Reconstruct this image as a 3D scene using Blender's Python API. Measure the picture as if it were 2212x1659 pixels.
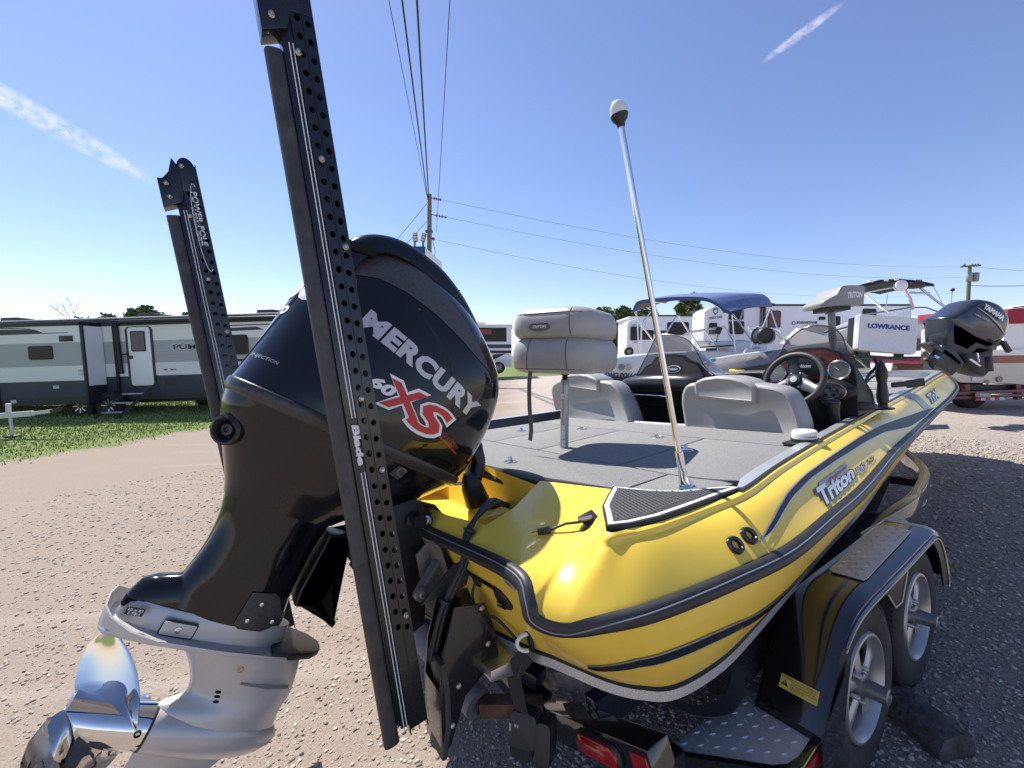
import bpy, bmesh, math, random
from mathutils import Vector, Matrix
from mathutils.bvhtree import BVHTree
random.seed(7)
for o in list(bpy.data.objects): bpy.data.objects.remove(o)
SC = bpy.context.scene
COL = SC.collection
PI = math.pi
def rad(a): return math.radians(a)

# ------------------------------------------------------------------ camera
# world: X right, Y away from the camera, Z up; the camera stands 1.45 m above the lot
camd = bpy.data.cameras.new('camera'); camo = bpy.data.objects.new('camera', camd); COL.objects.link(camo)
camd.sensor_width = 36.0; camd.lens = 36.0*900/2212; camd.clip_start = .05; camd.clip_end = 3000
camo.location = (0, 0, 1.45); camo.rotation_euler = (rad(90-4.0), 0, 0)
SC.camera = camo
# ------------------------------------------------------------------ sky
SUN = Vector((-.40, .43, .81)).normalized()
wd = bpy.data.worlds.new('World'); SC.world = wd; wd.use_nodes = True
nt = wd.node_tree; nt.nodes.clear()
nd = lambda t, **k: (lambda n: ([setattr(n, a, b) for a, b in k.items()], n)[1])(nt.nodes.new(t))
sky = nd('ShaderNodeTexSky', sky_type='NISHITA', sun_disc=False, sun_elevation=math.asin(SUN.z),
         sun_rotation=math.atan2(SUN.x, SUN.y), air_density=1.0, dust_density=.15, ozone_density=5.0, altitude=200)
tcw = nd('ShaderNodeTexCoord')
# two thin wisps of cirrus, where they hang in the sky
def wisp(direction, along, length, width):
    d = Vector(direction).normalized(); a = Vector(along).normalized(); c = d.cross(a).normalized()
    sub = nd('ShaderNodeVectorMath', operation='SUBTRACT'); sub.inputs[1].default_value = d
    nt.links.new(tcw.outputs['Generated'], sub.inputs[0])
    out = []
    for ax, s in ((a, length), (c, width)):
        dp = nd('ShaderNodeVectorMath', operation='DOT_PRODUCT'); dp.inputs[1].default_value = ax
        nt.links.new(sub.outputs[0], dp.inputs[0])
        m = nd('ShaderNodeMath', operation='DIVIDE'); m.inputs[1].default_value = s
        nt.links.new(dp.outputs['Value'], m.inputs[0])
        p = nd('ShaderNodeMath', operation='POWER'); p.inputs[1].default_value = 2
        ab = nd('ShaderNodeMath', operation='ABSOLUTE'); nt.links.new(m.outputs[0], ab.inputs[0])
        nt.links.new(ab.outputs[0], p.inputs[0]); out.append(p.outputs[0])
    s = nd('ShaderNodeMath', operation='ADD'); nt.links.new(out[0], s.inputs[0]); nt.links.new(out[1], s.inputs[1])
    r = nd('ShaderNodeMapRange', interpolation_type='SMOOTHERSTEP'); r.inputs[1].default_value = 0; r.inputs[2].default_value = 1
    r.inputs[3].default_value = 1; r.inputs[4].default_value = 0
    nt.links.new(s.outputs[0], r.inputs[0]); return r.outputs[0]
NW1 = wisp((-.700, .635, .352), (-.80, -.30, .48), .15, .020)
NW2 = wisp((.466, .713, .517), (.80, -.30, .50), .06, .009)
ns = nd('ShaderNodeTexNoise'); ns.inputs['Scale'].default_value = 26; ns.inputs['Detail'].default_value = 8; ns.inputs['Roughness'].default_value = .7
mp = nd('ShaderNodeMapping'); mp.inputs['Scale'].default_value = (1, 2.2, 2.2); mp.inputs['Rotation'].default_value = (0, .45, .5)
nt.links.new(tcw.outputs['Generated'], mp.inputs[0]); nt.links.new(mp.outputs[0], ns.inputs['Vector'])
w12 = nd('ShaderNodeMath', operation='ADD'); nt.links.new(NW1, w12.inputs[0]); nt.links.new(NW2, w12.inputs[1])
nr = nd('ShaderNodeMapRange'); nr.inputs[1].default_value = .36; nr.inputs[2].default_value = .78; nr.inputs[3].default_value = 0; nr.inputs[4].default_value = .55
nt.links.new(ns.outputs[0], nr.inputs[0])
wm = nd('ShaderNodeMath', operation='MULTIPLY'); nt.links.new(w12.outputs[0], wm.inputs[0]); nt.links.new(nr.outputs[0], wm.inputs[1])
mx = nd('ShaderNodeMix', data_type='RGBA'); nt.links.new(wm.outputs[0], mx.inputs[0]); nt.links.new(sky.outputs[0], mx.inputs[6])
mx.inputs[7].default_value = (8.5, 8.8, 9.4, 1)
tint = nd('ShaderNodeMix', data_type='RGBA', blend_type='MULTIPLY'); tint.inputs[0].default_value = 1; tint.inputs[7].default_value = (1.13, .985, 1.03, 1)
nt.links.new(mx.outputs[2], tint.inputs[6])
bg = nd('ShaderNodeBackground'); bg.inputs[1].default_value = .094
ow = nd('ShaderNodeOutputWorld'); nt.links.new(tint.outputs[2], bg.inputs[0]); nt.links.new(bg.outputs[0], ow.inputs[0])
# ------------------------------------------------------------------ sun
sd = bpy.data.lights.new('sun', 'SUN'); sd.energy = 4.3; sd.angle = rad(.53); sd.color = (1.0, .955, .89)
so = bpy.data.objects.new('sun', sd); COL.objects.link(so)
so.rotation_euler = SUN.to_track_quat('Z', 'Y').to_euler(); so.location = SUN*60
SC.view_settings.view_transform = 'Standard'; SC.view_settings.look = 'None'
SC.view_settings.exposure = .85; SC.view_settings.gamma = 1
SC.view_settings.use_curve_mapping = False

# ------------------------------------------------------------------ boat frame
# boat coordinates: x to the bow, y to port, z up from the wheels; bow sits a little high and to starboard
def _cam_axes(yaw, pitch, roll):
    f = Vector((math.cos(yaw)*math.cos(pitch), math.sin(yaw)*math.cos(pitch), math.sin(pitch)))
    r = Vector((math.sin(yaw), -math.cos(yaw), 0)); u = r.cross(f)
    r2 = r*math.cos(roll)+u*math.sin(roll); return r2, r2.cross(f), f
_r, _u, _f = _cam_axes(.987556, -.010795, -.052892)
_p = rad(-4.0)
_RW = Matrix(((1, 0, 0), (0, -math.sin(_p), math.cos(_p)), (0, math.cos(_p), math.sin(_p))))
_RB = _RW @ Matrix((_r, _u, _f))
BOATM = Matrix.Translation((0, 0, 1.45)) @ _RB.to_4x4() @ Matrix.Translation((.537466, 1.601716, -1.451558))
def b2w(p): return BOATM @ Vector(p)

# ------------------------------------------------------------------ materials
MATS = {}
def mat(name, col, rough=.5, metal=0., coat=0., var=None, bump=None, spec=.5, alpha=1., trans=0., col2=None, crough=.03, ior=1.5, dirt=None):
    """procedural principled material. var=(scale, amount): tone mottling; bump=(scale, strength[, distance]); col2: second colour of the mottling;
       dirt=(scale, threshold, colour): patchy dust"""
    if name in MATS: return MATS[name]
    m = bpy.data.materials.new(name); m.use_nodes = True; t = m.node_tree; b = t.nodes['Principled BSDF']
    c = (*col, 1)
    b.inputs['Base Color'].default_value = c; b.inputs['Roughness'].default_value = rough; b.inputs['Metallic'].default_value = metal
    b.inputs['Coat Weight'].default_value = coat; b.inputs['Coat Roughness'].default_value = crough
    b.inputs['Specular IOR Level'].default_value = spec; b.inputs['IOR'].default_value = ior
    b.inputs['Alpha'].default_value = alpha; b.inputs['Transmission Weight'].default_value = trans
    tc = t.nodes.new('ShaderNodeTexCoord'); last = None
    if var:
        n = t.nodes.new('ShaderNodeTexNoise'); n.inputs['Scale'].default_value = var[0]; n.inputs['Detail'].default_value = 6; n.inputs['Roughness'].default_value = .65
        t.links.new(tc.outputs['Object'], n.inputs['Vector'])
        mr = t.nodes.new('ShaderNodeMapRange'); mr.inputs[1].default_value = .3; mr.inputs[2].default_value = .7
        t.links.new(n.outputs[0], mr.inputs[0])
        mxx = t.nodes.new('ShaderNodeMix'); mxx.data_type = 'RGBA'; t.links.new(mr.outputs[0], mxx.inputs[0])
        a = var[1]
        mxx.inputs[6].default_value = (*[max(0, x*(1-a)) for x in col], 1)
        mxx.inputs[7].default_value = (*(col2 if col2 else [min(1, x*(1+a)) for x in col]), 1)
        last = mxx.outputs[2]
        rr = t.nodes.new('ShaderNodeMapRange'); rr.inputs[3].default_value = max(0, rough-.05); rr.inputs[4].default_value = min(1, rough+.1)
        t.links.new(n.outputs[0], rr.inputs[0]); t.links.new(rr.outputs[0], b.inputs['Roughness'])
    if dirt:
        n2 = t.nodes.new('ShaderNodeTexNoise'); n2.inputs['Scale'].default_value = dirt[0]; n2.inputs['Detail'].default_value = 9; n2.inputs['Roughness'].default_value = .75
        t.links.new(tc.outputs['Object'], n2.inputs['Vector'])
        m2 = t.nodes.new('ShaderNodeMapRange'); m2.inputs[1].default_value = dirt[1]; m2.inputs[2].default_value = min(1, dirt[1]+.25); m2.inputs[4].default_value = .6
        t.links.new(n2.outputs[0], m2.inputs[0])
        mz = t.nodes.new('ShaderNodeMix'); mz.data_type = 'RGBA'; t.links.new(m2.outputs[0], mz.inputs[0])
        if last: t.links.new(last, mz.inputs[6])
        else: mz.inputs[6].default_value = c
        mz.inputs[7].default_value = (*dirt[2], 1); last = mz.outputs[2]
    if last: t.links.new(last, b.inputs['Base Color'])
    if bump:
        n3 = t.nodes.new('ShaderNodeTexNoise'); n3.inputs['Scale'].default_value = bump[0]; n3.inputs['Detail'].default_value = 4
        t.links.new(tc.outputs['Object'], n3.inputs['Vector'])
        bp = t.nodes.new('ShaderNodeBump'); bp.inputs['Strength'].default_value = bump[1]; bp.inputs['Distance'].default_value = bump[2] if len(bump) > 2 else .002
        t.links.new(n3.outputs[0], bp.inputs['Height']); t.links.new(bp.outputs[0], b.inputs['Normal'])
    MATS[name] = m; return m
def emis(name, col, s):
    m = mat(name, col); m.node_tree.nodes['Principled BSDF'].inputs['Emission Color'].default_value = (*col, 1)
    m.node_tree.nodes['Principled BSDF'].inputs['Emission Strength'].default_value = s; return m

# ------------------------------------------------------------------ mesh helpers
class MB:
    """collects geometry for ONE mesh object"""
    def __init__(s): s.v = []; s.f = []; s.mi = []
    def add(s, vs, fs, mi=0):
        b = len(s.v); s.v += [Vector(v) for v in vs]; s.f += [tuple(b+i for i in f) for f in fs]; s.mi += [mi]*len(fs); return s
    def box(s, c, d, R=None, mi=0):
        c = Vector(c); hx, hy, hz = d[0]/2, d[1]/2, d[2]/2
        vs = [Vector((x, y, z)) for x in (-hx, hx) for y in (-hy, hy) for z in (-hz, hz)]
        if R is not None: vs = [R @ v for v in vs]
        return s.add([c+v for v in vs], [(0, 1, 3, 2), (4, 6, 7, 5), (0, 4, 5, 1), (2, 3, 7, 6), (0, 2, 6, 4), (1, 5, 7, 3)], mi)
    def bar(s, a, b, w, h, up=(0, 0, 1), mi=0):
        a = Vector(a); b = Vector(b); d = (b-a).normalized(); u = Vector(up); sx = d.cross(u)
        if sx.length < 1e-4: sx = d.cross(Vector((1, 0, 0)))
        sx.normalize(); u = sx.cross(d).normalized()
        vs = [p+sx*i*w/2+u*j*h/2 for p in (a, b) for i, j in ((-1, -1), (1, -1), (1, 1), (-1, 1))]
        return s.add(vs, [(3, 2, 1, 0), (4, 5, 6, 7), (0, 1, 5, 4), (1, 2, 6, 5), (2, 3, 7, 6), (3, 0, 4, 7)], mi)
    def ring(s, pts): s.v += [Vector(p) for p in pts]; return list(range(len(s.v)-len(pts), len(s.v)))
    def loft(s, rings, close=True, cap0=False, cap1=False, mi=0):
        ids = [s.ring(r) for r in rings]; n = len(ids[0])
        for a, b in zip(ids, ids[1:]):
            for i in range(n if close else n-1):
                j = (i+1) % n; s.f.append((a[i], a[j], b[j], b[i])); s.mi.append(mi)
        if cap0: s.f.append(tuple(reversed(ids[0]))); s.mi.append(mi)
        if cap1: s.f.append(tuple(ids[-1])); s.mi.append(mi)
        return s
    def tube(s, pts, r, n=10, cap=True, mi=0):
        pts = [Vector(p) for p in pts]; rs = r if isinstance(r, (list, tuple)) else [r]*len(pts)
        d0 = (pts[1]-pts[0]).normalized(); u = d0.orthogonal().normalized(); rings = []
        for i, p in enumerate(pts):
            d = (pts[min(i+1, len(pts)-1)]-pts[max(i-1, 0)]).normalized()
            u = (u-d*u.dot(d)).normalized(); w = d.cross(u)
            rings.append([p+(u*math.cos(2*PI*k/n)+w*math.sin(2*PI*k/n))*rs[i] for k in range(n)])
        return s.loft(rings, True, cap, cap, mi)
    def sweep(s, pts, prof, up=(0, 0, 1), cap=True, close=True, mi=0):
        """prof: list of (side, up) offsets; side axis = dir x up"""
        pts = [Vector(p) for p in pts]; rings = []
        for i, p in enumerate(pts):
            d = (pts[min(i+1, len(pts)-1)]-pts[max(i-1, 0)]).normalized()
            U = Vector(up) if not callable(up) else Vector(up(i)); sx = d.cross(U).normalized(); U = sx.cross(d)
            pr = prof if not callable(prof) else prof(i)
            rings.append([p+sx*a+U*b for a, b in pr])
        return s.loft(rings, close, cap and close, cap and close, mi)
    def lathe(s, o, ax, prof, n=24, cap=True, mi=0):
        """prof: (radius, height along ax)"""
        o = Vector(o); ax = Vector(ax).normalized(); u = ax.orthogonal().normalized(); w = ax.cross(u)
        rings = [[o+ax*h+(u*math.cos(2*PI*k/n)+w*math.sin(2*PI*k/n))*max(r, 1e-5) for k in range(n)] for r, h in prof]
        return s.loft(rings, True, cap, cap, mi)
    def prism(s, poly, o, ux, uy, depth, mi=0):
        """2-D polygon (list of (a,b)) in plane o,ux,uy extruded by depth along ux x uy (centred)"""
        o = Vector(o); ux = Vector(ux).normalized(); uy = Vector(uy).normalized(); nn = ux.cross(uy).normalized()
        A = [o+ux*a+uy*b-nn*depth/2 for a, b in poly]; Bv = [q+nn*depth for q in A]
        return s.loft([A, Bv], True, True, True, mi)
    def ball(s, c, r, n=12, m=8, mi=0, sc=(1, 1, 1), R=None):
        c = Vector(c); rings = []
        for j in range(m+1):
            th = PI*j/m; rings.append([])
            for k in range(n):
                v = Vector((math.sin(th)*math.cos(2*PI*k/n)*sc[0], math.sin(th)*math.sin(2*PI*k/n)*sc[1], math.cos(th)*sc[2]))*r
                rings[-1].append(c+(R @ v if R is not None else v))
        return s.loft(rings, True, mi=mi)
def rrect(w, h, r, n=5):
    pts = []
    for cx, cy, a0 in ((w/2-r, h/2-r, 0), (-w/2+r, h/2-r, PI/2), (-w/2+r, -h/2+r, PI), (w/2-r, -h/2+r, 1.5*PI)):
        for k in range(n+1): a = a0+PI/2*k/n; pts.append((cx+r*math.cos(a), cy+r*math.sin(a)))
    return pts
def circ(r, n=20, sy=1.): return [(r*math.cos(2*PI*k/n), r*sy*math.sin(2*PI*k/n)) for k in range(n)]
def interp(x, xs, ys):
    if x <= xs[0]: return ys[0]
    for i in range(len(xs)-1):
        if x <= xs[i+1]:
            t = (x-xs[i])/(xs[i+1]-xs[i]); return ys[i]+(ys[i+1]-ys[i])*t
    return ys[-1]
def crom(pts, n=6, closed=False):
    """Catmull-Rom through points"""
    P = [Vector(p) for p in pts]; out = []; N = len(P)
    for i in range(N if closed else N-1):
        if closed: a, b, c, d = P[i-1], P[i], P[(i+1) % N], P[(i+2) % N]
        else: b, c = P[i], P[i+1]; a = P[i-1] if i else b*2-c; d = P[i+2] if i+2 < N else c*2-b
        for k in range(n):
            t = k/n; out.append(.5*((2*b)+(c-a)*t+(2*a-5*b+4*c-d)*t*t+(3*b-a-3*c+d)*t**3))
    if not closed: out.append(P[-1])
    return out
CNT = 0
def finish(me, sharp):
    bm = bmesh.new(); bm.from_mesh(me)
    bmesh.ops.recalc_face_normals(bm, faces=bm.faces); bm.to_mesh(me); bm.free()
    if sharp is not None:
        me.polygons.foreach_set('use_smooth', [True]*len(me.polygons)); me.set_sharp_from_angle(angle=rad(sharp))
    me.update()
ROOT_ORG = {}
def thing(name, label, cat, org=(0, 0, 0), boat=False, group=None, rotz=0., M=None):
    """an Empty at the thing's base that parents its parts; org is given in the frame its parts are modelled in"""
    o = bpy.data.objects.new(name, None); COL.objects.link(o); o.empty_display_size = .1
    T = Matrix.Translation(Vector(org)) @ Matrix.Rotation(rotz, 4, 'Z')
    o.matrix_world = (BOATM @ T) if boat else ((M @ T) if M is not None else T)
    ROOT_ORG[o] = T.inverted()
    tag(o, label, cat, group); return o
def tag(o, label=None, cat=None, group=None, kind=None):
    if label: o['label'] = label
    if cat: o['category'] = cat
    if group: o['group'] = group
    if kind: o['kind'] = kind
    return o
def part(name, mb, m, parent=None, sharp=40, bevel=0, kind=None, label=None, local=False, bseg=2):
    """one mesh object; parent: a thing (Empty) or a part. Vertices are given in the thing's modelling frame"""
    me = bpy.data.meshes.new(name)
    r = parent
    while r is not None and r not in ROOT_ORG: r = r.parent
    T = ROOT_ORG[r] if (r is not None and not local) else None
    vs = [T @ v for v in mb.v] if T is not None else mb.v
    me.from_pydata([tuple(v) for v in vs], [], mb.f)
    for x in (m if isinstance(m, (list, tuple)) else [m]): me.materials.append(x)
    if any(mb.mi): me.polygons.foreach_set('material_index', mb.mi)
    if bevel:
        bm = bmesh.new(); bm.from_mesh(me); bmesh.ops.recalc_face_normals(bm, faces=bm.faces)
        es = [e for e in bm.edges if e.is_manifold and len(e.link_faces) == 2 and e.calc_face_angle(0) > rad(30)]
        bmesh.ops.bevel(bm, geom=es, offset=bevel, segments=bseg, profile=.6, affect='EDGES', clamp_overlap=True)
        bm.to_mesh(me); bm.free()
    finish(me, sharp)
    o = bpy.data.objects.new(name, me); COL.objects.link(o)
    if parent is not None: o.parent = parent
    if kind: o['kind'] = kind
    if label: o['label'] = label
    return o
def copy_tree(o, parent=None):
    c = o.copy(); COL.objects.link(c)
    if parent is not None: c.parent = parent
    for ch in list(o.children): copy_tree(ch, c)
    if o in ROOT_ORG: ROOT_ORG[c] = ROOT_ORG[o]
    return c
# ------------------------------------------------------------------ lettering
def text2d(s, size=1., bold=0., shear=0., spacing=1., ext=0.):
    """flat mesh of lettering: verts [(x,y)], faces; x from 0, baseline y 0"""
    cu = bpy.data.curves.new('t', 'FONT'); cu.body = s; cu.size = size; cu.offset = bold*size; cu.shear = shear; cu.space_character = spacing
    cu.resolution_u = 3
    ob = bpy.data.objects.new('t', cu); COL.objects.link(ob)
    dg = bpy.context.evaluated_depsgraph_get(); me = bpy.data.meshes.new_from_object(ob.evaluated_get(dg))
    bm = bmesh.new(); bm.from_mesh(me); bmesh.ops.remove_doubles(bm, verts=bm.verts, dist=1e-5)
    bmesh.ops.triangulate(bm, faces=bm.faces)
    bm.verts.index_update()
    vs = [(v.co.x, v.co.y) for v in bm.verts]; fs = [tuple(v.index for v in f.verts) for f in bm.faces]
    bm.free(); bpy.data.objects.remove(ob); bpy.data.curves.remove(cu); bpy.data.meshes.remove(me)
    return vs, fs
def fit_text(s, w, h, bold=0., shear=0., spacing=1.):
    """lettering scaled to fill w x h, origin lower left"""
    vs, fs = text2d(s, 1., bold, shear, spacing)
    x0 = min(v[0] for v in vs); x1 = max(v[0] for v in vs); y0 = min(v[1] for v in vs); y1 = max(v[1] for v in vs)
    return [((x-x0)/(x1-x0)*w, (y-y0)/(y1-y0)*h) for x, y in vs], fs
def flat_text(s, o, ux, uy, w, h, bold=0., shear=0., off=0., spacing=1., mb=None, mi=0, th=.001):
    o = Vector(o); ux = Vector(ux).normalized(); uy = Vector(uy).normalized(); n = ux.cross(uy)
    vs, fs = fit_text(s, w, h, bold, shear, spacing); mb = mb or MB()
    return mb.add([o+ux*a+uy*b+n*off for a, b in vs], fs, mi)
def subdiv(vs, fs, maxlen):
    """split triangles until edges are shorter than maxlen (2-D)"""
    bm = bmesh.new(); bv = [bm.verts.new((x, y, 0)) for x, y in vs]
    for f in fs:
        try: bm.faces.new([bv[i] for i in f])
        except ValueError: pass
    for _ in range(6):
        es = [e for e in bm.edges if e.calc_length() > maxlen]
        if not es: break
        bmesh.ops.subdivide_edges(bm, edges=es, cuts=1); bmesh.ops.triangulate(bm, faces=bm.faces)
    bm.verts.index_update()
    r = [(v.co.x, v.co.y) for v in bm.verts], [tuple(v.index for v in f.verts) for f in bm.faces]
    bm.free(); return r
def poly_tris(poly):
    bm = bmesh.new(); vs = [bm.verts.new((x, y, 0)) for x, y in poly]; bm.faces.new(vs); bmesh.ops.triangulate(bm, faces=bm.faces)
    bm.verts.index_update()
    r = [(v.co.x, v.co.y) for v in bm.verts], [tuple(v.index for v in f.verts) for f in bm.faces]; bm.free(); return r
def bvh_of(mb): return BVHTree.FromPolygons([tuple(v) for v in mb.v], mb.f)
def drape(bvh, vs, fs, o, ux, uy, ray, off=.0015, maxlen=.03, mb=None, mi=0, back=1.0):
    """lay a flat design on a curved surface: cast from plane (o,ux,uy) along ray on to bvh"""
    vs, fs = subdiv(vs, fs, maxlen); o = Vector(o); ux = Vector(ux); uy = Vector(uy); ray = Vector(ray).normalized(); mb = mb or MB()
    pts = []; ok = []
    for a, b in vs:
        p = o+ux*a+uy*b; h = bvh.ray_cast(p-ray*back, ray)
        if h[0] is None: pts.append(p); ok.append(False)
        else:
            n = h[1] if h[1].dot(ray) < 0 else -h[1]
            pts.append(h[0]+(n-ray*.5).normalized()*off); ok.append(True)
    return mb.add(pts, [f for f in fs if all(ok[i] for i in f)], mi)
import numpy as np
# ================================================================== GROUND
def gh(X, Y):
    A = .62*math.tanh(.14*X) if X < 0 else .45*math.tanh(.19*X)
    g = A/(1+(Y/32)**2)-.06
    pl = -.116+.087*(X+.357)-.037*(Y-1.543)
    w = math.exp(-(((X-.9)**2+(Y-2.4)**2)/9.5))
    return g*(1-w)+pl*w
def gw(x, y): return Vector((x, y, gh(x, y)))
def ground_material():
    m = bpy.data.materials.new('gravel_lot'); m.use_nodes = True; t = m.node_tree; b = t.nodes['Principled BSDF']
    N = lambda k: t.nodes.new('ShaderNode'+k); L = t.links.new
    tc = N('TexCoord'); pos = tc.outputs['Object']
    def noise(s, d=6, r=.6, vec=pos):
        n = N('TexNoise'); n.inputs['Scale'].default_value = s; n.inputs['Detail'].default_value = d; n.inputs['Roughness'].default_value = r; L(vec, n.inputs['Vector']); return n.outputs[0]
    def mrange(v, a, c, lo=0., hi=1.):
        q = N('MapRange'); q.inputs[1].default_value = a; q.inputs[2].default_value = c; q.inputs[3].default_value = lo; q.inputs[4].default_value = hi; L(v, q.inputs[0]); return q.outputs[0]
    def mix(f, a, c, mode='MIX'):
        q = N('Mix'); q.data_type = 'RGBA'; q.blend_type = mode
        if isinstance(f, float): q.inputs[0].default_value = f
        else: L(f, q.inputs[0])
        for i, x in ((6, a), (7, c)):
            if isinstance(x, tuple): q.inputs[i].default_value = (*x, 1)
            else: L(x, q.inputs[i])
        return q.outputs[2]
    # stones: two sizes of cells, each cell its own tone
    v1 = N('TexVoronoi'); v1.inputs['Scale'].default_value = 55; L(pos, v1.inputs['Vector'])
    v2 = N('TexVoronoi'); v2.inputs['Scale'].default_value = 110; L(pos, v2.inputs['Vector'])
    sp = N('SeparateColor'); L(v1.outputs['Color'], sp.inputs[0]); sp2 = N('SeparateColor'); L(v2.outputs['Color'], sp2.inputs[0])
    big = noise(.35, 5, .6); mid = noise(2.2, 6, .65); fine = noise(420, 3, .7)
    base = mix(mrange(big, .35, .65), (.50, .41, .335), (.60, .50, .41))
    base = mix(mrange(mid, .32, .68), base, (.53, .435, .37))
    stone = mix(sp.outputs[0], (.27, .225, .19), (.76, .67, .57))
    stone2 = mix(sp2.outputs[0], (.29, .24, .20), (.74, .65, .55))
    v3 = N('TexVoronoi'); v3.inputs['Scale'].default_value = 190; L(pos, v3.inputs['Vector']); sp3 = N('SeparateColor'); L(v3.outputs['Color'], sp3.inputs[0])
    sand = mix(.55, base, mix(sp3.outputs[0], (.40, .325, .27), (.70, .60, .50)))
    sand = mix(1.0, sand, (.56, .545, .535), 'MULTIPLY')
    sx0 = N('SeparateXYZ'); L(pos, sx0.inputs[0])
    # coarse grey gravel lies around the trailer on the right; the road on the left is packed fine
    cm = N('Math'); cm.operation = 'MULTIPLY_ADD'; cm.inputs[1].default_value = 1.6; L(noise(.7, 5, .6), cm.inputs[0]); L(sx0.outputs[0], cm.inputs[2])
    coarse = mrange(cm.outputs[0], .5, 1.5)
    c = mix(mrange(noise(9, 4), .40, .62, .25, .75), mix(.8, base, stone2), mix(.85, base, stone))
    c = mix(coarse, sand, mix(.30, c, (.40, .36, .335)))
    c = mix(mrange(fine, .3, .7, 0., .35), c, (.80, .75, .68), 'MULTIPLY')
    # wheel tracks: long pale streaks running away to the right
    mp = N('Mapping'); mp.inputs['Rotation'].default_value = (0, 0, rad(-28)); mp.inputs['Scale'].default_value = (.16, 1.5, 1); L(pos, mp.inputs[0])
    tr = noise(1.1, 4, .55, mp.outputs[0]); c = mix(mrange(tr, .55, .70, 0., .38), c, (.46, .405, .35))
    # grass field on the left and far side
    sx = N('SeparateXYZ'); L(pos, sx.inputs[0])
    ma = N('Math'); ma.operation = 'MULTIPLY_ADD'; ma.inputs[1].default_value = .385; ma.inputs[2].default_value = -12.25; L(sx.outputs[1], ma.inputs[0])
    su = N('Math'); su.operation = 'SUBTRACT'; L(ma.outputs[0], su.inputs[0]); L(sx.outputs[0], su.inputs[1])
    far = N('Math'); far.operation = 'SUBTRACT'; far.inputs[1].default_value = 27.5; L(sx.outputs[1], far.inputs[0])
    mxm = N('Math'); mxm.operation = 'MAXIMUM'; L(su.outputs[0], mxm.inputs[0]); L(far.outputs[0], mxm.inputs[1])
    ad = N('Math'); ad.operation = 'MULTIPLY_ADD'; ad.inputs[1].default_value = 2.6; L(noise(1.3, 6, .7), ad.inputs[0]); L(mxm.outputs[0], ad.inputs[2])
    gm = mrange(ad.outputs[0], 1.25, 1.75)
    gc = mix(mrange(noise(1.2, 6, .7), .35, .65), (.12, .175, .042), (.21, .25, .08)); gc = mix(mrange(noise(30, 4), .35, .7), gc, (.11, .15, .04))
    c = mix(gm, c, gc)
    L(c, b.inputs['Base Color']); b.inputs['Roughness'].default_value = .95; b.inputs['Specular IOR Level'].default_value = .25
    h1 = N('Math'); h1.operation = 'MULTIPLY_ADD'; h1.inputs[1].default_value = -1.; L(v1.outputs['Distance'], h1.inputs[0]); L(fine, h1.inputs[2])
    h2 = N('Math'); h2.operation = 'MULTIPLY_ADD'; h2.inputs[1].default_value = -.6; L(v2.outputs['Distance'], h2.inputs[0]); L(h1.outputs[0], h2.inputs[2])
    bp = N('Bump'); L(mrange(coarse, 0., 1., .45, 1.), bp.inputs['Strength']); bp.inputs['Distance'].default_value = .013; L(h2.outputs[0], bp.inputs['Height']); L(bp.outputs[0], b.inputs['Normal'])
    return m
def make_ground():
    xs = sorted(set([round(math.copysign((abs(i)/60)**2.6*420+abs(i)*.09, i), 3) for i in range(-60, 61)]))
    ys = [-40+i*4 for i in range(9)]+[-4+.25*i for i in range(1, 60)]+[11+.0*i+1.0*i for i in range(0, 30)]+[42+8*1.28**i for i in range(0, 18)]
    ys = sorted(set(round(y, 3) for y in ys))
    mb = MB(); n = len(xs)
    mb.v = [gw(x, y) for y in ys for x in xs]
    mb.f = [(j*n+i, j*n+i+1, (j+1)*n+i+1, (j+1)*n+i) for j in range(len(ys)-1) for i in range(n-1)]; mb.mi = [0]*len(mb.f)
    o = part('ground', mb, ground_material(), sharp=180); tag(o, kind='structure')
make_ground()
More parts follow.
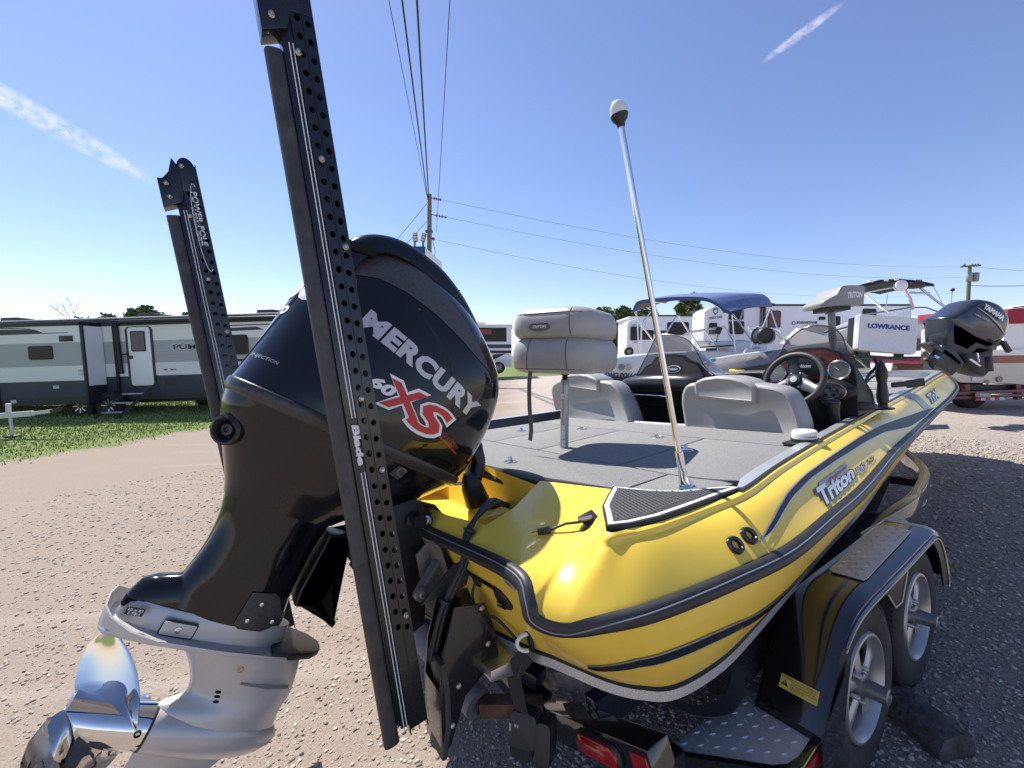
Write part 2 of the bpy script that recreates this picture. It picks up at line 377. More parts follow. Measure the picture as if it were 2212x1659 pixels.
def joined_stones():
    """loose stones on the lot near the boat: too many to count"""
    rng = np.random.default_rng(3)
    t = (1+5**.5)/2
    iv = np.array([(-1, t, 0), (1, t, 0), (-1, -t, 0), (1, -t, 0), (0, -1, t), (0, 1, t), (0, -1, -t), (0, 1, -t), (t, 0, -1), (t, 0, 1), (-t, 0, -1), (-t, 0, 1)])/1.9
    fc = np.array([(0, 11, 5), (0, 5, 1), (0, 1, 7), (0, 7, 10), (0, 10, 11), (1, 5, 9), (5, 11, 4), (11, 10, 2), (10, 7, 6), (7, 1, 8), (3, 9, 4), (3, 4, 2), (3, 2, 6), (3, 6, 8), (3, 8, 9), (4, 9, 5), (2, 4, 11), (6, 2, 10), (8, 6, 7), (9, 8, 1)])
    P = []
    while len(P) < 72000:
        a = rng.uniform(-1.0, 1.02); d = .75+rng.random()**1.5*7.5
        X, Y = d*math.sin(a)*1.05, d*math.cos(a)
        if X < -9.0+(Y-7.5)*.385: continue
        if X+.5*math.sin(Y*2.1) < .1 and rng.random() < .62: continue
        P.append((X, Y, d))
    P = np.array(P); n = len(P)
    z = np.array([gh(x, y) for x, y in P[:, :2]])
    s = (.0030+.0070*rng.random(n)**2.6)*np.clip(.75+P[:, 2]*.16, .8, 1.7)
    V = iv[None]*(1+.35*rng.standard_normal((n, 12, 1)).clip(-1, 1))*np.stack([s*rng.uniform(.8, 1.5, n), s*rng.uniform(.7, 1.2, n), s*rng.uniform(.45, .8, n)], 1)[:, None]
    ang = rng.uniform(0, 6.3, n); ca, sa = np.cos(ang)[:, None], np.sin(ang)[:, None]
    X = V[..., 0]*ca-V[..., 1]*sa+P[:, 0:1]; Yv = V[..., 0]*sa+V[..., 1]*ca+P[:, 1:2]; Z = V[..., 2]+z[:, None]+s[:, None]*.12
    V = np.stack([X, Yv, Z], -1).reshape(-1, 3); F = (fc[None]+np.arange(n)[:, None, None]*12).reshape(-1, 3)
    me = bpy.data.meshes.new('loose_gravel'); me.vertices.add(len(V)); me.vertices.foreach_set('co', V.ravel())
    me.loops.add(F.size); me.loops.foreach_set('vertex_index', F.ravel().astype(np.int32))
    me.polygons.add(len(F)); me.polygons.foreach_set('loop_start', np.arange(0, F.size, 3, dtype=np.int32)); me.polygons.foreach_set('loop_total', np.full(len(F), 3, dtype=np.int32))
    tone = np.repeat(rng.integers(0, 4, n), 20).astype(np.int32); me.polygons.foreach_set('material_index', tone)
    for i, c in enumerate(((.42, .36, .30), (.52, .455, .39), (.25, .215, .185), (.36, .30, .255))): me.materials.append(mat('pebble_%d' % i, c, .9, var=(60, .2)))
    me.update(); me.validate()
    o = bpy.data.objects.new('loose_gravel', me); COL.objects.link(o)
    tag(o, 'loose pale gravel stones scattered over the lot', 'gravel', kind='stuff')
joined_stones()
def grass():
    rng = np.random.default_rng(5); V = []; F = []; 
    n = 0; blades = []
    while n < 60000:
        Y = 6.4+rng.random()**.8*13; X = -24+rng.random()*20
        e = X-(-12.25+.385*Y)
        if e > .25+.35*math.sin(X*3.1+Y*2.3)+.25*math.sin(Y*7.7): continue
        if e > -1.2 and rng.random() < .35+.5*(e+1.2)/1.4: continue
        blades.append((X, Y)); n += 1
    for _ in range(900):     # weeds coming up through the gravel beside and under the trailer
        k = rng.integers(0, 6); c = ((2.0, 2.2), (2.62, 2.55), (3.25, 4.2), (1.1, 2.3), (3.5, 4.15), (1.35, 2.75))[k]
        blades.append((c[0]+rng.normal(0, .07), c[1]+rng.normal(0, .05)))
    b = np.array(blades); n = len(b); z = np.array([gh(x, y) for x, y in b])
    h = rng.uniform(.025, .085, n); w = rng.uniform(.004, .011, n)*(1+b[:, 1]*.06); a = rng.uniform(0, 6.3, n); lx = rng.normal(0, .45, n)*h; ly = rng.normal(0, .45, n)*h
    h[-900:] *= .7
    base = np.stack([b[:, 0], b[:, 1], z], 1); d = np.stack([np.cos(a)*w, np.sin(a)*w, 0*a], 1)
    V = np.stack([base-d, base+d, base+np.stack([lx, ly, h], 1)], 1).reshape(-1, 3); F = np.arange(n*3).reshape(-1, 3)
    me = bpy.data.meshes.new('grass'); me.from_pydata(V.tolist(), [], F.tolist())
    for i, c in enumerate(((.20, .29, .07), (.30, .37, .11), (.42, .41, .18))): me.materials.append(mat('grass_%d' % i, c, .8))
    me.polygons.foreach_set('material_index', rng.choice(3, n, p=[.5, .36, .14]).astype(np.int32)); me.update()
    o = bpy.data.objects.new('grass', me); COL.objects.link(o); tag(o, 'short green grass beyond the edge of the gravel lot', 'grass', kind='stuff')
grass()
# ================================================================== BOAT
YELLOW = mat('yellow_gelcoat', (.90, .615, .075), .30, coat=.28, var=(3.5, .06), dirt=(9, .60, (.78, .58, .20)), crough=.04, spec=.35, bump=(700, .03))
SILVER = mat('silver_flake', (.52, .54, .54), .35, .55, var=(260, .35), coat=.4)
BLACKG = mat('black_gelcoat', (.012, .012, .014), .12, coat=.7)
BLACKP = mat('black_plastic', (.018, .018, .019), .45, bump=(300, .15))
BLACKR = mat('black_rubber', (.022, .022, .023), .42, var=(8, .25), dirt=(9, .62, (.10, .095, .09)))
CARPET = mat('grey_carpet', (.33, .325, .315), 1., var=(300, .45), bump=(600, 1., .006), spec=.1, dirt=(4, .62, (.40, .395, .38)))
CHROME = mat('chrome', (.80, .80, .80), .10, 1.)
ALU = mat('brushed_aluminium', (.62, .62, .61), .32, 1., var=(40, .1))
VINYL = mat('grey_vinyl', (.30, .295, .285), .42, bump=(260, .25), var=(6, .06))
WHITEP = mat('white_plastic', (.80, .80, .79), .35)
STEEL = mat('stainless', (.55, .55, .54), .25, 1.)
Z4 = lambda x: .04*x
# columns of the hull: I = edge of the deck strip or motor well, O = rub rail, CH = chine
HI = [(.03, .05, .99), (.04, -.28, 1.0), (.085, -.47, 1.005), (.20, -.455, 1.03), (.395, -.345, 1.066), (.482, -.628, 1.071), (.325, -.742, 1.066), (.21, -.86, 1.063), (.265, -.892, 1.066), (.35, -.915, 1.069), (.53, -.927, 1.076), (.70, -.94, 1.088),
      (1.0, -.90, 1.105), (1.46, -.846, 1.123), (2.08, -.785, 1.148), (2.9, -.705, 1.181), (3.85, -.62, 1.219), (4.6, -.54, 1.249), (5.2, -.475, 1.273), (5.65, -.43, 1.291), (5.92, -.33, 1.302), (6.05, -.14, 1.307), (6.08, .05, 1.308)]
HO = [(-.012, .05, .918), (-.003, -.3, .942), (0, -.54, .966), (0, -.71, .982), (-.002, -.795, .978), (-.012, -.830, .948), (-.006, -.842, .916), (.045, -.878, .892), (.13, -.943, .906), (.24, -.992, .918), (.45, -1.04, .936), (.67, -1.07, .951),
      (.98, -1.055, .967), (1.43, -1.01, .970), (2.1, -.93, 1.0), (2.9, -.84, 1.015), (3.85, -.735, 1.04), (4.6, -.655, 1.058), (5.25, -.585, 1.085), (5.75, -.52, 1.122), (6.15, -.41, 1.165), (6.38, -.2, 1.196), (6.45, .05, 1.205)]
HC = [(.14, .05, .53), (.13, -.25, .585), (.13, -.45, .635), (.15, -.60, .655), (.165, -.65, .66), (.175, -.68, .662), (.195, -.73, .66), (.24, -.81, .648), (.29, -.87, .642), (.36, -.925, .645), (.53, -.945, .652), (.74, -.93, .66),
      (1.05, -.895, .67), (1.46, -.85, .685), (2.1, -.79, .71), (2.9, -.68, .745), (3.85, -.54, .81), (4.6, -.40, .885), (5.2, -.28, .96), (5.7, -.17, 1.03), (6.05, -.08, 1.09), (6.25, -.01, 1.13), (6.3, .05, 1.14)]
NC = len(HI)-1
def crv(pts, u):
    i = min(int(u), len(pts)-2); t = u-i; b, c = Vector(pts[i]), Vector(pts[i+1])
    a = Vector(pts[i-1]) if i else b*2-c; d = Vector(pts[i+2]) if i+2 < len(pts) else c*2-b
    return .5*((2*b)+(c-a)*t+(2*a-5*b+4*c-d)*t*t+(3*b-a-3*c+d)*t**3)
def lin(pts, u):
    i = min(int(u), len(pts)-2); t = u-i; return Vector(pts[i]).lerp(Vector(pts[i+1]), t)
def hI(u): return lin(HI, u) if u < 7 else crv(HI, u)
def hO(u): return crv(HO, u)
def hC(u): return crv(HC, u)
def capF(u, t):
    """top cap, from the deck strip (t=0) over the shoulder down to the rub rail (t=1)"""
    a, b = hI(u), hO(u); k = interp(u, [0, 3, 5, 7, 9, 12, 22], [1.0, 1.05, 1.08, 1.18, 1.45, 1.7, 1.7])
    p = a.lerp(b, t); z = a.z+(b.z-a.z)*(t**k)
    if u > 6.6 and t > .10: z -= .013*min(1, (u-6.6)/.5)*min(1, (t-.10)/.035)*max(0, 1-t)*1.1
    # shallow scallop below the stripe that sweeps forward
    if u > 10.5: z -= .016*math.sin(PI*min(1, max(0, (t-.45)/.55)))*min(1, (u-10.5)/1.5)*min(1, max(0, (20-u)/3))
    return Vector((p.x, p.y, z))
def sideF(u, t):
    """hull side from under the rub rail (t=0) to the chine (t=1)"""
    a = hO(u)+Vector((0, 0, -.016)); c = hC(u); p = a.lerp(c, t)
    out = Vector((a.x-1.2, a.y-.05, 0)) if u < 4 else Vector((0, -1, 0))
    s = .022*math.sin(PI*t)*interp(u, [0, 5, 8, 14, 22], [0, .2, 1, 1, .3])
    return p+Vector((-.2 if u < 8 else 0, -1, 0))*s
def port(p):
    """mirror to the port side (the port quarter is a little fuller)"""
    k = interp(p.x, [0, 2.2, 5.5], [1.17, 1.10, 1.0]); return Vector((p.x, .05+(.05-p.y)*k, p.z+(.0)))
def grid(fn, us, ts, mb=None, flip=False, off=0., mi=0):
    mb = mb or MB(); n = len(ts)
    if off:
        vs = []
        for u in us:
            for t in ts:
                e = .02; pu = fn(min(u+e, NC), t)-fn(max(u-e, 0), t); pt = fn(u, min(1, t+e))-fn(u, max(0, t-e)); nn = pu.cross(pt)
                nn = nn.normalized() if nn.length > 1e-9 else Vector((0, -1, 0))
                if nn.dot(Vector((-.15, -1, .7 if fn is capF else .1))) < 0: nn = -nn
                vs.append(fn(u, t)+nn*off)
    else: vs = [fn(u, t) for u in us for t in ts]
    return mb.add(vs, [(j*n+i, j*n+i+1, (j+1)*n+i+1, (j+1)*n+i) for j in range(len(us)-1) for i in range(n-1)], mi)
def frange(a, b, n): return [a+(b-a)*i/n for i in range(n+1)]
boat = thing('bass_boat', 'yellow and black bass boat on a trailer, filling the foreground', 'boat', (2.5, 0, .6), boat=True)
US = frange(0, 8, 64)+frange(8, 22, 84)[1:]
TS = [0, .06, .10, .115, .135, .17, .25, .35, .45, .55, .65, .75, .84, .92, 1.0]
cap = grid(capF, US, TS); CAPB = bvh_of(cap)
cap.add([port(v) for v in cap.v], list(cap.f))
hull_cap = part('deck_cap', cap, YELLOW, boat, sharp=38)
side = grid(sideF, US, [0, .1, .25, .45, .66, .85, 1.0]); SIDEB = bvh_of(side); nside = len(side.v)
side.add([port(v) for v in side.v[:nside]], list(side.f))
hull = part('hull', side, YELLOW, boat, sharp=50)
bot = MB()
for sgn in (0, 1):
    A = []; Bk = []
    for u in US:
        c = hC(u); k = Vector((c.x, .05, min(c.z-.002, interp(c.x, [0, .2, 3, 5, 6, 6.4], [.50, .45, .47, .66, .95, 1.13]))))
        q = c+Vector((0, .012, -.022))
        A.append([port(x) if sgn else x for x in (c, q, q.lerp(k, .4), k)])
    bot.loft(A, close=False)
part('hull_bottom', bot, mat('hull_bottom_paint', (.03, .03, .032), .4, coat=.2), boat, sharp=50)
# transom face behind the motor (between chine columns) is the u<3 part of the hull; silver chine moulding
chine = MB()
for f in (lambda p: p, port):
    chine.sweep([f(hC(u)+Vector((-.004, -.004, -.012))) for u in US if u > .3], [(-.006, -.013), (.006, -.013), (.006, .013), (-.006, .013)])
part('chine_strip', chine, SILVER, boat, sharp=30)
part('chine_line', MB().tube([hC(u)+Vector((-.006, -.006, .006)) for u in US if u > .3], .006, 6), BLACKP, boat)
# black rub rail with a bright bead along its upper edge
RP = [(-.010, -.019), (.008, -.021), (.017, -.016), (.021, -.005), (.019, .006), (.013, .010), (.010, .015), (.004, .019), (-.010, .018)]
rail = MB()
def transported(path):
    ups = []; U = Vector((0, 0, 1))
    for i, p in enumerate(path):
        d = (path[min(i+1, len(path)-1)]-path[max(i-1, 0)]).normalized(); U = (U-d*U.dot(d)).normalized()
        if US[i] > 7.2: U = U.lerp(Vector((0, 0, 1)), .12).normalized()
        ups.append(U.copy())
    return ups
_pa = [hO(u) for u in US]; _ua = transported(_pa)
rail.sweep(_pa, RP, up=lambda i: _ua[i])
rail.sweep([port(hO(u)) for u in US], [(-a, b) for a, b in RP])
part('rub_rail', rail, BLACKR, boat, sharp=50)
bead = MB(); bead.tube([hO(u)+_ua[i]*.0106+(hO(min(u+.05, 22))-hO(max(u-.05, 0))).cross(_ua[i]).normalized()*.0125 for i, u in enumerate(US)], .0020, 6)
part('rail_bead', bead, mat('rail_bead', (.30, .31, .34), .3, .4), boat)
# dark stripe edged in silver sweeping along the cap, pointed at its aft end
def stripe(name, fn, us, tc, th, m, off):
    mb = MB(); k = [-1, -.5, 0, .5, 1]
    for a in range(2):
        pass
    vs = [[(u, tc(u)+q*th(u)) for q in k] for u in us]
    n = len(k); pts = []
    for row in vs:
        for u, t in row:
            e = .02; t = min(.995, max(0.005, t)); pu = fn(min(u+e, NC), t)-fn(max(u-e, 0), t); pt = fn(u, min(1, t+e))-fn(u, max(0, t-e)); nn = pu.cross(pt).normalized()
            if nn.dot(Vector((-.15, -1, .5))) < 0: nn = -nn
            pts.append(fn(u, t)+nn*off)
    mb.add(pts, [(j*n+i, j*n+i+1, (j+1)*n+i+1, (j+1)*n+i) for j in range(len(us)-1) for i in range(n-1)])
    return part(name, mb, m, boat, sharp=40)
SU = frange(10.6, 16.0, 80)
tcS = lambda u: interp(u, [10.6, 11.0, 11.3, 11.65, 12.25, 12.95, 13.65, 14.25, 14.9, 15.5, 16.0], [.78, .66, .57, .50, .445, .44, .47, .53, .70, .80, .86])
thS = lambda u: interp(u, [10.6, 10.9, 11.3, 12.0, 13, 14.2, 14.9, 15.5, 16.0], [.002, .045, .050, .052, .062, .085, .14, .11, .03])
stripe('stripe_border', capF, SU, tcS, thS, SILVER, .0022)
stripe('stripe', capF, SU, tcS, lambda u: max(.0005, thS(u)-.020), mat('black_stripe', (.015, .016, .022), .42, .0, coat=.0, var=(30, .5), spec=.3), .0038)
# lower side stripe
SL = frange(6.7, 21, 80)
tcL = lambda u: interp(u, [6.7, 6.9, 7.4, 8.0, 8.9, 9.55, 10, 10.4, 12, 21], [.70, .63, .545, .48, .44, .45, .48, .53, .6, .6])
stripe('side_stripe_border', sideF, SL, tcL, lambda u: .068, SILVER, .0022)
stripe('side_stripe', sideF, SL, tcL, lambda u: .046, BLACKG, .0038)
# short stripe on the transom
ST = frange(.6, 4.4, 20)
stripe('transom_stripe', sideF, ST, lambda u: .16+.05*u, lambda u: .03, BLACKG, .003)
# grey-silver chevron across the bow shoulder
bb = MB(); bb.loft([[(lambda p: p+Vector((0, -.002, .002)))(capF(15.44+.30*t+du, t)) for du in (0, .06, .12, .18, .24)] for t in frange(.03, .80, 14)], False); part('bow_band', bb, mat('grey_decal', (.22, .225, .235), .3, .2), boat)
# silver flake strip along the inner gunwale and the thin black line outside it
def strip_ring(u, w, f=lambda p: p):
    p = hI(u); d = (hI(min(u+.05, 22))-hI(max(u-.05, 0))); d.z = 0; n = Vector((-d.y, d.x, 0)).normalized()
    return [f(q) for q in (p+Vector((0, 0, .004)), p+n*w*.5+Vector((0, 0, .006)), p+n*w+Vector((0, 0, .003)), p+n*w+Vector((0, 0, -.06)))]
sp = MB(); SUi = frange(10.9, 22, 90)
W_ = lambda u: interp(u, [10.9, 11.4, 12.5, 15, 22], [.012, .045, .046, .048, .05])
sp.loft([strip_ring(u, W_(u)) for u in SUi], close=False)
spt = MB(); spt.loft([[port(q)+Vector((0, 0, .05 if u < 15 else 0)) for q in strip_ring(u, W_(u))] for u in frange(9, 22, 90)], close=False)
part('gunwale_strip', sp, SILVER, boat, sharp=60)
part('gunwale_strip', spt, SILVER, boat, sharp=60)
bl = MB(); bl.sweep([hI(u)+Vector((0, 0, .004)) for u in frange(10.9, 22, 90)], [(-.002, -.004), (.005, -.004), (.005, .003), (-.002, .003)])
part('gunwale_line', bl, BLACKP, boat)
# non-skid pad on the starboard quarter
def deckz(x, dz=0): return 1.055+.04*x+dz
PADO = [(.312, -.746), (.255, -.81), (.21, -.858), (.265, -.890), (.347, -.912), (.45, -.921), (.532, -.925), (.62, -.93), (.70, -.938), (.69, -.905), (.64, -.868), (.60, -.845), (.565, -.822), (.522, -.765), (.495, -.70), (.47, -.64), (.40, -.685)]
def deck_poly(poly, dz, th, mb=None):
    mb = mb or MB(); return mb.loft([[(x, y, deckz(x, dz-th)) for x, y in poly], [(x, y, deckz(x, dz)) for x, y in poly]], True, True, True)
def inset(poly, d):
    cx = sum(p[0] for p in poly)/len(poly); cy = sum(p[1] for p in poly)/len(poly); out = []; n = len(poly)
    for i in range(n):
        a, b, c = Vector(poly[i-1]), Vector(poly[i]), Vector(poly[(i+1) % n]); e1 = (b-a).normalized(); e2 = (c-b).normalized()
        nrm = Vector((-e1.y-e2.y, e1.x+e2.x)); nrm = nrm.normalized() if nrm.length > 1e-6 else Vector((0, 0))
        k = d/max(.35, abs(nrm.dot(Vector((-e1.y, e1.x))))); q = b+nrm*k
        q2 = b-nrm*k; q = q if (q-Vector((cx, cy))).length < (q2-Vector((cx, cy))).length else q2; out.append((q.x, q.y))
    return out
padroot = part('non_skid_pad', deck_poly(PADO, .012, .016), mat('pad_edge', (.015, .015, .016), .5), boat)
part('pad_border', deck_poly(inset(PADO, .006), .0135, .003), mat('pad_border_white', (.62, .63, .62), .5), padroot)
PADI = inset(PADO, .020)
part('pad_base', deck_poly(PADI, .0150, .003), mat('pad_base', (.035, .035, .038), .7), padroot)
tr = MB(); bvp = BVHTree.FromPolygons([(x, y, 0) for x, y in poly_tris(PADI)[0]], poly_tris(PADI)[1])
for i in range(80):       # moulded ribs
    for j in range(120):
        x = .20+i*.0065+.0032*(j % 2); y = -.95+j*.0030
        if (i+j//6) % 2 == 0 and j % 6 == 0:
            c = Vector((x, y, 0)); dx = Vector((.0045, .0105, 0)); ok = all(bvp.ray_cast(c+s*dx*.7+Vector((0, 0, 1)), Vector((0, 0, -1)))[0] for s in (-1, 1))
            if ok: tr.bar((x-dx.x/1.2, y-dx.y/1.2, deckz(x, .0160)), (x+dx.x/1.2, y+dx.y/1.2, deckz(x, .0160)), .0030, .003)
part('pad_ribs', tr, mat('pad_rib', (.10, .10, .105), .6), padroot, kind='stuff')
# carpeted deck, each hatch lid a panel
def panel(poly, dz=0., name='deck_panel', m=None):
    mb = MB(); p2 = inset(poly, .004); mb.loft([[(x, y, deckz(x, dz-.03)) for x, y in p2], [(x, y, deckz(x, dz)) for x, y in p2]], True, True, True)
    return part(name, mb, m or CARPET, boat, bevel=.004, sharp=40)
AFT = [(.392, .95), (.385, .5), (.385, .06), (.42, -.317), (.452, -.471), (.485, -.615)]
panel([(.735, -.66), (.735, .53), (.735, 1.06), (.392, 1.06)]+AFT[1:]+[(.495, -.66)])
panel([(.735, -.66), (.50, -.665), (.522, -.745), (.56, -.806), (.63, -.845), (.70, -.875), (.76, -.886), (.77, -.835), (.745, -.75)])
panel([(.735, .56), (.735, 1.12), (1.38, 1.12), (1.38, .60)])
panel([(.735, .12), (.735, .56), (1.38, .60), (1.38, .15)])
panel([(.735, -.43), (.735, .12), (1.38, .15), (1.38, -.40)])
panel([(.735, -.65), (.75, -.75), (.775, -.835), (.80, -.885), (.883, -.872), (1.22, -.838), (1.38, -.815), (1.38, -.40), (.735, -.43)])
panel([(1.38, -.815), (1.42, -.812), (1.70, -.78), (1.72, -.5), (1.70, -.14), (1.66, .06), (1.70, .29), (1.68, .6), (1.74, 1.10), (1.38, 1.12)])
sub = MB(); sub.loft([[(x, y, deckz(x, -.055)) for x, y in q] for q in ([(.37, 1.1), (.37, -.1), (.46, -.6), (.72, -.88), (1.70, -.78), (1.66, 1.12)],)*1]+[[(x, y, deckz(x, -.022)) for x, y in [(.385, 1.1), (.385, -.1), (.47, -.6), (.73, -.87), (1.69, -.77), (1.65, 1.1)]]], True, True, True)
part('deck_base', sub, mat('seam_dark', (.05, .05, .048), .9), boat)
# motor well: floor, front wall, sides
well = MB()
top = [(.385, .62), (.385, .06), (.36, -.37), (.20, -.455), (.085, -.47), (.04, -.28), (.03, -.05), (.03, .4), (.03, .62)]
def wz(x): return interp(x, [.03, .08, .2, .36, .4], [.995, 1.003, 1.03, 1.06, 1.07])
well.loft([[(x, y, wz(x)) for x, y in top], [(x*.97+.01, y*.97, .97) for x, y in top], [(x*.86+.03, y*.9, .84) for x, y in top]], True, False, True)
part('motor_well', well, YELLOW, boat, sharp=50)
ledge = MB(); ledge.box((.26, -.19, .89), (.14, .13, .12)); part('well_step', ledge, YELLOW, boat, bevel=.015)
# inner liner walls of the cockpit, floor, forward deck
lw = MB()
for f, dz in ((lambda p: p, -.0), (port, .05)):
    lw.loft([[f(q)+Vector((0, 0, a)) for q, a in ((strip_ring(u, W_(u))[2], dz-.004), (strip_ring(u, W_(u)+.015)[2], dz-.10), (strip_ring(u, W_(u)+.03)[2], -.40))] for u in frange(9.0, 17, 60)], close=False)
part('cockpit_liner', lw, mat('liner_black', (.015, .015, .016), .3, coat=.3), boat, sharp=60)
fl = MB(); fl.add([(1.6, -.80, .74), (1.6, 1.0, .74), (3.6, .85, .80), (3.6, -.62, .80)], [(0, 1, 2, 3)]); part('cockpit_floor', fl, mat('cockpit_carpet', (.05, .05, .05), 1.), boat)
bh = MB(); bh.box((1.66, .15, .93), (.02, 1.75, .33)); part('bulkhead', bh, mat('pale_liner', (.62, .60, .57), .4), boat, bevel=.006)
lip = MB(); lip.tube([(1.675, .28, 1.118), (1.66, .07, 1.120), (1.69, -.13, 1.118)], .013, 8); part('bulkhead_lip', lip, mat('pale_liner', (.62, .60, .57), .4), boat)
fd = MB(); fdp = [(3.0, -.645), (3.85, -.56), (4.6, -.48), (5.2, -.415), (5.6, -.365), (5.82, -.28), (5.93, -.1), (5.95, .05)]
fdp = fdp+[(x, .05+(.05-y)*interp(x, [0, 2.2, 5.5], [1.17, 1.10, 1.0])) for x, y in reversed(fdp[:-1])]
fd.loft([[(x, y, deckz(x, -.03)) for x, y in fdp], [(x, y, deckz(x, -.002)) for x, y in fdp]], True, True, True)
part('forward_deck', fd, CARPET, boat, bevel=.005)
fb = MB(); fb.add([(3.0, -.645, 1.16), (3.0, .85, 1.16), (3.0, .85, .8), (3.0, -.62, .8)], [(0, 1, 2, 3)]); part('forward_bulkhead', fb, CARPET, boat)
bp_ = MB(); bpo = [(4.9, -.44), (5.2, -.405), (5.6, -.355), (5.8, -.27), (5.91, -.1), (5.93, .05), (5.91, .2), (5.8, .36), (5.6, .45), (5.3, .49), (5.45, .2), (5.3, -.2)]
deck_poly(bpo, .004, .004, bp_); part('bow_panel', bp_, mat('bow_panel_grey', (.12, .12, .122), .35, coat=.3), boat)
for (x, y, sx_, sy_) in ((3.4, .0, .5, .9), (4.1, .0, .6, .75)):
    pass
seam = MB(); seam.box((3.9, .05, deckz(3.9, .0)), (.012, .95, .004), Matrix.Rotation(-.04, 3, 'Y')); seam.box((4.7, .05, deckz(4.7, .0)), (.012, .8, .004), Matrix.Rotation(-.04, 3, 'Y'))
part('deck_seam', seam, mat('seam_dark', (.05, .05, .048), .9), boat)
# flush lift latches
def latch(x, y, a, up=False, r=.033):
    rt = MB(); rt.lathe((x, y, deckz(x, 0)), (-.04, 0, 1), [(r, -.006), (r, .003), (r*.93, .005), (r*.86, .003), (r*.84, -.002), (.001, -.003)], 28)
    o = part('hatch_latch', rt, CHROME, boat)
    hb = MB(); R = Matrix.Rotation(a, 3, 'Z')
    hb.box(Vector((x, y, deckz(x, .008 if not up else .013))), (r*1.2, r*.55, .005), R @ Matrix.Rotation(-.5 if up else -.12, 3, 'Y')); hb.box(Vector((x, y, deckz(x, .001)))+R @ Vector((r*.5, 0, 0)), (r*.5, r*.8, .006), R)
    part('latch_handle', hb, CHROME, o, bevel=.0015)
for x, y, a, up in ((1.058, .728, 1.2, True), (1.302, .397, 1.0, False), (1.29, -.188, .9, False), (.487, -.002, 1.2, True), (1.085, -.49, .4, True)): latch(x, y, a, up)
# fuel filler in the silver strip, thru-hull fittings, charger plug, cleat
ff = MB(); p = strip_ring(13.05, .046)[1]; ff.lathe(p, (-.04, -.25, 1), [(.034, -.004), (.034, .003), (.028, .007), (.001, .008)], 24); part('fuel_cap', ff, CHROME, boat)
def on_cap(u, t):
    e = .03; p = capF(u, t); n = (capF(u+e, t)-capF(u-e, t)).cross(capF(u, t+e)-capF(u, t-e)).normalized()
    return p, (n if n.dot(Vector((-.1, -1, .6))) > 0 else -n)
def on_side(u, t):
    e = .03; p = sideF(u, t); n = (sideF(u+e, t)-sideF(max(0, u-e), t)).cross(sideF(u, t+e)-sideF(u, t-e)).normalized()
    return p, (n if n.dot(Vector((-.3, -1, .1))) > 0 else -n)
for u, t_ in ((10.2, .70), (10.5, .66)):
    p, n = on_cap(u, t_); th = MB(); th.lathe(p, n, [(.024, -.006), (.024, .004), (.021, .009), (.014, .010), (.011, .006), (.011, -.015), (.001, -.015)], 28); part('thru_hull_fitting', th, BLACKG, boat)
p, n = on_cap(5.35, .36)
pl = MB(); pl.lathe(p, n, [(.026, -.003), (.026, .004), (.022, .007)], 24); pl.box(p+Vector((.006, -.004, .02)), (.052, .046, .007), Matrix.Rotation(.5, 3, 'X') @ Matrix.Rotation(-.25, 3, 'Y'))
plug = part('charger_inlet', pl, BLACKP, boat, bevel=.002)
lidm = MB(); lidm.lathe(p+n*.022+Vector((.004, -.006, .004)), (n+Vector((.3, -.3, 0))).normalized(), [(.021, 0), (.021, .004), (.001, .005)], 20); part('inlet_lid', lidm, mat('lid_grey', (.12, .12, .12), .4), plug)
cb = MB(); q0 = p+Vector((-.012, .012, .012)); q1 = p+Vector((-.085, .060, -.005)); q2 = p+Vector((-.115, .082, -.012)); cb.tube([q0, (q0+q1)/2+Vector((0, 0, .006)), q1], .0042, 8)
cb.bar(q1, q2, .019, .017); part('plug_cord', cb, BLACKP, plug, bevel=.003)
pr = MB(); d = (q2-q1).normalized(); sdv = d.cross(Vector((0, 0, 1))).normalized()
for k in (-.007, .007): pr.bar(q2+sdv*k, q2+sdv*k+d*.020, .002, .006)
part('plug_prongs', pr, mat('brass', (.72, .55, .28), .3, 1.), plug)
# ================================================================== OUTBOARD MOTOR
GLOSSB = mat('gloss_black_paint', (.006, .007, .009), .10, coat=.45, var=(2, .3), crough=.02, spec=.25)
SATINB = mat('satin_black', (.060, .058, .057), .42, var=(120, .4), bump=(200, .1))
CARBON = mat('carbon_trim', (.035, .035, .036), .32, var=(300, .5))
DARKM = mat('dark_cast_metal', (.020, .020, .021), .4, .3, var=(30, .4), bump=(120, .2))
GEARC = mat('grey_gearcase_paint', (.52, .51, .50), .34, .35, var=(8, .08), coat=.3, dirt=(14, .66, (.50, .48, .46)))
PROPM = mat('polished_steel', (.72, .71, .70), .05, 1.)
MO = Vector((-.80, 0, .51)); MA_ = Vector((math.cos(rad(31)), 0, -math.sin(rad(31)))); MBv = Vector((math.sin(rad(31)), 0, math.cos(rad(31)))); MY = Vector((0, 1, 0))
def mm(a, y, b): return MO+MA_*a+MBv*b+MY*y
motor = thing('outboard_motor', 'large black outboard motor with a silver lower unit, tilted up on the yellow boat', 'outboard motor', (-.1, 0, .9), boat=True)
def sec(a0, a1, w, b, p=2.6, n=44, aftflat=0.):
    """superellipse section at height b; aft end squarer than the front"""
    c, h = (a0+a1)/2, (a1-a0)/2; out = []
    for k in range(n):
        th = 2*PI*k/n; ct, st = math.cos(th), math.sin(th)
        pp = p if ct > 0 else p+aftflat
        r = (abs(ct)**pp+abs(st)**pp)**(-1/pp); out.append(mm(c+h*r*ct, w*r*st, b))
    return out
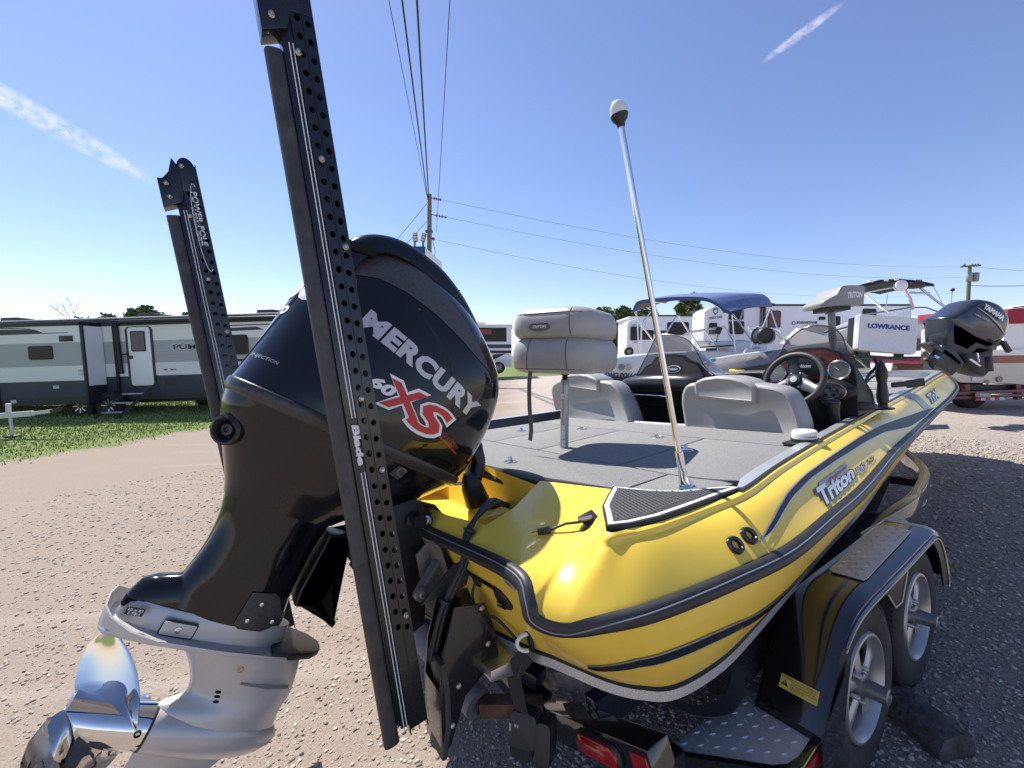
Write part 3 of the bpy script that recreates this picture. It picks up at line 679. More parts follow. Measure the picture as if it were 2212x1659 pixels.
def secs(tab, p=2.6, aft=1.2, sub=4):
    pts = [(b, a0, a1, w, pp) for b, a0, a1, w, pp in tab]; P = [Vector((b, a0, a1)) for b, a0, a1, w, pp in pts]; Q_ = [Vector((w, pp, 0)) for b, a0, a1, w, pp in pts]
    P, Q_ = crom(P, sub), crom(Q_, sub)
    return [sec(q.y, q.z, max(.004, r.x), q.x, r.y, aftflat=aft) for q, r in zip(P, Q_)]
UP = [(.985, -.303, .552, .262, 2.7), (1.05, -.298, .572, .268, 2.7), (1.2, -.288, .588, .262, 2.7), (1.33, -.278, .580, .250, 2.7), (1.42, -.265, .545, .235, 2.6), (1.50, -.245, .465, .210, 2.5), (1.57, -.215, .370, .172, 2.4), (1.62, -.180, .275, .125, 2.3), (1.65, -.13, .18, .07, 2.2), (1.658, -.05, .08, .015, 2.)]
ucm = MB(); ucm.loft(secs(UP, aft=-.45), True, False, True); UCB = bvh_of(ucm)
ucow = part('upper_cowl', ucm, GLOSSB, motor, sharp=60)
bd = MB(); bd.loft(secs([(.945, -.299, .540, .254, 2.7), (.955, -.306, .553, .262, 2.7), (.98, -.308, .559, .266, 2.7), (.986, -.303, .552, .262, 2.7)], sub=2), True, False, False)
part('cowl_band', bd, CARBON, motor, sharp=50)
LOW = [(.665, -.152, .205, .112, 2.4), (.70, -.168, .245, .130, 2.4), (.76, -.205, .335, .165, 2.4), (.83, -.25, .42, .202, 2.5), (.90, -.288, .49, .238, 2.6), (.947, -.299, .540, .254, 2.7)]
lcm = MB(); lcm.loft(secs(LOW), True, True, False); LCB = bvh_of(lcm)
part('lower_cowl', lcm, mat('lower_cowl_black', (.009, .009, .010), .18, coat=.4, spec=.25, dirt=(7, .64, (.05, .045, .042))), motor, sharp=50)
# raised spine over the crown and the satin panel beside it
prof = [(-.245, 1.44), (-.225, 1.545), (-.165, 1.625), (-.06, 1.672), (.09, 1.676), (.21, 1.645), (.30, 1.604), (.385, 1.553), (.465, 1.488), (.535, 1.41), (.580, 1.31), (.592, 1.19), (.576, 1.06)]
sw = [.165, .165, .16, .152, .142, .130, .118, .105, .092, .075, .056, .036, .012]
cp = crom([Vector((a, w, b)) for (a, b), w in zip(prof, sw)], 5)
spn = MB(); rings = []
for i, q in enumerate(cp):
    t = (cp[min(i+1, len(cp)-1)]-cp[max(i-1, 0)]); t.y = 0; t.normalize(); nn = Vector((-t.z, 0, t.x))
    if nn.z < 0 and q.x < .3: nn = -nn
    if q.x >= .3 and nn.x < 0: nn = -nn
    w = q.y; rg = []
    for s_, d in ((-1, -.075), (-.98, -.030), (-.9, -.008), (-.7, .004), (-.35, .010), (0, .012), (.35, .010), (.7, .004), (.9, -.008), (.98, -.030), (1, -.075)):
        rg.append(mm(q.x+nn.x*d, s_*w, q.z+nn.z*d))
    rings.append(rg)
spn.loft(rings, False); part('cowl_spine', spn, GLOSSB, ucow, sharp=60)
for sgn in (-1, 1):
    pol = [(-.262, 1.36), (-.235, 1.465), (-.16, 1.555), (-.06, 1.60), (.05, 1.60), (.15, 1.565), (.25, 1.515), (.35, 1.455), (.43, 1.395), (.36, 1.405), (.25, 1.435), (.13, 1.462), (0, 1.475), (-.09, 1.470), (-.165, 1.440), (-.22, 1.39)]
    v2, f2 = poly_tris(pol); v2 = [(a, b) for a, b in v2]
    dm = drape(UCB, v2, f2, mm(0, .0, 0), MA_, MBv, MY*(-sgn), off=.002, maxlen=.03, back=-0.0+1.0)
    part('satin_panel', dm, SATINB, ucow, sharp=60)
vent = MB(); vent.prism(rrect(.12, .026, .012), mm(-.19, -.158, 1.53), MA_*.95+MBv*.3, MBv*.95-MA_*.3, .03); part('intake_slot', vent, mat('void_black', (.004, .004, .004), .9), ucow)
# lettering on the starboard cowl
SILT = mat('silver_lettering', (.50, .50, .51), .35, .2); WHT = mat('white_vinyl', (.82, .82, .82), .4); REDV = mat('red_vinyl', (.52, .018, .02), .35); REDD = mat('dark_red_vinyl', (.22, .015, .02), .4)
def side_text(txt, a, b, w, h, ang, m, name='lettering', bold=.02, shear=.0, off=.002, bv=None, outline=None, spacing=1., parent=None, sgn=-1, maxlen=.02):
    vs, fs = fit_text(txt, w, h, bold, shear, spacing)
    ux = MA_*math.cos(ang)+MBv*math.sin(ang); uy = -MA_*math.sin(ang)+MBv*math.cos(ang)
    if sgn > 0: ux = -ux
    return part(name, drape(bv or UCB, vs, fs, mm(a, 0, b), ux, uy, MY*(-sgn), off, maxlen), m, parent or ucow, sharp=None)
ang = math.atan2(1.204-1.298, .421+.077)
side_text('MERCURY', -.083, 1.284, .522, .072, ang, SILT, bold=.055, shear=.05, spacing=1.08)
side_text('X', .073, 1.082, .165, .108, .02, WHT, bold=.075, off=.0021)
side_text('X', .084, 1.090, .146, .090, .02, REDV, bold=.035, off=.0036)
side_text('S', .176, 1.058, .178, .128, -.06, WHT, bold=.075, off=.0022, shear=.25)
side_text('S', .188, 1.069, .152, .108, -.06, REDV, bold=.03, off=.0037, shear=.25)
side_text('60', .030, 1.128, .085, .040, -.12, WHT, bold=.05, shear=.2)
side_text('OptiMax', .332, 1.086, .094, .021, -.24, REDD, bold=.02, shear=.15)
side_text('INJECTION', -.285, 1.062, .075, .014, .0, SILT, bold=0., shear=.2)
swm = MB(); drape(UCB, *poly_tris([(.325, 1.078), (.425, 1.052), (.430, 1.056), (.33, 1.084)]), mm(0, 0, 0), MA_, MBv, MY, .002, .02, swm); part('lettering', swm, REDV, ucow)
# number on the aft face
vs, fs = fit_text('250', .27, .105, .05, .15); part('lettering', drape(UCB, vs, fs, mm(0, .10, 1.29), -MY, MBv, MA_, .002, .02, back=2.), WHT, ucow, sharp=None)
vs, fs = fit_text('Pro', .11, .05, .04, .2); part('lettering', drape(UCB, vs, fs, mm(0, .02, 1.225), -MY, MBv, MA_, .002, .02, back=2.), WHT, ucow, sharp=None)
# badge and exhaust relief on the lower cowl
bdg = MB(); drape(LCB, *poly_tris([(.229, .905), (.270, .897), (.284, .934), (.245, .941)]), mm(0, 0, 0), MA_, MBv, MY, .004, .02, bdg); part('cowl_badge', bdg, SATINB, motor)
side_text('C', .245, .911, .030, .032, -.15, mat('badge_grey', (.16, .16, .16), .5), name='badge_letter', bold=.02, off=.006, bv=LCB, parent=motor)
ex = MB(); ec = mm(-.226, -.142, .845); ed = (mm(-.26, -.20, .83)-ec).normalized(); ex.lathe(ec, ed, [(.040, -.02), (.046, .012), (.044, .024), (.036, .030), (.030, .024), (.026, .0), (.001, -.01)], 26)
part('exhaust_relief', ex, BLACKP, motor)
ex2 = MB(); ex2.lathe(ec+ed*.012, ed, [(.014, -.012), (.016, .006), (.009, .009), (.007, .0), (.001, -.004)], 16); part('relief_core', ex2, SATINB, motor)
# midsection
MID = [(.30, -.16, .205, .072, 2.3), (.36, -.14, .20, .076, 2.3), (.42, -.127, .190, .084, 2.3), (.50, -.119, .186, .090, 2.3), (.58, -.125, .187, .096, 2.3), (.65, -.143, .195, .106, 2.3), (.672, -.150, .203, .111, 2.3)]
md = MB(); md.loft(secs(MID, aft=0), True, True, False); MDB = bvh_of(md); part('midsection', md, GLOSSB, motor, sharp=60)
tl = MB(); tl.loft([sec(-.228, .05, .055, .300, 2.2), sec(-.226, .05, .057, .335, 2.2), sec(-.212, .04, .050, .372, 2.2), sec(-.185, .03, .044, .388, 2.2), sec(-.135, .02, .04, .402, 2.2), sec(-.11, .02, .035, .44, 2.2)], True, True, True); part('tail_housing', tl, GLOSSB, motor, sharp=50)
gs = MB(); gs.loft(secs([(.255, -.225, .245, .085, 2.2), (.285, -.226, .24, .080, 2.2), (.318, -.224, .235, .074, 2.2), (.330, -.222, .232, .070, 2.2)], aft=0, sub=2), True, True, True); GSB = bvh_of(gs); part('gearcase_top', gs, GEARC, motor, sharp=50)
# anti-ventilation plate
def plate(outl, b0, b1, m, nm):
    q = MB(); q.loft([[mm(a, y, b0) for a, y in outl], [mm(a, y, b1) for a, y in outl]], True, True, True); return part(nm, q, m, motor, bevel=.004)
aftp = [(-.245, -.075), (-.225, -.105), (-.12, -.122), (.05, -.125), (.20, -.112), (.25, -.10)]
plate(aftp+[(a, -y) for a, y in reversed(aftp)], .258, .272, GEARC, 'ventilation_plate')
nosep = [(.20, -.110), (.27, -.095), (.33, -.068), (.362, -.03), (.366, 0)]
plate(nosep+[(a, -y) for a, y in reversed(nosep[:-1])], .262, .282, BLACKP, 'plate_nose')
q = MB(); lp = [(-.10, -.124, .268, .004), (-.17, -.119, .270, .012), (-.222, -.102, .272, .028), (-.246, -.07, .273, .040), (-.252, 0, .274, .044), (-.246, .07, .273, .040), (-.222, .102, .272, .028), (-.17, .119, .270, .012), (-.10, .124, .268, .004)]
q.loft([[mm(a-.002, y, b-.006), mm(a-.010*h/.04, y*1.03, b+h), mm(a+.004-.010*h/.04, y*.97, b+h), mm(a+.010, y*.93, b-.004)] for a, y, b, h in lp], False); part('plate_lip', q, mat('pale_edge', (.55, .55, .54), .35, .3), motor, sharp=50)
tb = MB(); tb.prism(rrect(.082, .034, .004, 2), mm(-.07, -.0895, .293), MA_, MBv, .008); part('anode_cover', tb, GEARC, motor, bevel=.001)
tbs = MB(); tbs.lathe(mm(-.07, -.0935, .293), -MY, [(.009, 0), (.009, .003), (.005, .004), (.004, .001)], 16); part('anode_bolt', tbs, STEEL, motor)
tbf = MB(); tbf.prism(rrect(.088, .040, .005, 2), mm(-.07, -.0870, .293), MA_, MBv, .006); part('anode_surround', tbf, BLACKP, motor)
lb = MB(); lb.prism(rrect(.042, .020, .003, 2), mm(-.187, -.075, .313), MA_, MBv, .004); lbo = part('gear_label', lb, BLACKP, motor)
lt = flat_text('12 x 21', mm(-.204, -.0775, .3135), MA_, MBv, .034, .0065, .04); flat_text('1.75:1', mm(-.200, -.0775, .3045), MA_, MBv, .027, .0065, .04, mb=lt); part('label_print', lt, WHT, lbo, sharp=None)
cv = MB(); cvp = [(.062, .425), (.127, .432), (.148, .42), (.172, .382), (.208, .356), (.206, .312), (.075, .315), (.058, .33)]
drape(MDB, *poly_tris(cvp), mm(0, 0, 0), MA_, MBv, MY, .004, .02, cv); part('side_cover', cv, SATINB, motor)
for a, b in ((.105, .395), (.09, .342), (.165, .345)):
    h = MDB.ray_cast(mm(a, -1, b), MY)
    if h[0]: q = MB(); q.lathe(h[0]-MY*.004, -MY, [(.006, 0), (.006, .003), (.002, .004)], 12); part('cover_screw', q, STEEL, motor)
# strut, torpedo, skeg
STR = [(.26, -.055, .305, .052, 2.), (.22, -.030, .325, .046, 2.), (.17, .015, .338, .040, 2.), (.12, .043, .344, .040, 2.), (.09, .040, .338, .046, 2.), (.06, -.005, .336, .055, 2.), (.03, -.01, .34, .06, 2.)]
stt = MB(); stt.loft(secs(STR, aft=0), True, True, True); STB = bvh_of(stt); part('gearcase_strut', stt, GEARC, motor, sharp=60)
tp = MB(); tp.lathe(mm(0, 0, 0), MA_, [(.058, -.002), (.061, .01), (.066, .06), (.069, .14), (.067, .21), (.059, .27), (.045, .315), (.027, .345), (.010, .358), (.001, .36)], 32); part('gearcase_torpedo', tp, GEARC, motor, sharp=60)
sk = MB(); sk.loft([[mm(a, y, b) for a, y in ((a0, 0), ((a0+a1)/2, -w), (a1, 0), ((a0+a1)/2, w))] for b, a0, a1, w in ((-.03, -.0, .30, .020), (-.08, -.0, .235, .014), (-.14, .0, .19, .009), (-.22, .01, .15, .006), (-.25, .03, .12, .004))], True, True, True); part('skeg', sk, GEARC, motor, sharp=60)
for a, b in ((.125, .122), (.128, .110), (.131, .098)):
    h = STB.ray_cast(mm(a, -1, b), MY)
    if h[0]: q = MB(); q.ball(h[0], .006, 10, 6, sc=(1.6, .4, .7), R=Matrix((MA_, MY, MBv)).transposed()); part('water_inlet', q, mat('void_black', (.004, .004, .004), .9), motor)
q = MB(); q.loft([[mm(.17, -.040, .158), mm(.17, -.040, .150), mm(.17, -.046, .154)], [mm(.25, -.03, .161), mm(.25, -.03, .149), mm(.25, -.058, .155)], [mm(.322, -.018, .156), mm(.322, -.018, .150), mm(.322, -.034, .153)]], True, True, True); part('strut_fin', q, GEARC, motor)
h = STB.ray_cast(mm(.149, -1, .194), MY); q = MB(); q.lathe(h[0]+MY*.002, -MY, [(.010, 0), (.010, .004), (.006, .005), (.001, .003)], 16); part('gearcase_plug', q, mat('dull_brass', (.45, .36, .25), .4, .8), motor)
# propeller
prop = MB(); prop.lathe(mm(-.205, 0, 0), MA_, [(.050, .05), (.055, .004), (.061, 0), (.0655, .004), (.060, .03), (.0572, .08), (.0575, .15), (.0585, .195), (.058, .203), (.03, .204)], 40, cap=True)
pr_ = part('propeller', prop, PROPM, motor, sharp=40)
prg = MB(); prg.lathe(mm(-.003, 0, 0), MA_, [(.0592, 0), (.0598, .003), (.0592, .007)], 40, cap=False); part('hub_ring', prg, BLACKP, pr_)
for th0 in (-6, 108, 232):
    bl_ = MB(); rows = []; NR, NS = 20, 18
    for face in (1, -1):
        rr_ = []
        for i in range(NR+1):
            x = i/NR; r = .052+x*.155
            a0 = interp(x, [0, .25, .5, .75, .92, 1], [-.185, -.212, -.230, -.236, -.226, -.205]); a1 = interp(x, [0, .2, .4, .6, .8, .93, 1], [-.018, -.034, -.064, -.103, -.148, -.182, -.200]); row = []
            for j in range(NS+1):
                f_ = j/NS; a = a0+(a1-a0)*f_; ph = rad(th0)+(a+.125)*(1.15-.2*x)/max(r, .08)+.10*x; s_ = 2*f_-1
                thk = .0042*(1-.6*x)*max(0, 1-s_*s_)**.5+.0007; cup = -.010*max(0, .22-f_)/.22*x
                row.append(mm(a+face*thk*.6+cup*.3, -(r*math.sin(ph))+face*thk*.6, r*math.cos(ph)))
            rr_.append(row)
        rows.append(rr_)
    bl_.loft(rows[0], False); bl_.loft(rows[1], False)
    n_ = (NS+1)*(NR+1)
    for j in range(NS): a_ = NR*(NS+1)+j; bl_.f.append((a_, a_+1, n_+a_+1, n_+a_)); bl_.mi.append(0)
    for i in range(NR):
        for e in (0, NS): a_ = i*(NS+1)+e; c_ = (i+1)*(NS+1)+e; bl_.f.append((a_, c_, n_+c_, n_+a_)); bl_.mi.append(0)
    part('blade', bl_, PROPM, pr_, sharp=60)
q = MB(); q.lathe(mm(-.022, -.060, .012), -MY, [(.0085, -.004), (.0085, .002), (.006, .003), (.005, -.003), (.001, -.004)], 16); part('hub_vent', q, mat('void_black', (.004, .004, .004), .9), pr_)
# swivel and clamp brackets, tilt ram, steering arm
q = MB(); q.prism([(-.42, .755), (-.37, .73), (-.31, .64), (-.295, .655), (-.33, .745), (-.27, .82), (-.22, .95), (-.05, 1.03), (.02, .94), (-.04, .86), (-.30, .96), (-.40, .80)], (0, -.02, 0), (1, 0, 0), (0, 0, 1), .11); part('swivel_bracket', q, DARKM, motor, bevel=.008)
for y in (-.16, .16):
    q = MB(); q.prism([(-.11, 1.04), (-.03, 1.05), (.03, .98), (.05, .90), (.0, .86), (-.02, .60), (-.07, .58), (-.10, .70), (-.13, .90)], (0, y, 0), (1, 0, 0), (0, 0, 1), .035); part('clamp_bracket', q, DARKM, motor, bevel=.008)
q = MB(); q.tube([(-.04, -.24, .985), (-.04, .24, .985)], .024, 16); part('tilt_tube', q, DARKM, motor)
q = MB(); q.tube([(-.10, -.05, .62), (-.22, -.05, .84)], .022, 14); q.tube([(-.16, -.05, .73), (-.24, -.05, .88)], .014, 12); part('tilt_ram', q, DARKM, motor)
q = MB(); q.sweep([(-.07, -.17, .985), (-.0, -.18, .965), (.05, -.19, .945), (.10, -.195, .915)], [(-.03, -.016), (.03, -.016), (.024, .016), (-.024, .016)]); part('steering_arm', q, DARKM, motor, bevel=.006)
for x, z_ in ((-.01, .972), (.085, .922)):
    q = MB(); q.lathe((x, -.205, z_), (.1, -1, .15), [(.019, -.02), (.019, .010), (.012, .013), (.012, .026), (.009, .028)], 18); part('arm_bolt', q, STEEL, motor)
q = MB(); q.tube([(-.12, -.12, 1.06), (-.03, -.14, 1.03), (.05, -.14, .995), (.075, -.14, .955)], [.011, .010, .009, .012], 8); part('shift_link', q, BLACKP, motor)
q = MB(); q.tube([(-.13, .05, 1.07), (0, .0, 1.05), (.16, -.06, 1.045), (.22, -.06, 1.035), (.30, -.02, .965)], .0075, 8); q.tube([(-.12, .1, 1.03), (.02, .06, 1.01), (.14, .0, 1.03)], .006, 8); part('steering_hose', q, mat('steel_hose', (.62, .62, .62), .3, .7), motor)
# corrugated rigging hose arching from the cowl into the well, with its boot
hp = crom([(.36, .12, 1.02), (.345, .06, 1.10), (.315, .01, 1.165), (.30, -.02, 1.16), (.305, -.03, 1.11), (.285, -.04, 1.06), (.262, -.05, 1.02), (.30, -.05, .945)], 14)
q = MB(); q.tube(hp, [.031+(.0035 if i % 2 else -.001) for i in range(len(hp))], 18); part('rigging_hose', q, mat('hose_black', (.02, .02, .02), .35), motor, sharp=180)
q = MB(); q.lathe((.235, -.06, 1.075), (.35, .05, -1), [(.016, 0), (.030, .02), (.044, .06), (.048, .10), (.052, .14), (.046, .155), (.03, .16)], 18); part('hose_boot', q, BLACKP, motor)
for k, (dx, dz) in enumerate(((.02, -.14), (.03, -.15), (.0, -.13))):
    q = MB(); q.tube([(.25+dx, -.10-.012*k, .945), (.27+dx, -.11-.012*k, .935), (.28+dx, -.115-.01*k, .92)], .008, 8); part('hose_clamp', q, BLACKP, motor)
# ================================================================== SHALLOW-WATER ANCHORS
ANOD = mat('black_anodised', (.010, .011, .013), .24, .2, var=(14, .35), dirt=(16, .66, (.07, .066, .062)), coat=.5, crough=.08)
ANODD = mat('dull_black_bar', (.045, .043, .044), .5, .1, var=(20, .35), dirt=(7, .50, (.12, .108, .10)))
STEELW = mat('worn_bolt', (.50, .46, .40), .38, .9, var=(60, .3))
def anchor_pole(root, L=1.99):
    """built along z from 0 to L; face towards -y; x runs to the bow"""
    q = MB(); q.sweep([(-.047, 0, .02), (-.047, 0, L-.22)], [(a, b) for a, b in rrect(.048, .036, .014, 4)], up=(0, 1, 0)); part('lift_arm', q, ANODD, root, local=True)
    q = MB()
    q.box((-.016, .004, L/2-.02), (.016, .040, L-.16)); q.box((.0, -.012, L/2-.02), (.030, .010, L-.14)); part('stripe_channel', q, ANOD, root, local=True, bevel=.002)
    # perforated channel: a face plate with two staggered rows of real holes, side walls and a solid web behind
    q = MB(); z0, z1 = .30, L-.03; p = .0425; yf = -.022
    for col, (xa, xb, ph) in enumerate(((.013, .0385, 0.), (.0405, .066, .5))):
        n = int((z1-z0)/p); xc = (xa+xb)/2; r = .0083
        for k in range(n):
            za = z0+(k+ph*0)*p; zc = za+p*(.5 if col == 0 else .28); zb = za+p
            N = 12; ci = [(xc+r*math.cos(2*PI*i/N+PI/N), zc+r*math.sin(2*PI*i/N+PI/N)) for i in range(N)]
            ou = []
            for i in range(N):
                a_ = 2*PI*i/N+PI/N; dx, dz = math.cos(a_), math.sin(a_)
                s1 = ((xb if dx > 0 else xa)-xc)/dx if abs(dx) > 1e-6 else 9; s2 = ((zb if dz > 0 else za)-zc)/dz if abs(dz) > 1e-6 else 9
                s_ = min(s1, s2); ou.append((xc+dx*s_, zc+dz*s_))
            # corners: snap nearest outer points to the cell corners
            for cx, cz in ((xa, za), (xa, zb), (xb, za), (xb, zb)):
                i = min(range(N), key=lambda i: (ou[i][0]-cx)**2+(ou[i][1]-cz)**2); ou[i] = (cx, cz)
            q.loft([[(x, yf, z) for x, z in ou], [(x, yf, z) for x, z in ci], [(x, yf+.006, z) for x, z in ci]], True)
        q.box((xc, yf+.003, z0/2+.02), (xb-xa, .006, z0-.04))
    q.box((.0395, yf-.0015, L/2), (.0025, .004, L-.06)); q.box((.0680, -.001, L/2), (.004, .044, L-.05)); q.box((.0110, -.001, L/2), (.004, .042, L-.05)); q.box((.0395, .019, L/2), (.055, .004, L-.05))
    part('perforated_channel', q, ANOD, root, local=True, sharp=30)
    WS = mat('white_pinstripe', (.75, .75, .75), .45)
    q = MB()
    for x in (-.006, .004):
        for a_, b_ in ((.04, .745), (.885, L-.20)): q.box((x, -.0178, (a_+b_)/2), (.0028, .0012, b_-a_))
    part('pinstripe', q, WS, root, local=True)
    q = flat_text('Blade', (-.0115, -.0185, .868), (0, 0, -1), (1, 0, 0), .105, .021, .05, .1); part('blade_lettering', q, WS, root, local=True, sharp=None)
    # head casting with bolts
    q = MB(); q.prism([(-.073, 1.795), (-.005, 1.815), (.008, 1.85), (.010, 1.95), (-.01, 1.985), (-.03, 1.93), (-.055, 1.905), (-.073, 1.905)], (0, -.001, 0), (1, 0, 0), (0, 0, 1), .056); part('head_casting', q, ANOD, root, local=True, bevel=.004)
    q = MB(); q.prism([(.008+.033*math.cos(t)+.025, 1.945+.045*math.sin(t)) for t in [PI*k/10 for k in range(11)]]+[(.0, 1.86), (.066, 1.86)], (0, 0, 0), (1, 0, 0), (0, 0, 1), .050); part('head_cap', q, ANOD, root, local=True, bevel=.004)
    for x, z in ((-.045, 1.885), (-.042, 1.835), (.012, 1.765), (.02, 1.955), (.028, .93), (.054, 1.31), (.028, 1.52), (.054, .74), (.055, .345)):
        q = MB(); q.lathe((x, -.026 if x > .01 else -.028, z), (0, -1, 0), [(.0085, 0), (.0085, .003), (.006, .005), (.005, .009), (.001, .010)], 14); part('bolt', q, STEELW, root, local=True)
    # maker's oval on the head
    q = MB(); el = [(.045+.022*math.cos(t), -.0245, 1.72+.17*math.sin(t)) for t in [rad(70+220*k/24) for k in range(25)]]; q.tube(el, .0014, 5); part('oval_line', q, WS, root, local=True)
    q = flat_text('POWER-POLE', (.032, -.0245, 1.86), (0, 0, -1), (1, 0, 0), .21, .022, .02, .1); flat_text('SPORTSMAN SERIES', (.022, -.0245, 1.80), (0, 0, -1), (1, 0, 0), .13, .008, 0., .0, mb=q); part('head_lettering', q, WS, root, local=True, sharp=None)
    q = MB(); q.prism([(.064, .36), (.064, .60), (.060, .60), (.060, .36)], (.0, 0, 0), (1, 0, 0), (0, 0, 1), .04); part('edge_label', q, mat('label_white', (.7, .7, .68), .5), root, local=True)
def pole_frame(bx, by, bz, tx, tz):
    d = Vector((tx-bx, 0, tz-bz)).normalized(); x = Vector((0, 1, 0)).cross(d)
    M = Matrix.Identity(4)
    for i, v in enumerate((x, Vector((0, 1, 0)), d)):
        for j in range(3): M[j][i] = v[j]
    M.translation = Vector((bx, by, bz)); return BOATM @ M
near_pole = thing('shallow_water_anchor', 'tall black folding anchor pole nearest the camera, rising past the top of the picture', 'anchor pole')
anchor_pole(near_pole); near_pole.matrix_world = pole_frame(-.192, -.45, .462, -.398, 2.44) @ Matrix.Diagonal((.86, 1., 1.035, 1.)); near_pole['group'] = 'folding anchor poles on the transom'
far_pole = copy_tree(near_pole)
for ch in list(near_pole.children):
    if ch.name.split('.')[0] in ('head_lettering', 'oval_line'): bpy.data.objects.remove(ch); far_pole['label'] = 'black folding anchor pole behind the motor, its rounded top against the sky'
far_pole.matrix_world = pole_frame(-.438, .45, .40, -.698, 2.395) @ Matrix.Diagonal((.9, 1., 1., 1.))
# near bracket: wedge arm from the pole foot to the transom, cross bolt, hydraulic lines
brk = thing('anchor_bracket', 'black transom bracket holding the near anchor pole, cables running into it', 'bracket', (-.05, -.48, .6), boat=True)
q = MB(); pol = [(-.105, .66), (-.10, .70), (-.06, .82), (.04, .80), (.07, .70), (.075, .63), (-.04, .56), (-.09, .45), (-.118, .42), (-.115, .60)]
q.prism(pol, (0, -.52, 0), (1, 0, 0), (0, 0, 1), .008); q.prism(pol, (0, -.41, 0), (1, 0, 0), (0, 0, 1), .008)
q.loft([[(x, -.515, z) for x, z in pol[5:]], [(x, -.415, z) for x, z in pol[5:]]], False); part('bracket_body', q, ANOD, brk, bevel=.002)
q = MB(); q.sweep([(-.105, -.485, .68), (-.095, -.485, .60), (-.098, -.485, .50), (-.115, -.485, .42)], [(-.045, -.008), (.045, -.008), (.045, .008), (-.045, .008)], up=(1, 0, .1)); part('foot_plate', q, ANODD, brk, bevel=.004)
for x, z in ((.025, .79), (.04, .68), (-.06, .60), (-.085, .50)):
    q = MB(); q.lathe((x, -.524, z), (0, -1, 0), [(.008, 0), (.008, .004), (.005, .007), (.001, .008)], 12); part('bracket_bolt', q, STEELW, brk)
q = MB(); q.prism([(-.13, .815), (-.02, .90), (.05, .905), (.02, .83)], (0, -.44, 0), (1, 0, 0), (0, 0, 1), .01); part('gusset', q, ANODD, brk)
cab = thing('hydraulic_lines', 'pair of black hydraulic lines tied together, running from the motor well to the anchor bracket', 'cable', (.05, -.45, .9), boat=True)
for k, off in enumerate((0, .014)):
    q = MB(); q.tube(crom([(.27, -.28+off, .985), (.22, -.34+off, 1.02), (.13, -.42, 1.045+off), (.06, -.45, 1.025), (.02, -.47+off, .985), (.003+off, -.48, .945), (-.02+off, -.485, .90), (-.05+off, -.485, .855), (-.08+off, -.48, .80), (-.10+off, -.47, .73), (-.115+off, -.46, .66)], 8), .0085, 9); part('line', q, mat('cable_black', (.022, .023, .026), .5), cab)
for p_, n_ in (((.032, -.462, 1.0), (.5, 0, 1)), ((.006, -.48, .945), (.5, 0, 1)), ((-.07, -.483, .825), (.5, 0, 1))):
    q = MB(); q.lathe(p_, n_, [(.020, -.004), (.020, .004)], 12); part('cable_tie', q, BLACKP, cab)
for k, (y0, z0) in enumerate(((-.17, .935), (-.155, .885))):
    q = MB(); pth = crom([(.24, y0-.03, z0+.045), (.30, y0-.005, z0+.01), (.38, y0+.03, z0-.008), (.46, y0+.06, z0-.03)], 10); q.tube(pth, [.012 if i < 10 else (.021 if i % 2 else .017) for i in range(len(pth))], 12); part('boot', q, BLACKP, cab, sharp=180)
# transom hardware: jack plate, drain, speed pick-up, tow eye, ratchet strap
jp = thing('jack_plate', 'scuffed aluminium jack plate bolted to the transom below the motor', 'jack plate', (.03, -.1, .7), boat=True)
TANAL = mat('dull_aluminium', (.34, .315, .285), .42, .7, var=(9, .25), dirt=(8, .6, (.20, .15, .12)))
for y in (-.20, .20):
    q = MB(); q.prism([(-.05, .86), (.02, .92), (.04, .88), (.075, .84), (.13, .62), (.05, .58), (-.02, .66)], (0, y, 0), (1, 0, 0), (0, 0, 1), .012); part('side_plate', q, TANAL, jp, bevel=.003)
q = MB(); q.add([(-.01, -.36, .93), (-.01, -.02, .93), (.09, -.02, .60), (.09, -.30, .60)], [(0, 1, 2, 3)]); q.add([(-.022, -.36, .93), (-.022, -.02, .93), (.078, -.02, .60), (.078, -.30, .60)], [(0, 1, 2, 3)]); part('mount_plate', q, TANAL, jp)
q = MB(); q.bar((-.02, -.205, .80), (-.005, -.205, .745), .016, .004); part('slot', q, mat('rust', (.30, .13, .04), .8), jp)
q = MB(); q.sweep(crom([(.01, -.255, .84), (-.03, -.26, .80), (-.06, -.26, .765), (-.075, -.26, .74)], 4), [(-.012, -.022), (.012, -.022), (.012, .022), (-.012, .022)], up=(0, 1, 0)); part('link_arm', q, TANAL, jp, bevel=.005)
q = MB(); q.lathe((-.062, -.275, .762), (0, -1, 0), [(.026, 0), (.026, .012), (.014, .014), (.010, .022), (.001, .023)], 18); part('link_boss', q, TANAL, jp)
q = MB(); q.prism([(.02, .63), (.12, .63), (.10, .585), (.02, .60)], (0, -.42, 0), (1, 0, 0), (0, 0, 1), .3); part('lower_angle', q, ALU, jp, bevel=.002)
def on_transom(u, t):
    e = .03; p = sideF(u, t); n = (sideF(u+e, t)-sideF(max(0, u-e), t)).cross(sideF(u, t+e)-sideF(u, t-e)).normalized()
    return p, (n if n.dot(Vector((-1, -.3, .1))) > 0 else -n)
p, n = on_transom(2.55, .38); q = MB(); q.lathe(p, n, [(.036, -.004), (.036, .004), (.030, .008), (.001, .009)], 26); dv = part('scupper_drain', q, BLACKP, boat)
for k in range(5):
    q = MB(); t = n.orthogonal().normalized(); q.bar(p+n*.010+Vector((0, 0, -.018+.009*k))-t*.0+Vector((0, .022, 0)), p+n*.010+Vector((0, 0, -.012+.009*k))+Vector((0, -.022, 0)), .004, .004); part('drain_rib', q, BLACKG, dv)
p2, n2 = on_transom(1.85, .30); q = MB(); q.lathe(p2, n2, [(.020, -.003), (.020, .006), (.008, .010), (.001, .011)], 18); part('transducer_gland', q, BLACKP, boat)
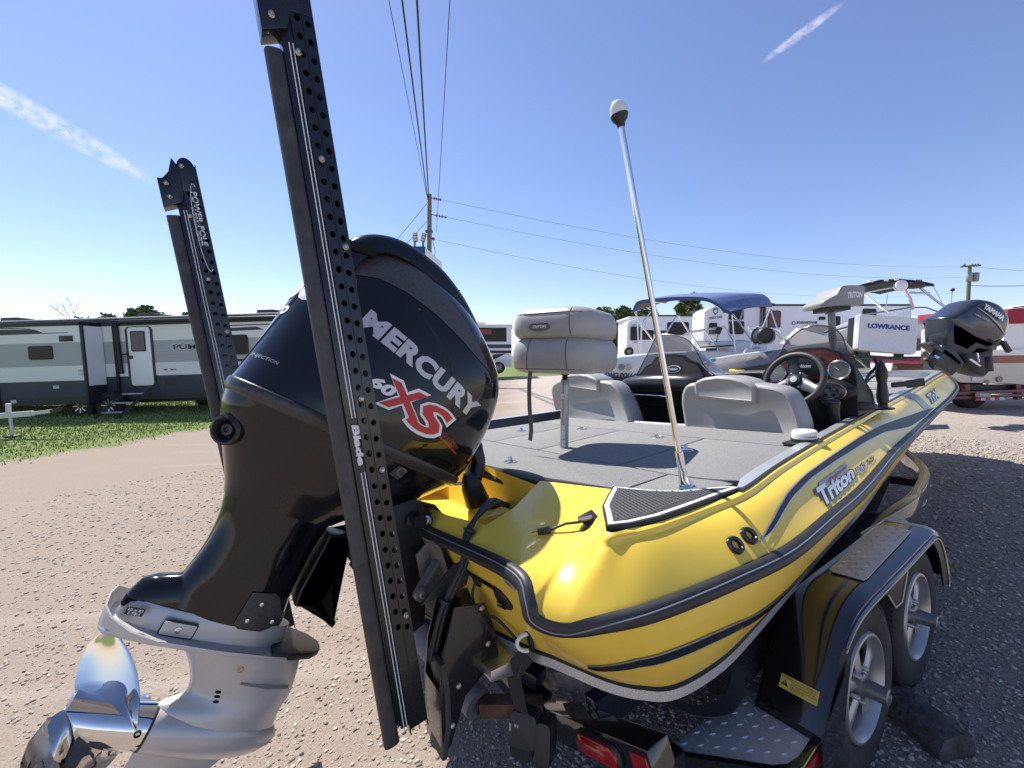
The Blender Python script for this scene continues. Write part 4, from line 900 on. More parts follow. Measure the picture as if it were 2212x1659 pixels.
tc_ = thing('transducer_cable', 'thin black cable drooping across the yellow transom', 'cable', (.05, -.5, .8), boat=True)
q = MB(); q.tube(crom([p2+n2*.01, p2+Vector((-.02, .0, -.04)), p2+Vector((-.01, -.02, -.10)), (.07, -.52, .745), (.10, -.585, .70), (.115, -.60, .66), (.09, -.60, .60)], 8), .0045, 7); part('cable_run', q, mat('cable_black', (.022, .023, .026), .5), tc_)
# lettering on the transom below the rail
vs, fs = fit_text('Triton', .07, .022, .03, .15)
q = MB(); p, n = on_transom(3.3, .10); uxv = Vector((.0, -1, -.05)).normalized(); uyv = n.cross(uxv).normalized(); uyv = uyv if uyv.z > 0 else -uyv
q.prism(rrect(.11, .035, .004, 2), p+n*.002, uxv, uyv, .002); tpl = part('maker_plate', q, mat('grey_decal', (.22, .225, .235), .3, .2), boat)
flq = flat_text('Built by', p-uxv*.045+uyv*.003+n*.004, uxv, uyv, .06, .009, .02); flat_text('Triton', p-uxv*.02-uyv*.014+n*.004, uxv, uyv, .068, .013, .05, mb=flq); part('plate_print', flq, WHT, tpl, sharp=None)
# tow eye with its white loop and the strap to the ratchet
te = MB(); p, n = on_transom(3.05, .80); te.prism(rrect(.022, .07, .008, 3), p+n*.003, Vector((0, -1, 0)), Vector((.25, 0, -1)), .008); part('tow_eye_plate', te, BLACKP, boat, bevel=.002)
te2 = MB(); te2.tube([p+n*.01+Vector((0, 0, .02))+Vector((-.03*math.sin(t), .012*math.sin(t), .024*math.cos(t)-.024)) for t in [PI*k/10 for k in range(11)]], .0055, 8); part('tow_eye', te2, WHITEP, boat)
st = thing('ratchet_strap', 'black ratchet tie-down strap hanging at the transom corner', 'strap', (.12, -.55, .3), boat=True)
WEB = mat('black_webbing', (.03, .03, .03), .9, bump=(400, .5))
q = MB(); q.sweep(crom([p+n*.02+Vector((0, 0, -.03)), (.095, -.575, .60), (.11, -.56, .52), (.135, -.54, .44)], 6), [(-.024, -.0015), (.024, -.0015), (.024, .0015), (-.024, .0015)], up=(-1, -.5, 0)); part('webbing', q, WEB, st)
q = MB(); q.prism(rrect(.09, .10, .02, 4), (.15, -.535, .385), (.55, -.83, 0), (.2, .1, 1), .06); part('ratchet_housing', q, mat('ratchet_black', (.028, .028, .03), .45), st, bevel=.008)
q = MB(); q.prism(rrect(.05, .12, .02, 4), (.185, -.59, .365), (.55, -.83, 0), (.2, .1, 1), .075); part('ratchet_grip', q, mat('ratchet_black', (.028, .028, .03), .45), st, bevel=.01)
q = MB(); q.prism(rrect(.075, .05, .02, 4), (.135, -.53, .315), (.55, -.83, 0), (.15, .1, 1), .02); part('ratchet_tongue', q, WEB, st, bevel=.004)
q = flat_text('1"', (.10, -.517, .385), (.55, -.83, 0), (.2, .1, 1), .03, .022, .02); part('ratchet_mark', q, mat('dull_print', (.4, .4, .4), .6), st, sharp=None)
# ================================================================== TRAILER
TBLK = mat('trailer_black_paint', (.011, .011, .012), .15, coat=.8, dirt=(6, .60, (.075, .062, .05)))
TREAD = mat('diamond_plate', (.56, .535, .52), .48, .25, var=(7, .15), dirt=(6, .58, (.34, .30, .27)))
TYRE = mat('tyre_rubber', (.030, .029, .028), .8, var=(12, .3), dirt=(8, .52, (.11, .10, .09)))
RIMM = mat('alloy_rim', (.50, .49, .47), .36, .75, var=(6, .12), dirt=(9, .58, (.30, .28, .25)))
CREAM = mat('cream_pinstripe', (.70, .62, .40), .4)
REDL = mat('red_lens', (.38, .006, .010), .16, coat=.8, bump=(160, .4))
trl = thing('boat_trailer', 'black tandem-axle boat trailer with diamond-plate steps under the yellow boat', 'trailer', (1.5, 0, .06), boat=True)
FP = [(.80, .385), (.83, .432), (.88, .497), (.95, .572), (1.02, .620), (1.10, .650), (1.20, .664), (1.32, .668), (1.60, .676), (1.94, .690), (2.02, .688), (2.085, .660), (2.15, .580), (2.19, .48), (2.195, .42)]
FPc = [(v.x, v.y) for v in crom([Vector((x, z, 0)) for x, z in FP], 4)]
fen = MB(); YI, YO = -.895, -1.078
rings = []
for x, z in FPc: rings.append([(x, YI, z-.03), (x, YI, z-.012), (x, YI-.012, z), (x, -1.0, z+.002), (x, YO+.018, z), (x, YO, z-.014), (x, YO-.001, z-.034)])
fen.loft(rings, False); fender = part('fender', fen, TBLK, trl, sharp=45)
skirt = MB(); sk_up = [(x, z-.03) for x, z in FPc if .98 < x < 2.2]
def sk_low(x):
    z1 = .345+math.sqrt(max(0, .318**2-(x-1.19)**2)) if abs(x-1.19) < .318 else 0
    z2 = .375+math.sqrt(max(0, .318**2-(x-1.80)**2)) if abs(x-1.80) < .318 else 0
    return max(.475 if 1.3 < x < 1.7 else .40, z1*(1 if x < 1.45 else 0), z2)
A = []; 
for x, z in sk_up: A.append([(x, YO, z), (x, YO-.001, min(z-.004, sk_low(x))), (x, YO+.006, min(z-.004, sk_low(x)))])
skirt.loft(A, False); part('fender_skirt', skirt, mat('skirt_black', (.022, .022, .024), .4), fender)
q = MB(); q.tube([(x, YO-.003, z-.030) for x, z in FPc if x > .97], .0055, 7); part('edge_trim', q, mat('edge_bright', (.26, .28, .33), .15, .8), fender)
q = MB(); q.tube([(x, YO-.004, z-.043) for x, z in FPc if x > .97], .0028, 6); q.tube([(a[1][0], YO-.004, a[1][2]+.004) for a in A if 1.34 < a[1][0] < 1.66], .0026, 6); part('pinstripe', q, CREAM, fender)
q = MB()
for x0, x1 in ((.80, 1.0),): q.add([(.80, YO, .385), (.80, YO, .27), (.93, YO, .27), (1.03, YO, .52)], [(0, 1, 2, 3)])
q.add([(.795, YI, .385), (.795, YO, .385), (.795, YO, .27), (.795, YI, .27)], [(0, 1, 2, 3)])
part('fender_end', q, TBLK, fender)
def diamond_plate(poly, zf, name, parent, th=.004, pitch=.026, ang=0., m=None, wear=1.):
    """raised lozenges in alternating directions on a flat sheet"""
    mb = MB(); mb.loft([[(x, y, zf(x, y)-th) for x, y in poly], [(x, y, zf(x, y)) for x, y in poly]], True, True, True)
    o = part(name, mb, m or TREAD, parent, bevel=.0015)
    tv, tf = poly_tris(inset(poly, .008)); bv = BVHTree.FromPolygons([(x, y, 0) for x, y in tv], tf); d = MB()
    xs = [p[0] for p in poly]; ys = [p[1] for p in poly]; i = 0; x = min(xs)
    while x < max(xs):
        j = 0; y = min(ys)
        while y < max(ys):
            if bv.ray_cast((x, y, 1), (0, 0, -1))[0]:
                a = ang+(PI/4 if (i+j) % 2 == 0 else -PI/4); dx, dy = math.cos(a), math.sin(a); L, w = pitch*.42, pitch*.115; z = zf(x, y)
                d.add([(x-dx*L, y-dy*L, z), (x-dy*w, y+dx*w, z), (x+dx*L, y+dy*L, z), (x+dy*w, y-dx*w, z), (x-dx*L*.4, y-dy*L*.4, z+.0036), (x+dx*L*.4, y+dy*L*.4, z+.0036)], [(0, 1, 4), (1, 5, 4), (1, 2, 5), (2, 3, 5), (3, 4, 5), (3, 0, 4)])
            y += pitch; j += 1
        x += pitch; i += 1
    part('tread_marks', d, m or TREAD, o, kind='stuff', sharp=20)
    return o
tz = lambda x, y: interp(x, [.9, 1.10, 1.20, 1.32, 1.60, 1.94, 2.02, 2.09, 2.2], [.47, .650, .664, .669, .677, .691, .689, .655, .57])+.009
diamond_plate([(1.275, -.950), (1.29, -.935), (1.85, -.918), (1.885, -.925), (1.895, -.945), (1.90, -1.01), (1.885, -1.03), (1.30, -1.045), (1.28, -1.04)], tz, 'fender_tread', trl, pitch=.030)
diamond_plate([(1.985, -.91), (2.02, -.905), (2.02, -1.055), (1.985, -1.05)], lambda x, y: .695, 'fender_tread', trl, pitch=.030)
diamond_plate([(2.07, -.88), (2.22, -.89), (2.05, -1.02), (2.03, -1.0)], lambda x, y: .668, 'front_step_tread', trl, pitch=.03)
# rear step
SP = [(.895, -.845), (.93, -1.045), (.70, -1.058), (.655, -1.050), (.625, -1.03), (.44, -.83), (.52, -.825)]
diamond_plate(SP, lambda x, y: .362+.02*(x-.6), 'rear_step_tread', trl, pitch=.031, ang=.35)
q = MB(); so_ = [(.93, -1.052), (.70, -1.066), (.65, -1.058), (.615, -1.036), (.43, -.835)]
q.loft([[(x, y, .366), (x, y, .27)] for x, y in so_], False); q.loft([[(x*1.0, y, .366), (x+.012, y+.012, .366)] for x, y in so_], False); part('step_side', q, TBLK, trl, sharp=50)
q = MB()
for dz in (.352, .292): q.tube([(x-.002, y-.003, dz) for x, y in so_[:4]], .0022, 6)
part('step_pinstripe', q, mat('yellow_pinstripe', (.62, .55, .12), .4), trl)
q = MB(); q.prism(rrect(.085, .040, .008, 3), (.765, -1.066, .322), (1, .055, 0), (0, 0, 1), .008); part('side_marker', q, REDL, trl, bevel=.002)
# rear beam and lamps
beam = MB(); beam.bar((.325, -.40, .255), (.325, -.905, .452), .085, .088, up=(0, 0, 1)); beam.bar((.326, -.43, .256), (.326, .53, .256), .083, .088, up=(0, 0, 1)); beam.bar((.325, .50, .255), (.325, 1.0, .452), .085, .088, up=(0, 0, 1))
part('rear_beam', beam, TBLK, trl, bevel=.006)
def oval_lamp(c, w, h, R):
    q = MB(); n = 28; pr_ = rrect(w, h, h*.49, 8)
    def rg(s, d): return [Vector(c)+R @ Vector((d, a*s, b*s)) for a, b in pr_]
    q.loft([rg(1.22, 0), rg(1.24, -.008), rg(1.13, -.014), rg(1.06, -.010)], True); o = part('tail_lamp', q, BLACKR, trl)
    q = MB(); q.loft([rg(1.06, -.008), rg(1.0, -.016), rg(.8, -.021), rg(.3, -.023)], True, False, True); part('lens', q, REDL, o)
RL = Matrix.Rotation(rad(-21), 3, 'X')
oval_lamp((.281, -.715, .377), .165, .052, RL)
q = MB(); q.prism(rrect(.055, .060, .003, 2), (.279, -.872, .438), (0, -1, .38), (0, .38, 1), .006); part('reflector', q, REDL, trl)
q = MB(); q.prism([(0, 0), (.10, 0), (.10, .14), (.0, .14)], (.31, -.885, .30), (1, 0, 0), (0, 0, 1), .05); part('beam_bracket', q, TBLK, trl, bevel=.004)
# frame rails, axles, bunks, roller
FRM = mat('frame_dark', (.016, .017, .020), .3, coat=.3)
q = MB(); q.sweep(crom([(.36, -.60, .36), (1.5, -.62, .40), (2.4, -.84, .585), (2.9, -.83, .60), (3.35, -.765, .62), (3.65, -.66, .64), (4.2, -.44, .66), (5.6, -.02, .70)], 8), [(-.027, -.055), (.027, -.055), (.027, .055), (-.027, .055)]); part('frame_rail', q, mat('rail_blue_black', (.035, .045, .06), .18, .2, coat=.7), trl, bevel=.006)
q = MB(); q.tube([(x, y-.030, z-.03) for x, y, z in [(2.4, -.84, .585), (2.9, -.83, .60), (3.35, -.765, .62), (3.65, -.66, .64)]], .0025, 6); part('rail_pinstripe', q, CREAM, trl)
q = MB(); q.bar((.40, .62, .36), (4.5, .40, .66), .05, .10); part('frame_rail', q, FRM, trl, bevel=.005)
for x, z in ((1.19, .33), (1.80, .355), (2.45, .56), (3.4, .58)):
    q = MB(); q.bar((x, -.93 if x < 2 else -.78, z), (x, .95, z), .055, .055, up=(0, 0, 1)); part('cross_member' if x > 2 else 'axle', q, FRM, trl, bevel=.004)
FUZZ = mat('bunk_carpet', (.060, .056, .052), 1., var=(90, .5), bump=(260, 1., .01), spec=.1, dirt=(16, .56, (.12, .11, .10)))
for sy in (-1, 1):
    q = MB(); pth = crom([(.765, .05+sy*.845, .405), (1.4, .05+sy*.825, .455), (2.2, .05+sy*.75, .53), (3.2, .05+sy*.60, .61)], 8); cs, sn = math.cos(rad(34)), math.sin(rad(34))
    q.sweep(pth, [(a*cs-b*sn*(-sy), b*cs+a*sn*(-sy)) for a, b in rrect(.135, .085, .018, 3)]); part('bunk', q, FUZZ, trl, bevel=.0)
q = MB(); q.tube([(.05, .10, .415), (.075, -.09, .375), (.082, -.14, .362), (.0845, -.155, .358), (.0865, -.17, .355), (.11, -.30, .325)], [.052, .052, .052, .044, .052, .053], 26); part('keel_roller', q, mat('grey_rubber_roller', (.16, .16, .16), .6, var=(10, .2)), trl)
q = MB(); q.lathe((.113, -.313, .322), (.2, -1, -.2), [(.026, 0), (.026, .002), (.018, .003), (.014, -.002), (.001, -.003)], 20); part('roller_cap', q, mat('roller_core', (.06, .06, .06), .6), trl)
q = MB(); q.bar((.115, -.31, .322), (.28, -.45, .33), .05, .05); part('roller_arm', q, mat('rusty_arm', (.14, .075, .045), .8, var=(20, .5)), trl)
q = MB(); q.bar((.02, .30, .49), (.30, -.42, .40), .07, .05); part('roller_beam', q, mat('roller_beam_paint', (.014, .018, .028), .25, coat=.5), trl, bevel=.006)
q = MB(); q.prism(rrect(.20, .085, .003, 2), (.42, -.50, .385), (.45, -.85, .2), (.3, .1, -.9), .02); part('torn_bunk_end', q, mat('bare_wood', (.55, .46, .38), .9, var=(20, .4), dirt=(14, .55, (.12, .06, .04))), trl, bevel=.004)
q = MB(); q.prism([(-.1, -.03), (.08, -.05), (.12, .02), (-.05, .06)], (.41, -.20, .235), (.35, -.9, .1), (.3, .1, -.9), .02); part('wood_offcut', q, mat('bare_wood', (.55, .46, .38), .9), trl)
q = MB(); q.sweep(crom([(.50, -.79, .46), (.56, -.84, .43), (.66, -.87, .41), (.74, -.87, .43), (.80, -.84, .47)], 6), [(-.022, -.0015), (.022, -.0015), (.022, .0015), (-.022, .0015)], up=(.3, -.2, 1)); part('loose_strap', q, WEB, trl)
# wheels
def wheel(cx, cz, yo, ph):
    r = .292; o_ = Vector((cx, yo, cz)); ax = Vector((0, -1, 0))
    q = MB(); pr_ = [(.170, -.018), (.176, -.004), (.200, .004), (.235, .006), (.262, .002), (.276, -.008), (.286, -.024), (.2905, -.045), (.292, -.08), (.2905, -.115), (.286, -.136), (.27, -.155), (.2, -.165), (.17, -.14)]
    q.lathe(o_, ax, pr_, 72, cap=False); ty = part('tyre', q, TYRE, trl, sharp=60)
    q = MB()
    for k in range(96):        # tread lugs on the shoulder, and the ribs
        t = 2*PI*k/96; u = Vector((math.cos(t), 0, math.sin(t))); w = Vector((-math.sin(t), 0, math.cos(t)))
        for yy, hw in ((.018, .010), (.052, .009), (.095, .012), (.140, .010)):
            c = o_+u*(.2915 if .03 < yy < .13 else .285)+Vector((0, yy, 0)); q.box(c, (.010, hw*2, .006), Matrix((w, Vector((0, 1, 0)), u)).transposed() @ Matrix.Rotation(.35, 3, 'Z'))
    part('tread_blocks', q, TYRE, ty, kind='stuff')
    q = MB(); q.lathe(o_, ax, [(.178, -.006), (.174, .004), (.166, .006), (.160, -.002), (.154, -.03), (.150, -.07), (.15, -.12)], 56, cap=False); rim = part('rim', q, RIMM, trl, sharp=50)
    q = MB(); n = 5
    for k in range(n):
        t = ph+2*PI*k/n; rows = []
        for rr, hw, d in ((.030, .022, -.012), (.06, .026, -.010), (.10, .028, -.014), (.135, .036, -.018), (.160, .050, -.022)):
            row = []
            for s_ in (-1, -.6, 0, .6, 1):
                a_ = t+s_*hw/rr*.75; row.append(o_+Vector((math.cos(a_)*rr, 0, math.sin(a_)*rr))+ax*(d-.012*abs(s_)**2))
            rows.append(row)
        q.loft(rows, False)
    part('spokes', q, RIMM, rim, sharp=60)
    q = MB(); q.lathe(o_, ax, [(.156, -.050), (.12, -.056), (.06, -.052), (.05, -.03)], 30); part('wheel_well', q, mat('wheel_dark', (.02, .02, .02), .7), rim)
    q = MB(); q.lathe(o_, ax, [(.045, -.03), (.042, -.005), (.030, 0), (.027, .035), (.0265, .060), (.020, .063), (.018, .055), (.001, .055)], 28); part('hub_cap', q, mat('hub_grey', (.24, .24, .24), .35, .7), rim)
    for k in range(5):
        t = ph+.6+2*PI*k/5; q = MB(); q.lathe(o_+Vector((math.cos(t)*.055, 0, math.sin(t)*.055)), ax, [(.009, -.03), (.009, -.004), (.006, .0), (.001, .001)], 10); part('lug_nut', q, RIMM, rim)
wheel(1.19, .345, -1.062, .3); wheel(1.795, .37, -1.060, .55)
# caution label on the slope of the fender
lo = Vector((.838, -.952, .4425)); ux = Vector((.0, -.103, .0)).normalized(); uy = Vector((.05, 0, .065)).normalized(); nn = ux.cross(uy)
sl = lambda a, b, d=0: lo+ux*a+uy*b+nn*(.006+d)*(1 if nn.z > 0 else -1)
q = MB(); q.loft([[sl(0, 0), sl(.103, 0), sl(.103, .040), sl(0, .040)], [sl(0, 0, .0015), sl(.103, 0, .0015), sl(.103, .040, .0015), sl(0, .040, .0015)]], True, True, True); cl = part('caution_label', q, mat('label_yellow', (.66, .50, .10), .5), trl)
q = flat_text('CAUTION', sl(.003, .031, .002), ux, uy, .030, .006, .03)
for i, (t_, w_) in enumerate((('TRAILER OWNER RESPONSIBILITIES', .060), ('TORQUE WHEEL LUG NUTS BEFORE', .066), ('FIRST USE TO 90-95 FT. LBS.', .066), ('CHECK WHEEL LUG NUT TIGHTNESS', .070), ('BEFORE EVERY USE', .038))): flat_text(t_, sl(.030 if i else .036, .0315-.0063*i, .002), ux, uy, w_, .0037, .01, mb=q)
part('label_print', q, BLACKP, cl, sharp=None)
q = MB(); q.add([sl(.004, .010, .002), sl(.024, .010, .002), sl(.014, .027, .002)], [(0, 1, 2)]); part('warning_triangle', q, BLACKP, cl, sharp=None)
q = MB(); q.bar(sl(.014, .0155, .003), sl(.014, .022, .003), .0022, .001, up=nn); q.bar(sl(.014, .0122, .003), sl(.014, .0142, .003), .0022, .001, up=nn); part('warning_mark', q, mat('label_yellow', (.66, .50, .10), .5), cl)
# wooden chock behind the wheels
wc = thing('wood_block', 'weathered split timber block chocking the rear trailer wheel', 'wood block', (1.52, -1.10, .06), boat=True)
q = MB(); d = Vector((-.10, -.17, -.012)).normalized(); P0 = Vector((1.60, -1.00, .105)); rings = []; rs = random.Random(4)
for k in range(7):
    c = P0+d*(.26*k/6); s_ = 1+.12*rs.uniform(-1, 1); rings.append([c+Vector((a*s_+rs.uniform(-.004, .004), a*-.5*s_, b*s_+rs.uniform(-.004, .004))) for a, b in ((-.055, -.05), (.0, -.052), (.055, -.045), (.055, .0), (.05, .042), (.01, .052), (-.04, .040), (-.058, 0))])
q.loft(rings, True, True, True); part('timber', q, mat('weathered_timber', (.085, .078, .072), .95, var=(16, .5), bump=(30, 1., .02)), wc, sharp=30)
# ================================================================== COCKPIT
def cushion(outl, x0, x1, bul=.02, r=.02):
    """upholstered slab: outline in (y,z) lofted along x with a rolled edge"""
    n = len(outl); cy = sum(p[0] for p in outl)/n; cz = sum(p[1] for p in outl)/n; q = MB()
    def rg(x, d):
        ins = inset(outl, d) if d > 0 else outl
        return [(x, y, z) for y, z in ins]
    q.loft([rg(x0+.004, r*1.1), rg(x0, r*.9), rg(x0+r*.25, r*.25), rg(x0+r, 0), rg(x1-r, 0), rg(x1-r*.25, r*.25), rg(x1, r*.9)], True, True, True); return q
def seat_back(outl, head, label):
    o = part('seat', cushion([(v.x, v.y) for v in crom([Vector((y, z, 0)) for y, z in outl], 4, True)] if False else outl, 1.66, 1.80, r=.022), VINYL, boat, sharp=60, label=label)
    h = part('headrest', cushion(head, 1.640, 1.82, r=.018), VINYL, o, sharp=60)
    return o
def smooth2(pts, n=4): return [(v.x, v.y) for v in crom([Vector((a, b, 0)) for a, b in pts], n)]
D_ = smooth2([(-.095, 1.13), (-.082, 1.25), (-.090, 1.32), (-.12, 1.365), (-.17, 1.378), (-.28, 1.385), (-.42, 1.375), (-.535, 1.362), (-.62, 1.345), (-.665, 1.315), (-.695, 1.25), (-.716, 1.17), (-.720, 1.10)])+[(-.40, 1.09), (-.11, 1.09)]
seat_back(D_, [(-.185, 1.29), (-.182, 1.375), (-.20, 1.390), (-.245, 1.405), (-.32, 1.413), (-.40, 1.405), (-.47, 1.385), (-.515, 1.357), (-.520, 1.345), (-.518, 1.262), (-.35, 1.275)], 'grey vinyl driver seat back')
P_ = smooth2([(.30, 1.11), (.335, 1.22), (.40, 1.335), (.45, 1.385), (.50, 1.402), (.62, 1.415), (.80, 1.435), (.98, 1.43), (1.08, 1.41), (1.14, 1.36), (1.13, 1.25), (1.08, 1.11)])+[(.9, 1.09), (.5, 1.09)]
seat_back(P_, [(.575, 1.325), (.572, 1.405), (.60, 1.430), (.68, 1.458), (.78, 1.470), (.88, 1.468), (.96, 1.455), (.985, 1.44), (.985, 1.37)], 'grey vinyl passenger seat back')
SMOKE = mat('smoked_acrylic', (.17, .115, .08), .06, trans=.0, alpha=.62, spec=.5)
BROWN = mat('burl_dash', (.13, .035, .03), .2, coat=.6, var=(12, .5))
DASH = mat('console_black', (.014, .014, .015), .5, bump=(160, .2), spec=.2)
VINB = mat('black_vinyl', (.020, .020, .022), .28, bump=(40, .15))
def console(name, x, body, screen, tiltx=.10, dx=.42):
    """body, screen: outlines (y,z) of the aft face; the screen wraps forward"""
    q = MB(); n = len(body); q.loft([[(x+.0, y, z) for y, z in body], [(x+.03, y, z) for y, z in body], [(x+dx*.7, .0+y*.99, z-.16 if z > 1.2 else z) for y, z in body]], True, True, True); o = part(name, q, DASH, boat, bevel=.006)
    s = MB(); top = smooth2(screen, 5); rows = []; cy = sum(p[0] for p in top)/len(top)
    for k in range(7):
        f = k/6; rows.append([(x+.02+.30*f+.10*math.sin(PI*i/(len(top)-1))*f, cy+(y-cy)*(1-.12*f)*1.0, z-(z-1.34)*.62*f) for i, (y, z) in enumerate(top)])
    s.loft(rows, False); part('windscreen', s, SMOKE, o, sharp=80)
    e = MB(); e.tube([Vector(p) for p in rows[0]], .004, 6); part('screen_edge', e, mat('screen_edge', (.10, .08, .06), .2), o)
    return o
# passenger console with grab pad and rail
pb = [(-.03, .80), (-.03, 1.30), (.0, 1.40), (.06, 1.43), (.10, 1.50), (.16, 1.525), (.20, 1.56), (.27, 1.575), (.36, 1.575), (.44, 1.56), (.47, 1.52), (.53, 1.50), (.60, 1.43), (.68, 1.40), (.74, 1.33), (.75, .80)]
pcon = console('passenger_console', 2.12, pb, [(-.015, 1.41), (.05, 1.47), (.105, 1.575), (.17, 1.665), (.29, 1.715), (.42, 1.722), (.50, 1.62), (.56, 1.54), (.64, 1.43)])
ip = smooth2([(.045, 1.405), (.09, 1.475), (.16, 1.505), (.205, 1.540), (.27, 1.555), (.36, 1.555), (.43, 1.540), (.47, 1.505), (.53, 1.475), (.58, 1.405)], 3)
q = MB(); q.prism(ip, (2.115, 0, 0), (0, 1, 0), (0, 0, 1), .012); part('dash_panel', q, mat('dash_plum', (.045, .032, .04), .35), pcon)
q = MB(); q.prism(circ(.062, 28, .42), (2.104, .275, 1.465), (0, 1, 0), (0, 0, 1), .004); part('maker_oval', q, WHT, pcon)
q = MB(); q.prism(circ(.055, 28, .40), (2.1015, .275, 1.465), (0, 1, 0), (0, 0, 1), .004); part('oval_field', q, mat('oval_navy', (.03, .035, .06), .3), pcon)
q = flat_text('Triton', (2.0985, .315, 1.456), (0, -1, 0), (0, 0, 1), .08, .020, .04, .2); part('oval_lettering', q, WHT, pcon, sharp=None)
q = MB(); pth = [(2.06, .70, 1.335), (2.02, .60, 1.36), (2.0, .34, 1.368), (2.02, .08, 1.36), (2.06, -.01, 1.335)]; q.tube(crom(pth, 6), [.045+.02*math.sin(PI*i/24) for i in range(25)], 16); part('grab_pad', q, VINB, pcon, sharp=80)
q = MB(); q.loft([[(2.10, .72, 1.36), (2.02, .70, 1.30), (2.06, .66, 1.20)], [(2.10, -.0, 1.36), (2.02, .0, 1.30), (2.06, .02, 1.20)]], False); part('pad_shroud', q, VINB, pcon)
q = MB(); q.tube(crom([(2.06, .60, 1.285), (2.00, .585, 1.285), (1.985, .5, 1.285), (1.985, .36, 1.280), (2.00, .275, 1.275), (2.06, .265, 1.275)], 5), .011, 12); part('grab_rail', q, CHROME, pcon)
# driver console
db = [(-.25, .80), (-.25, 1.33), (-.29, 1.40), (-.34, 1.47), (-.40, 1.52), (-.50, 1.545), (-.62, 1.54), (-.69, 1.51), (-.72, 1.46), (-.755, 1.43), (-.765, 1.36), (-.765, .80)]
dcon = console('driver_console', 2.20, db, [(-.285, 1.40), (-.36, 1.47), (-.405, 1.55), (-.44, 1.60), (-.53, 1.662), (-.64, 1.655), (-.70, 1.60), (-.725, 1.51), (-.77, 1.46)])
ip = smooth2([(-.30, 1.37), (-.33, 1.44), (-.41, 1.505), (-.50, 1.528), (-.61, 1.525), (-.68, 1.495), (-.72, 1.45), (-.735, 1.36)], 3)
q = MB(); q.prism(ip, (2.195, 0, 0), (0, 1, 0), (0, 0, 1), .012); part('dash_panel', q, BROWN, dcon)
q = MB(); q.prism(rrect(.17, .105, .008, 3), (2.188, -.535, 1.435), (0, 1, 0), (0, 0, 1), .012); dsp = part('display_cover', q, mat('cover_navy', (.012, .014, .022), .45), dcon, bevel=.003)
q = flat_text('Triton', (2.1805, -.48, 1.430), (0, -1, 0), (0, 0, 1), .085, .020, .06, .2); part('cover_lettering', q, mat('print_grey', (.6, .6, .62), .5), dsp, sharp=None)
for y, z in ((-.385, 1.405), (-.695, 1.41)):
    q = MB(); q.lathe((2.190, y, z), (-1, 0, 0), [(.052, 0), (.053, .012), (.049, .016), (.045, .012)], 32); g = part('gauge', q, mat('gauge_bezel', (.42, .43, .45), .25, .9), dcon)
    q = MB(); q.lathe((2.184, y, z), (-1, 0, 0), [(.047, 0), (.046, .003), (.001, .004)], 32); part('gauge_glass', q, mat('gauge_face', (.05, .07, .10), .12, coat=1., var=(26, .9), col2=(.26, .32, .38)), g)
    q = MB(); q.bar((2.178, y, z), (2.178, y+.022, z+.022), .003, .002); part('needle', q, WHT, g)
def pod(x, y, z, w, h, nm):
    q = MB(); pr_ = circ(1, 36)
    def rg(s, d): return [(x+d, y+a*w*s, z+b*h*s) for a, b in pr_]
    q.loft([rg(1.35, .07), rg(1.22, .01), rg(1.06, -.008), rg(1.0, -.004)], True); o = part(nm, q, DASH, dcon, sharp=60)
    q = MB(); q.loft([rg(1.04, -.012), rg(1.0, -.016), rg(.97, -.010)], True); part('pod_bezel', q, mat('gauge_bezel', (.42, .43, .45), .25, .9), o)
    q = MB(); q.loft([rg(.97, -.010), rg(.78, -.013)], True); part('pod_ring', q, BROWN, o)
    q = MB(); q.loft([rg(.78, -.012), rg(.05, -.014)], True, False, True); part('pod_face', q, mat('carbon_face', (.10, .11, .12), .2, var=(50, .7)), o)
    for dy, dz in ((-.5, .15), (-.1, .42), (.35, .25), (-.3, -.35), (.22, -.38), (.62, .05)):
        q = MB(); q.lathe((x-.012, y+dy*w, z+dz*h), (-1, 0, 0), [(.0085, 0), (.008, .010), (.005, .014), (.004, .030), (.001, .031)], 10); part('switch', q, BLACKG, o)
pod(2.13, -.665, 1.295, .078, .050, 'switch_pod'); pod(2.15, -.385, 1.325, .070, .030, 'switch_pod')
# steering wheel
sw_ = thing('steering_wheel', 'black three-spoke steering wheel behind the grey driver seat', 'steering wheel', (2.0, -.555, 1.35), boat=True)
WC = Vector((1.985, -.555, 1.372)); WN = Vector((-.93, .03, .36)).normalized(); WU = Vector((.36, 0, .93)).normalized(); WX = WU.cross(WN)
q = MB(); ring = [WC+(WX*math.cos(t)+WU*math.sin(t))*.142 for t in [2*PI*k/48 for k in range(49)]]; q.tube(ring, .0165, 12, cap=False); part('rim', q, mat('leather_black', (.028, .028, .028), .5, bump=(200, .3)), sw_, sharp=80)
for k, t in enumerate((1.75, -.5, -2.65)):
    d = WX*math.cos(t)+WU*math.sin(t); s_ = d.cross(WN); q = MB(); q.loft([[WC-WN*.03+d*a+s_*w_+WN*(a*.18+h_) for w_, h_ in ((-w, 0), (-w*.7, .008), (w*.7, .008), (w, 0), (w*.7, -.008), (-w*.7, -.008))] for a, w in ((.02, .035), (.06, .032), (.10, .026), (.142, .034))], True, True, True); part('spoke', q, mat('spoke_grey', (.13, .13, .13), .35, .5) if k == 1 else BLACKP, sw_, sharp=50)
q = MB(); q.lathe(WC-WN*.035, WN, [(.055, -.01), (.055, .01), (.035, .018), (.030, .03), (.026, .034), (.001, .036)], 28); hb_ = part('hub', q, BLACKP, sw_)
for k in range(6):
    t = 2*PI*k/6; q = MB(); q.lathe(WC-WN*.020+(WX*math.cos(t)+WU*math.sin(t))*.044, WN, [(.0055, 0), (.0055, .006), (.001, .007)], 10); part('hub_bolt', q, STEEL, hb_)
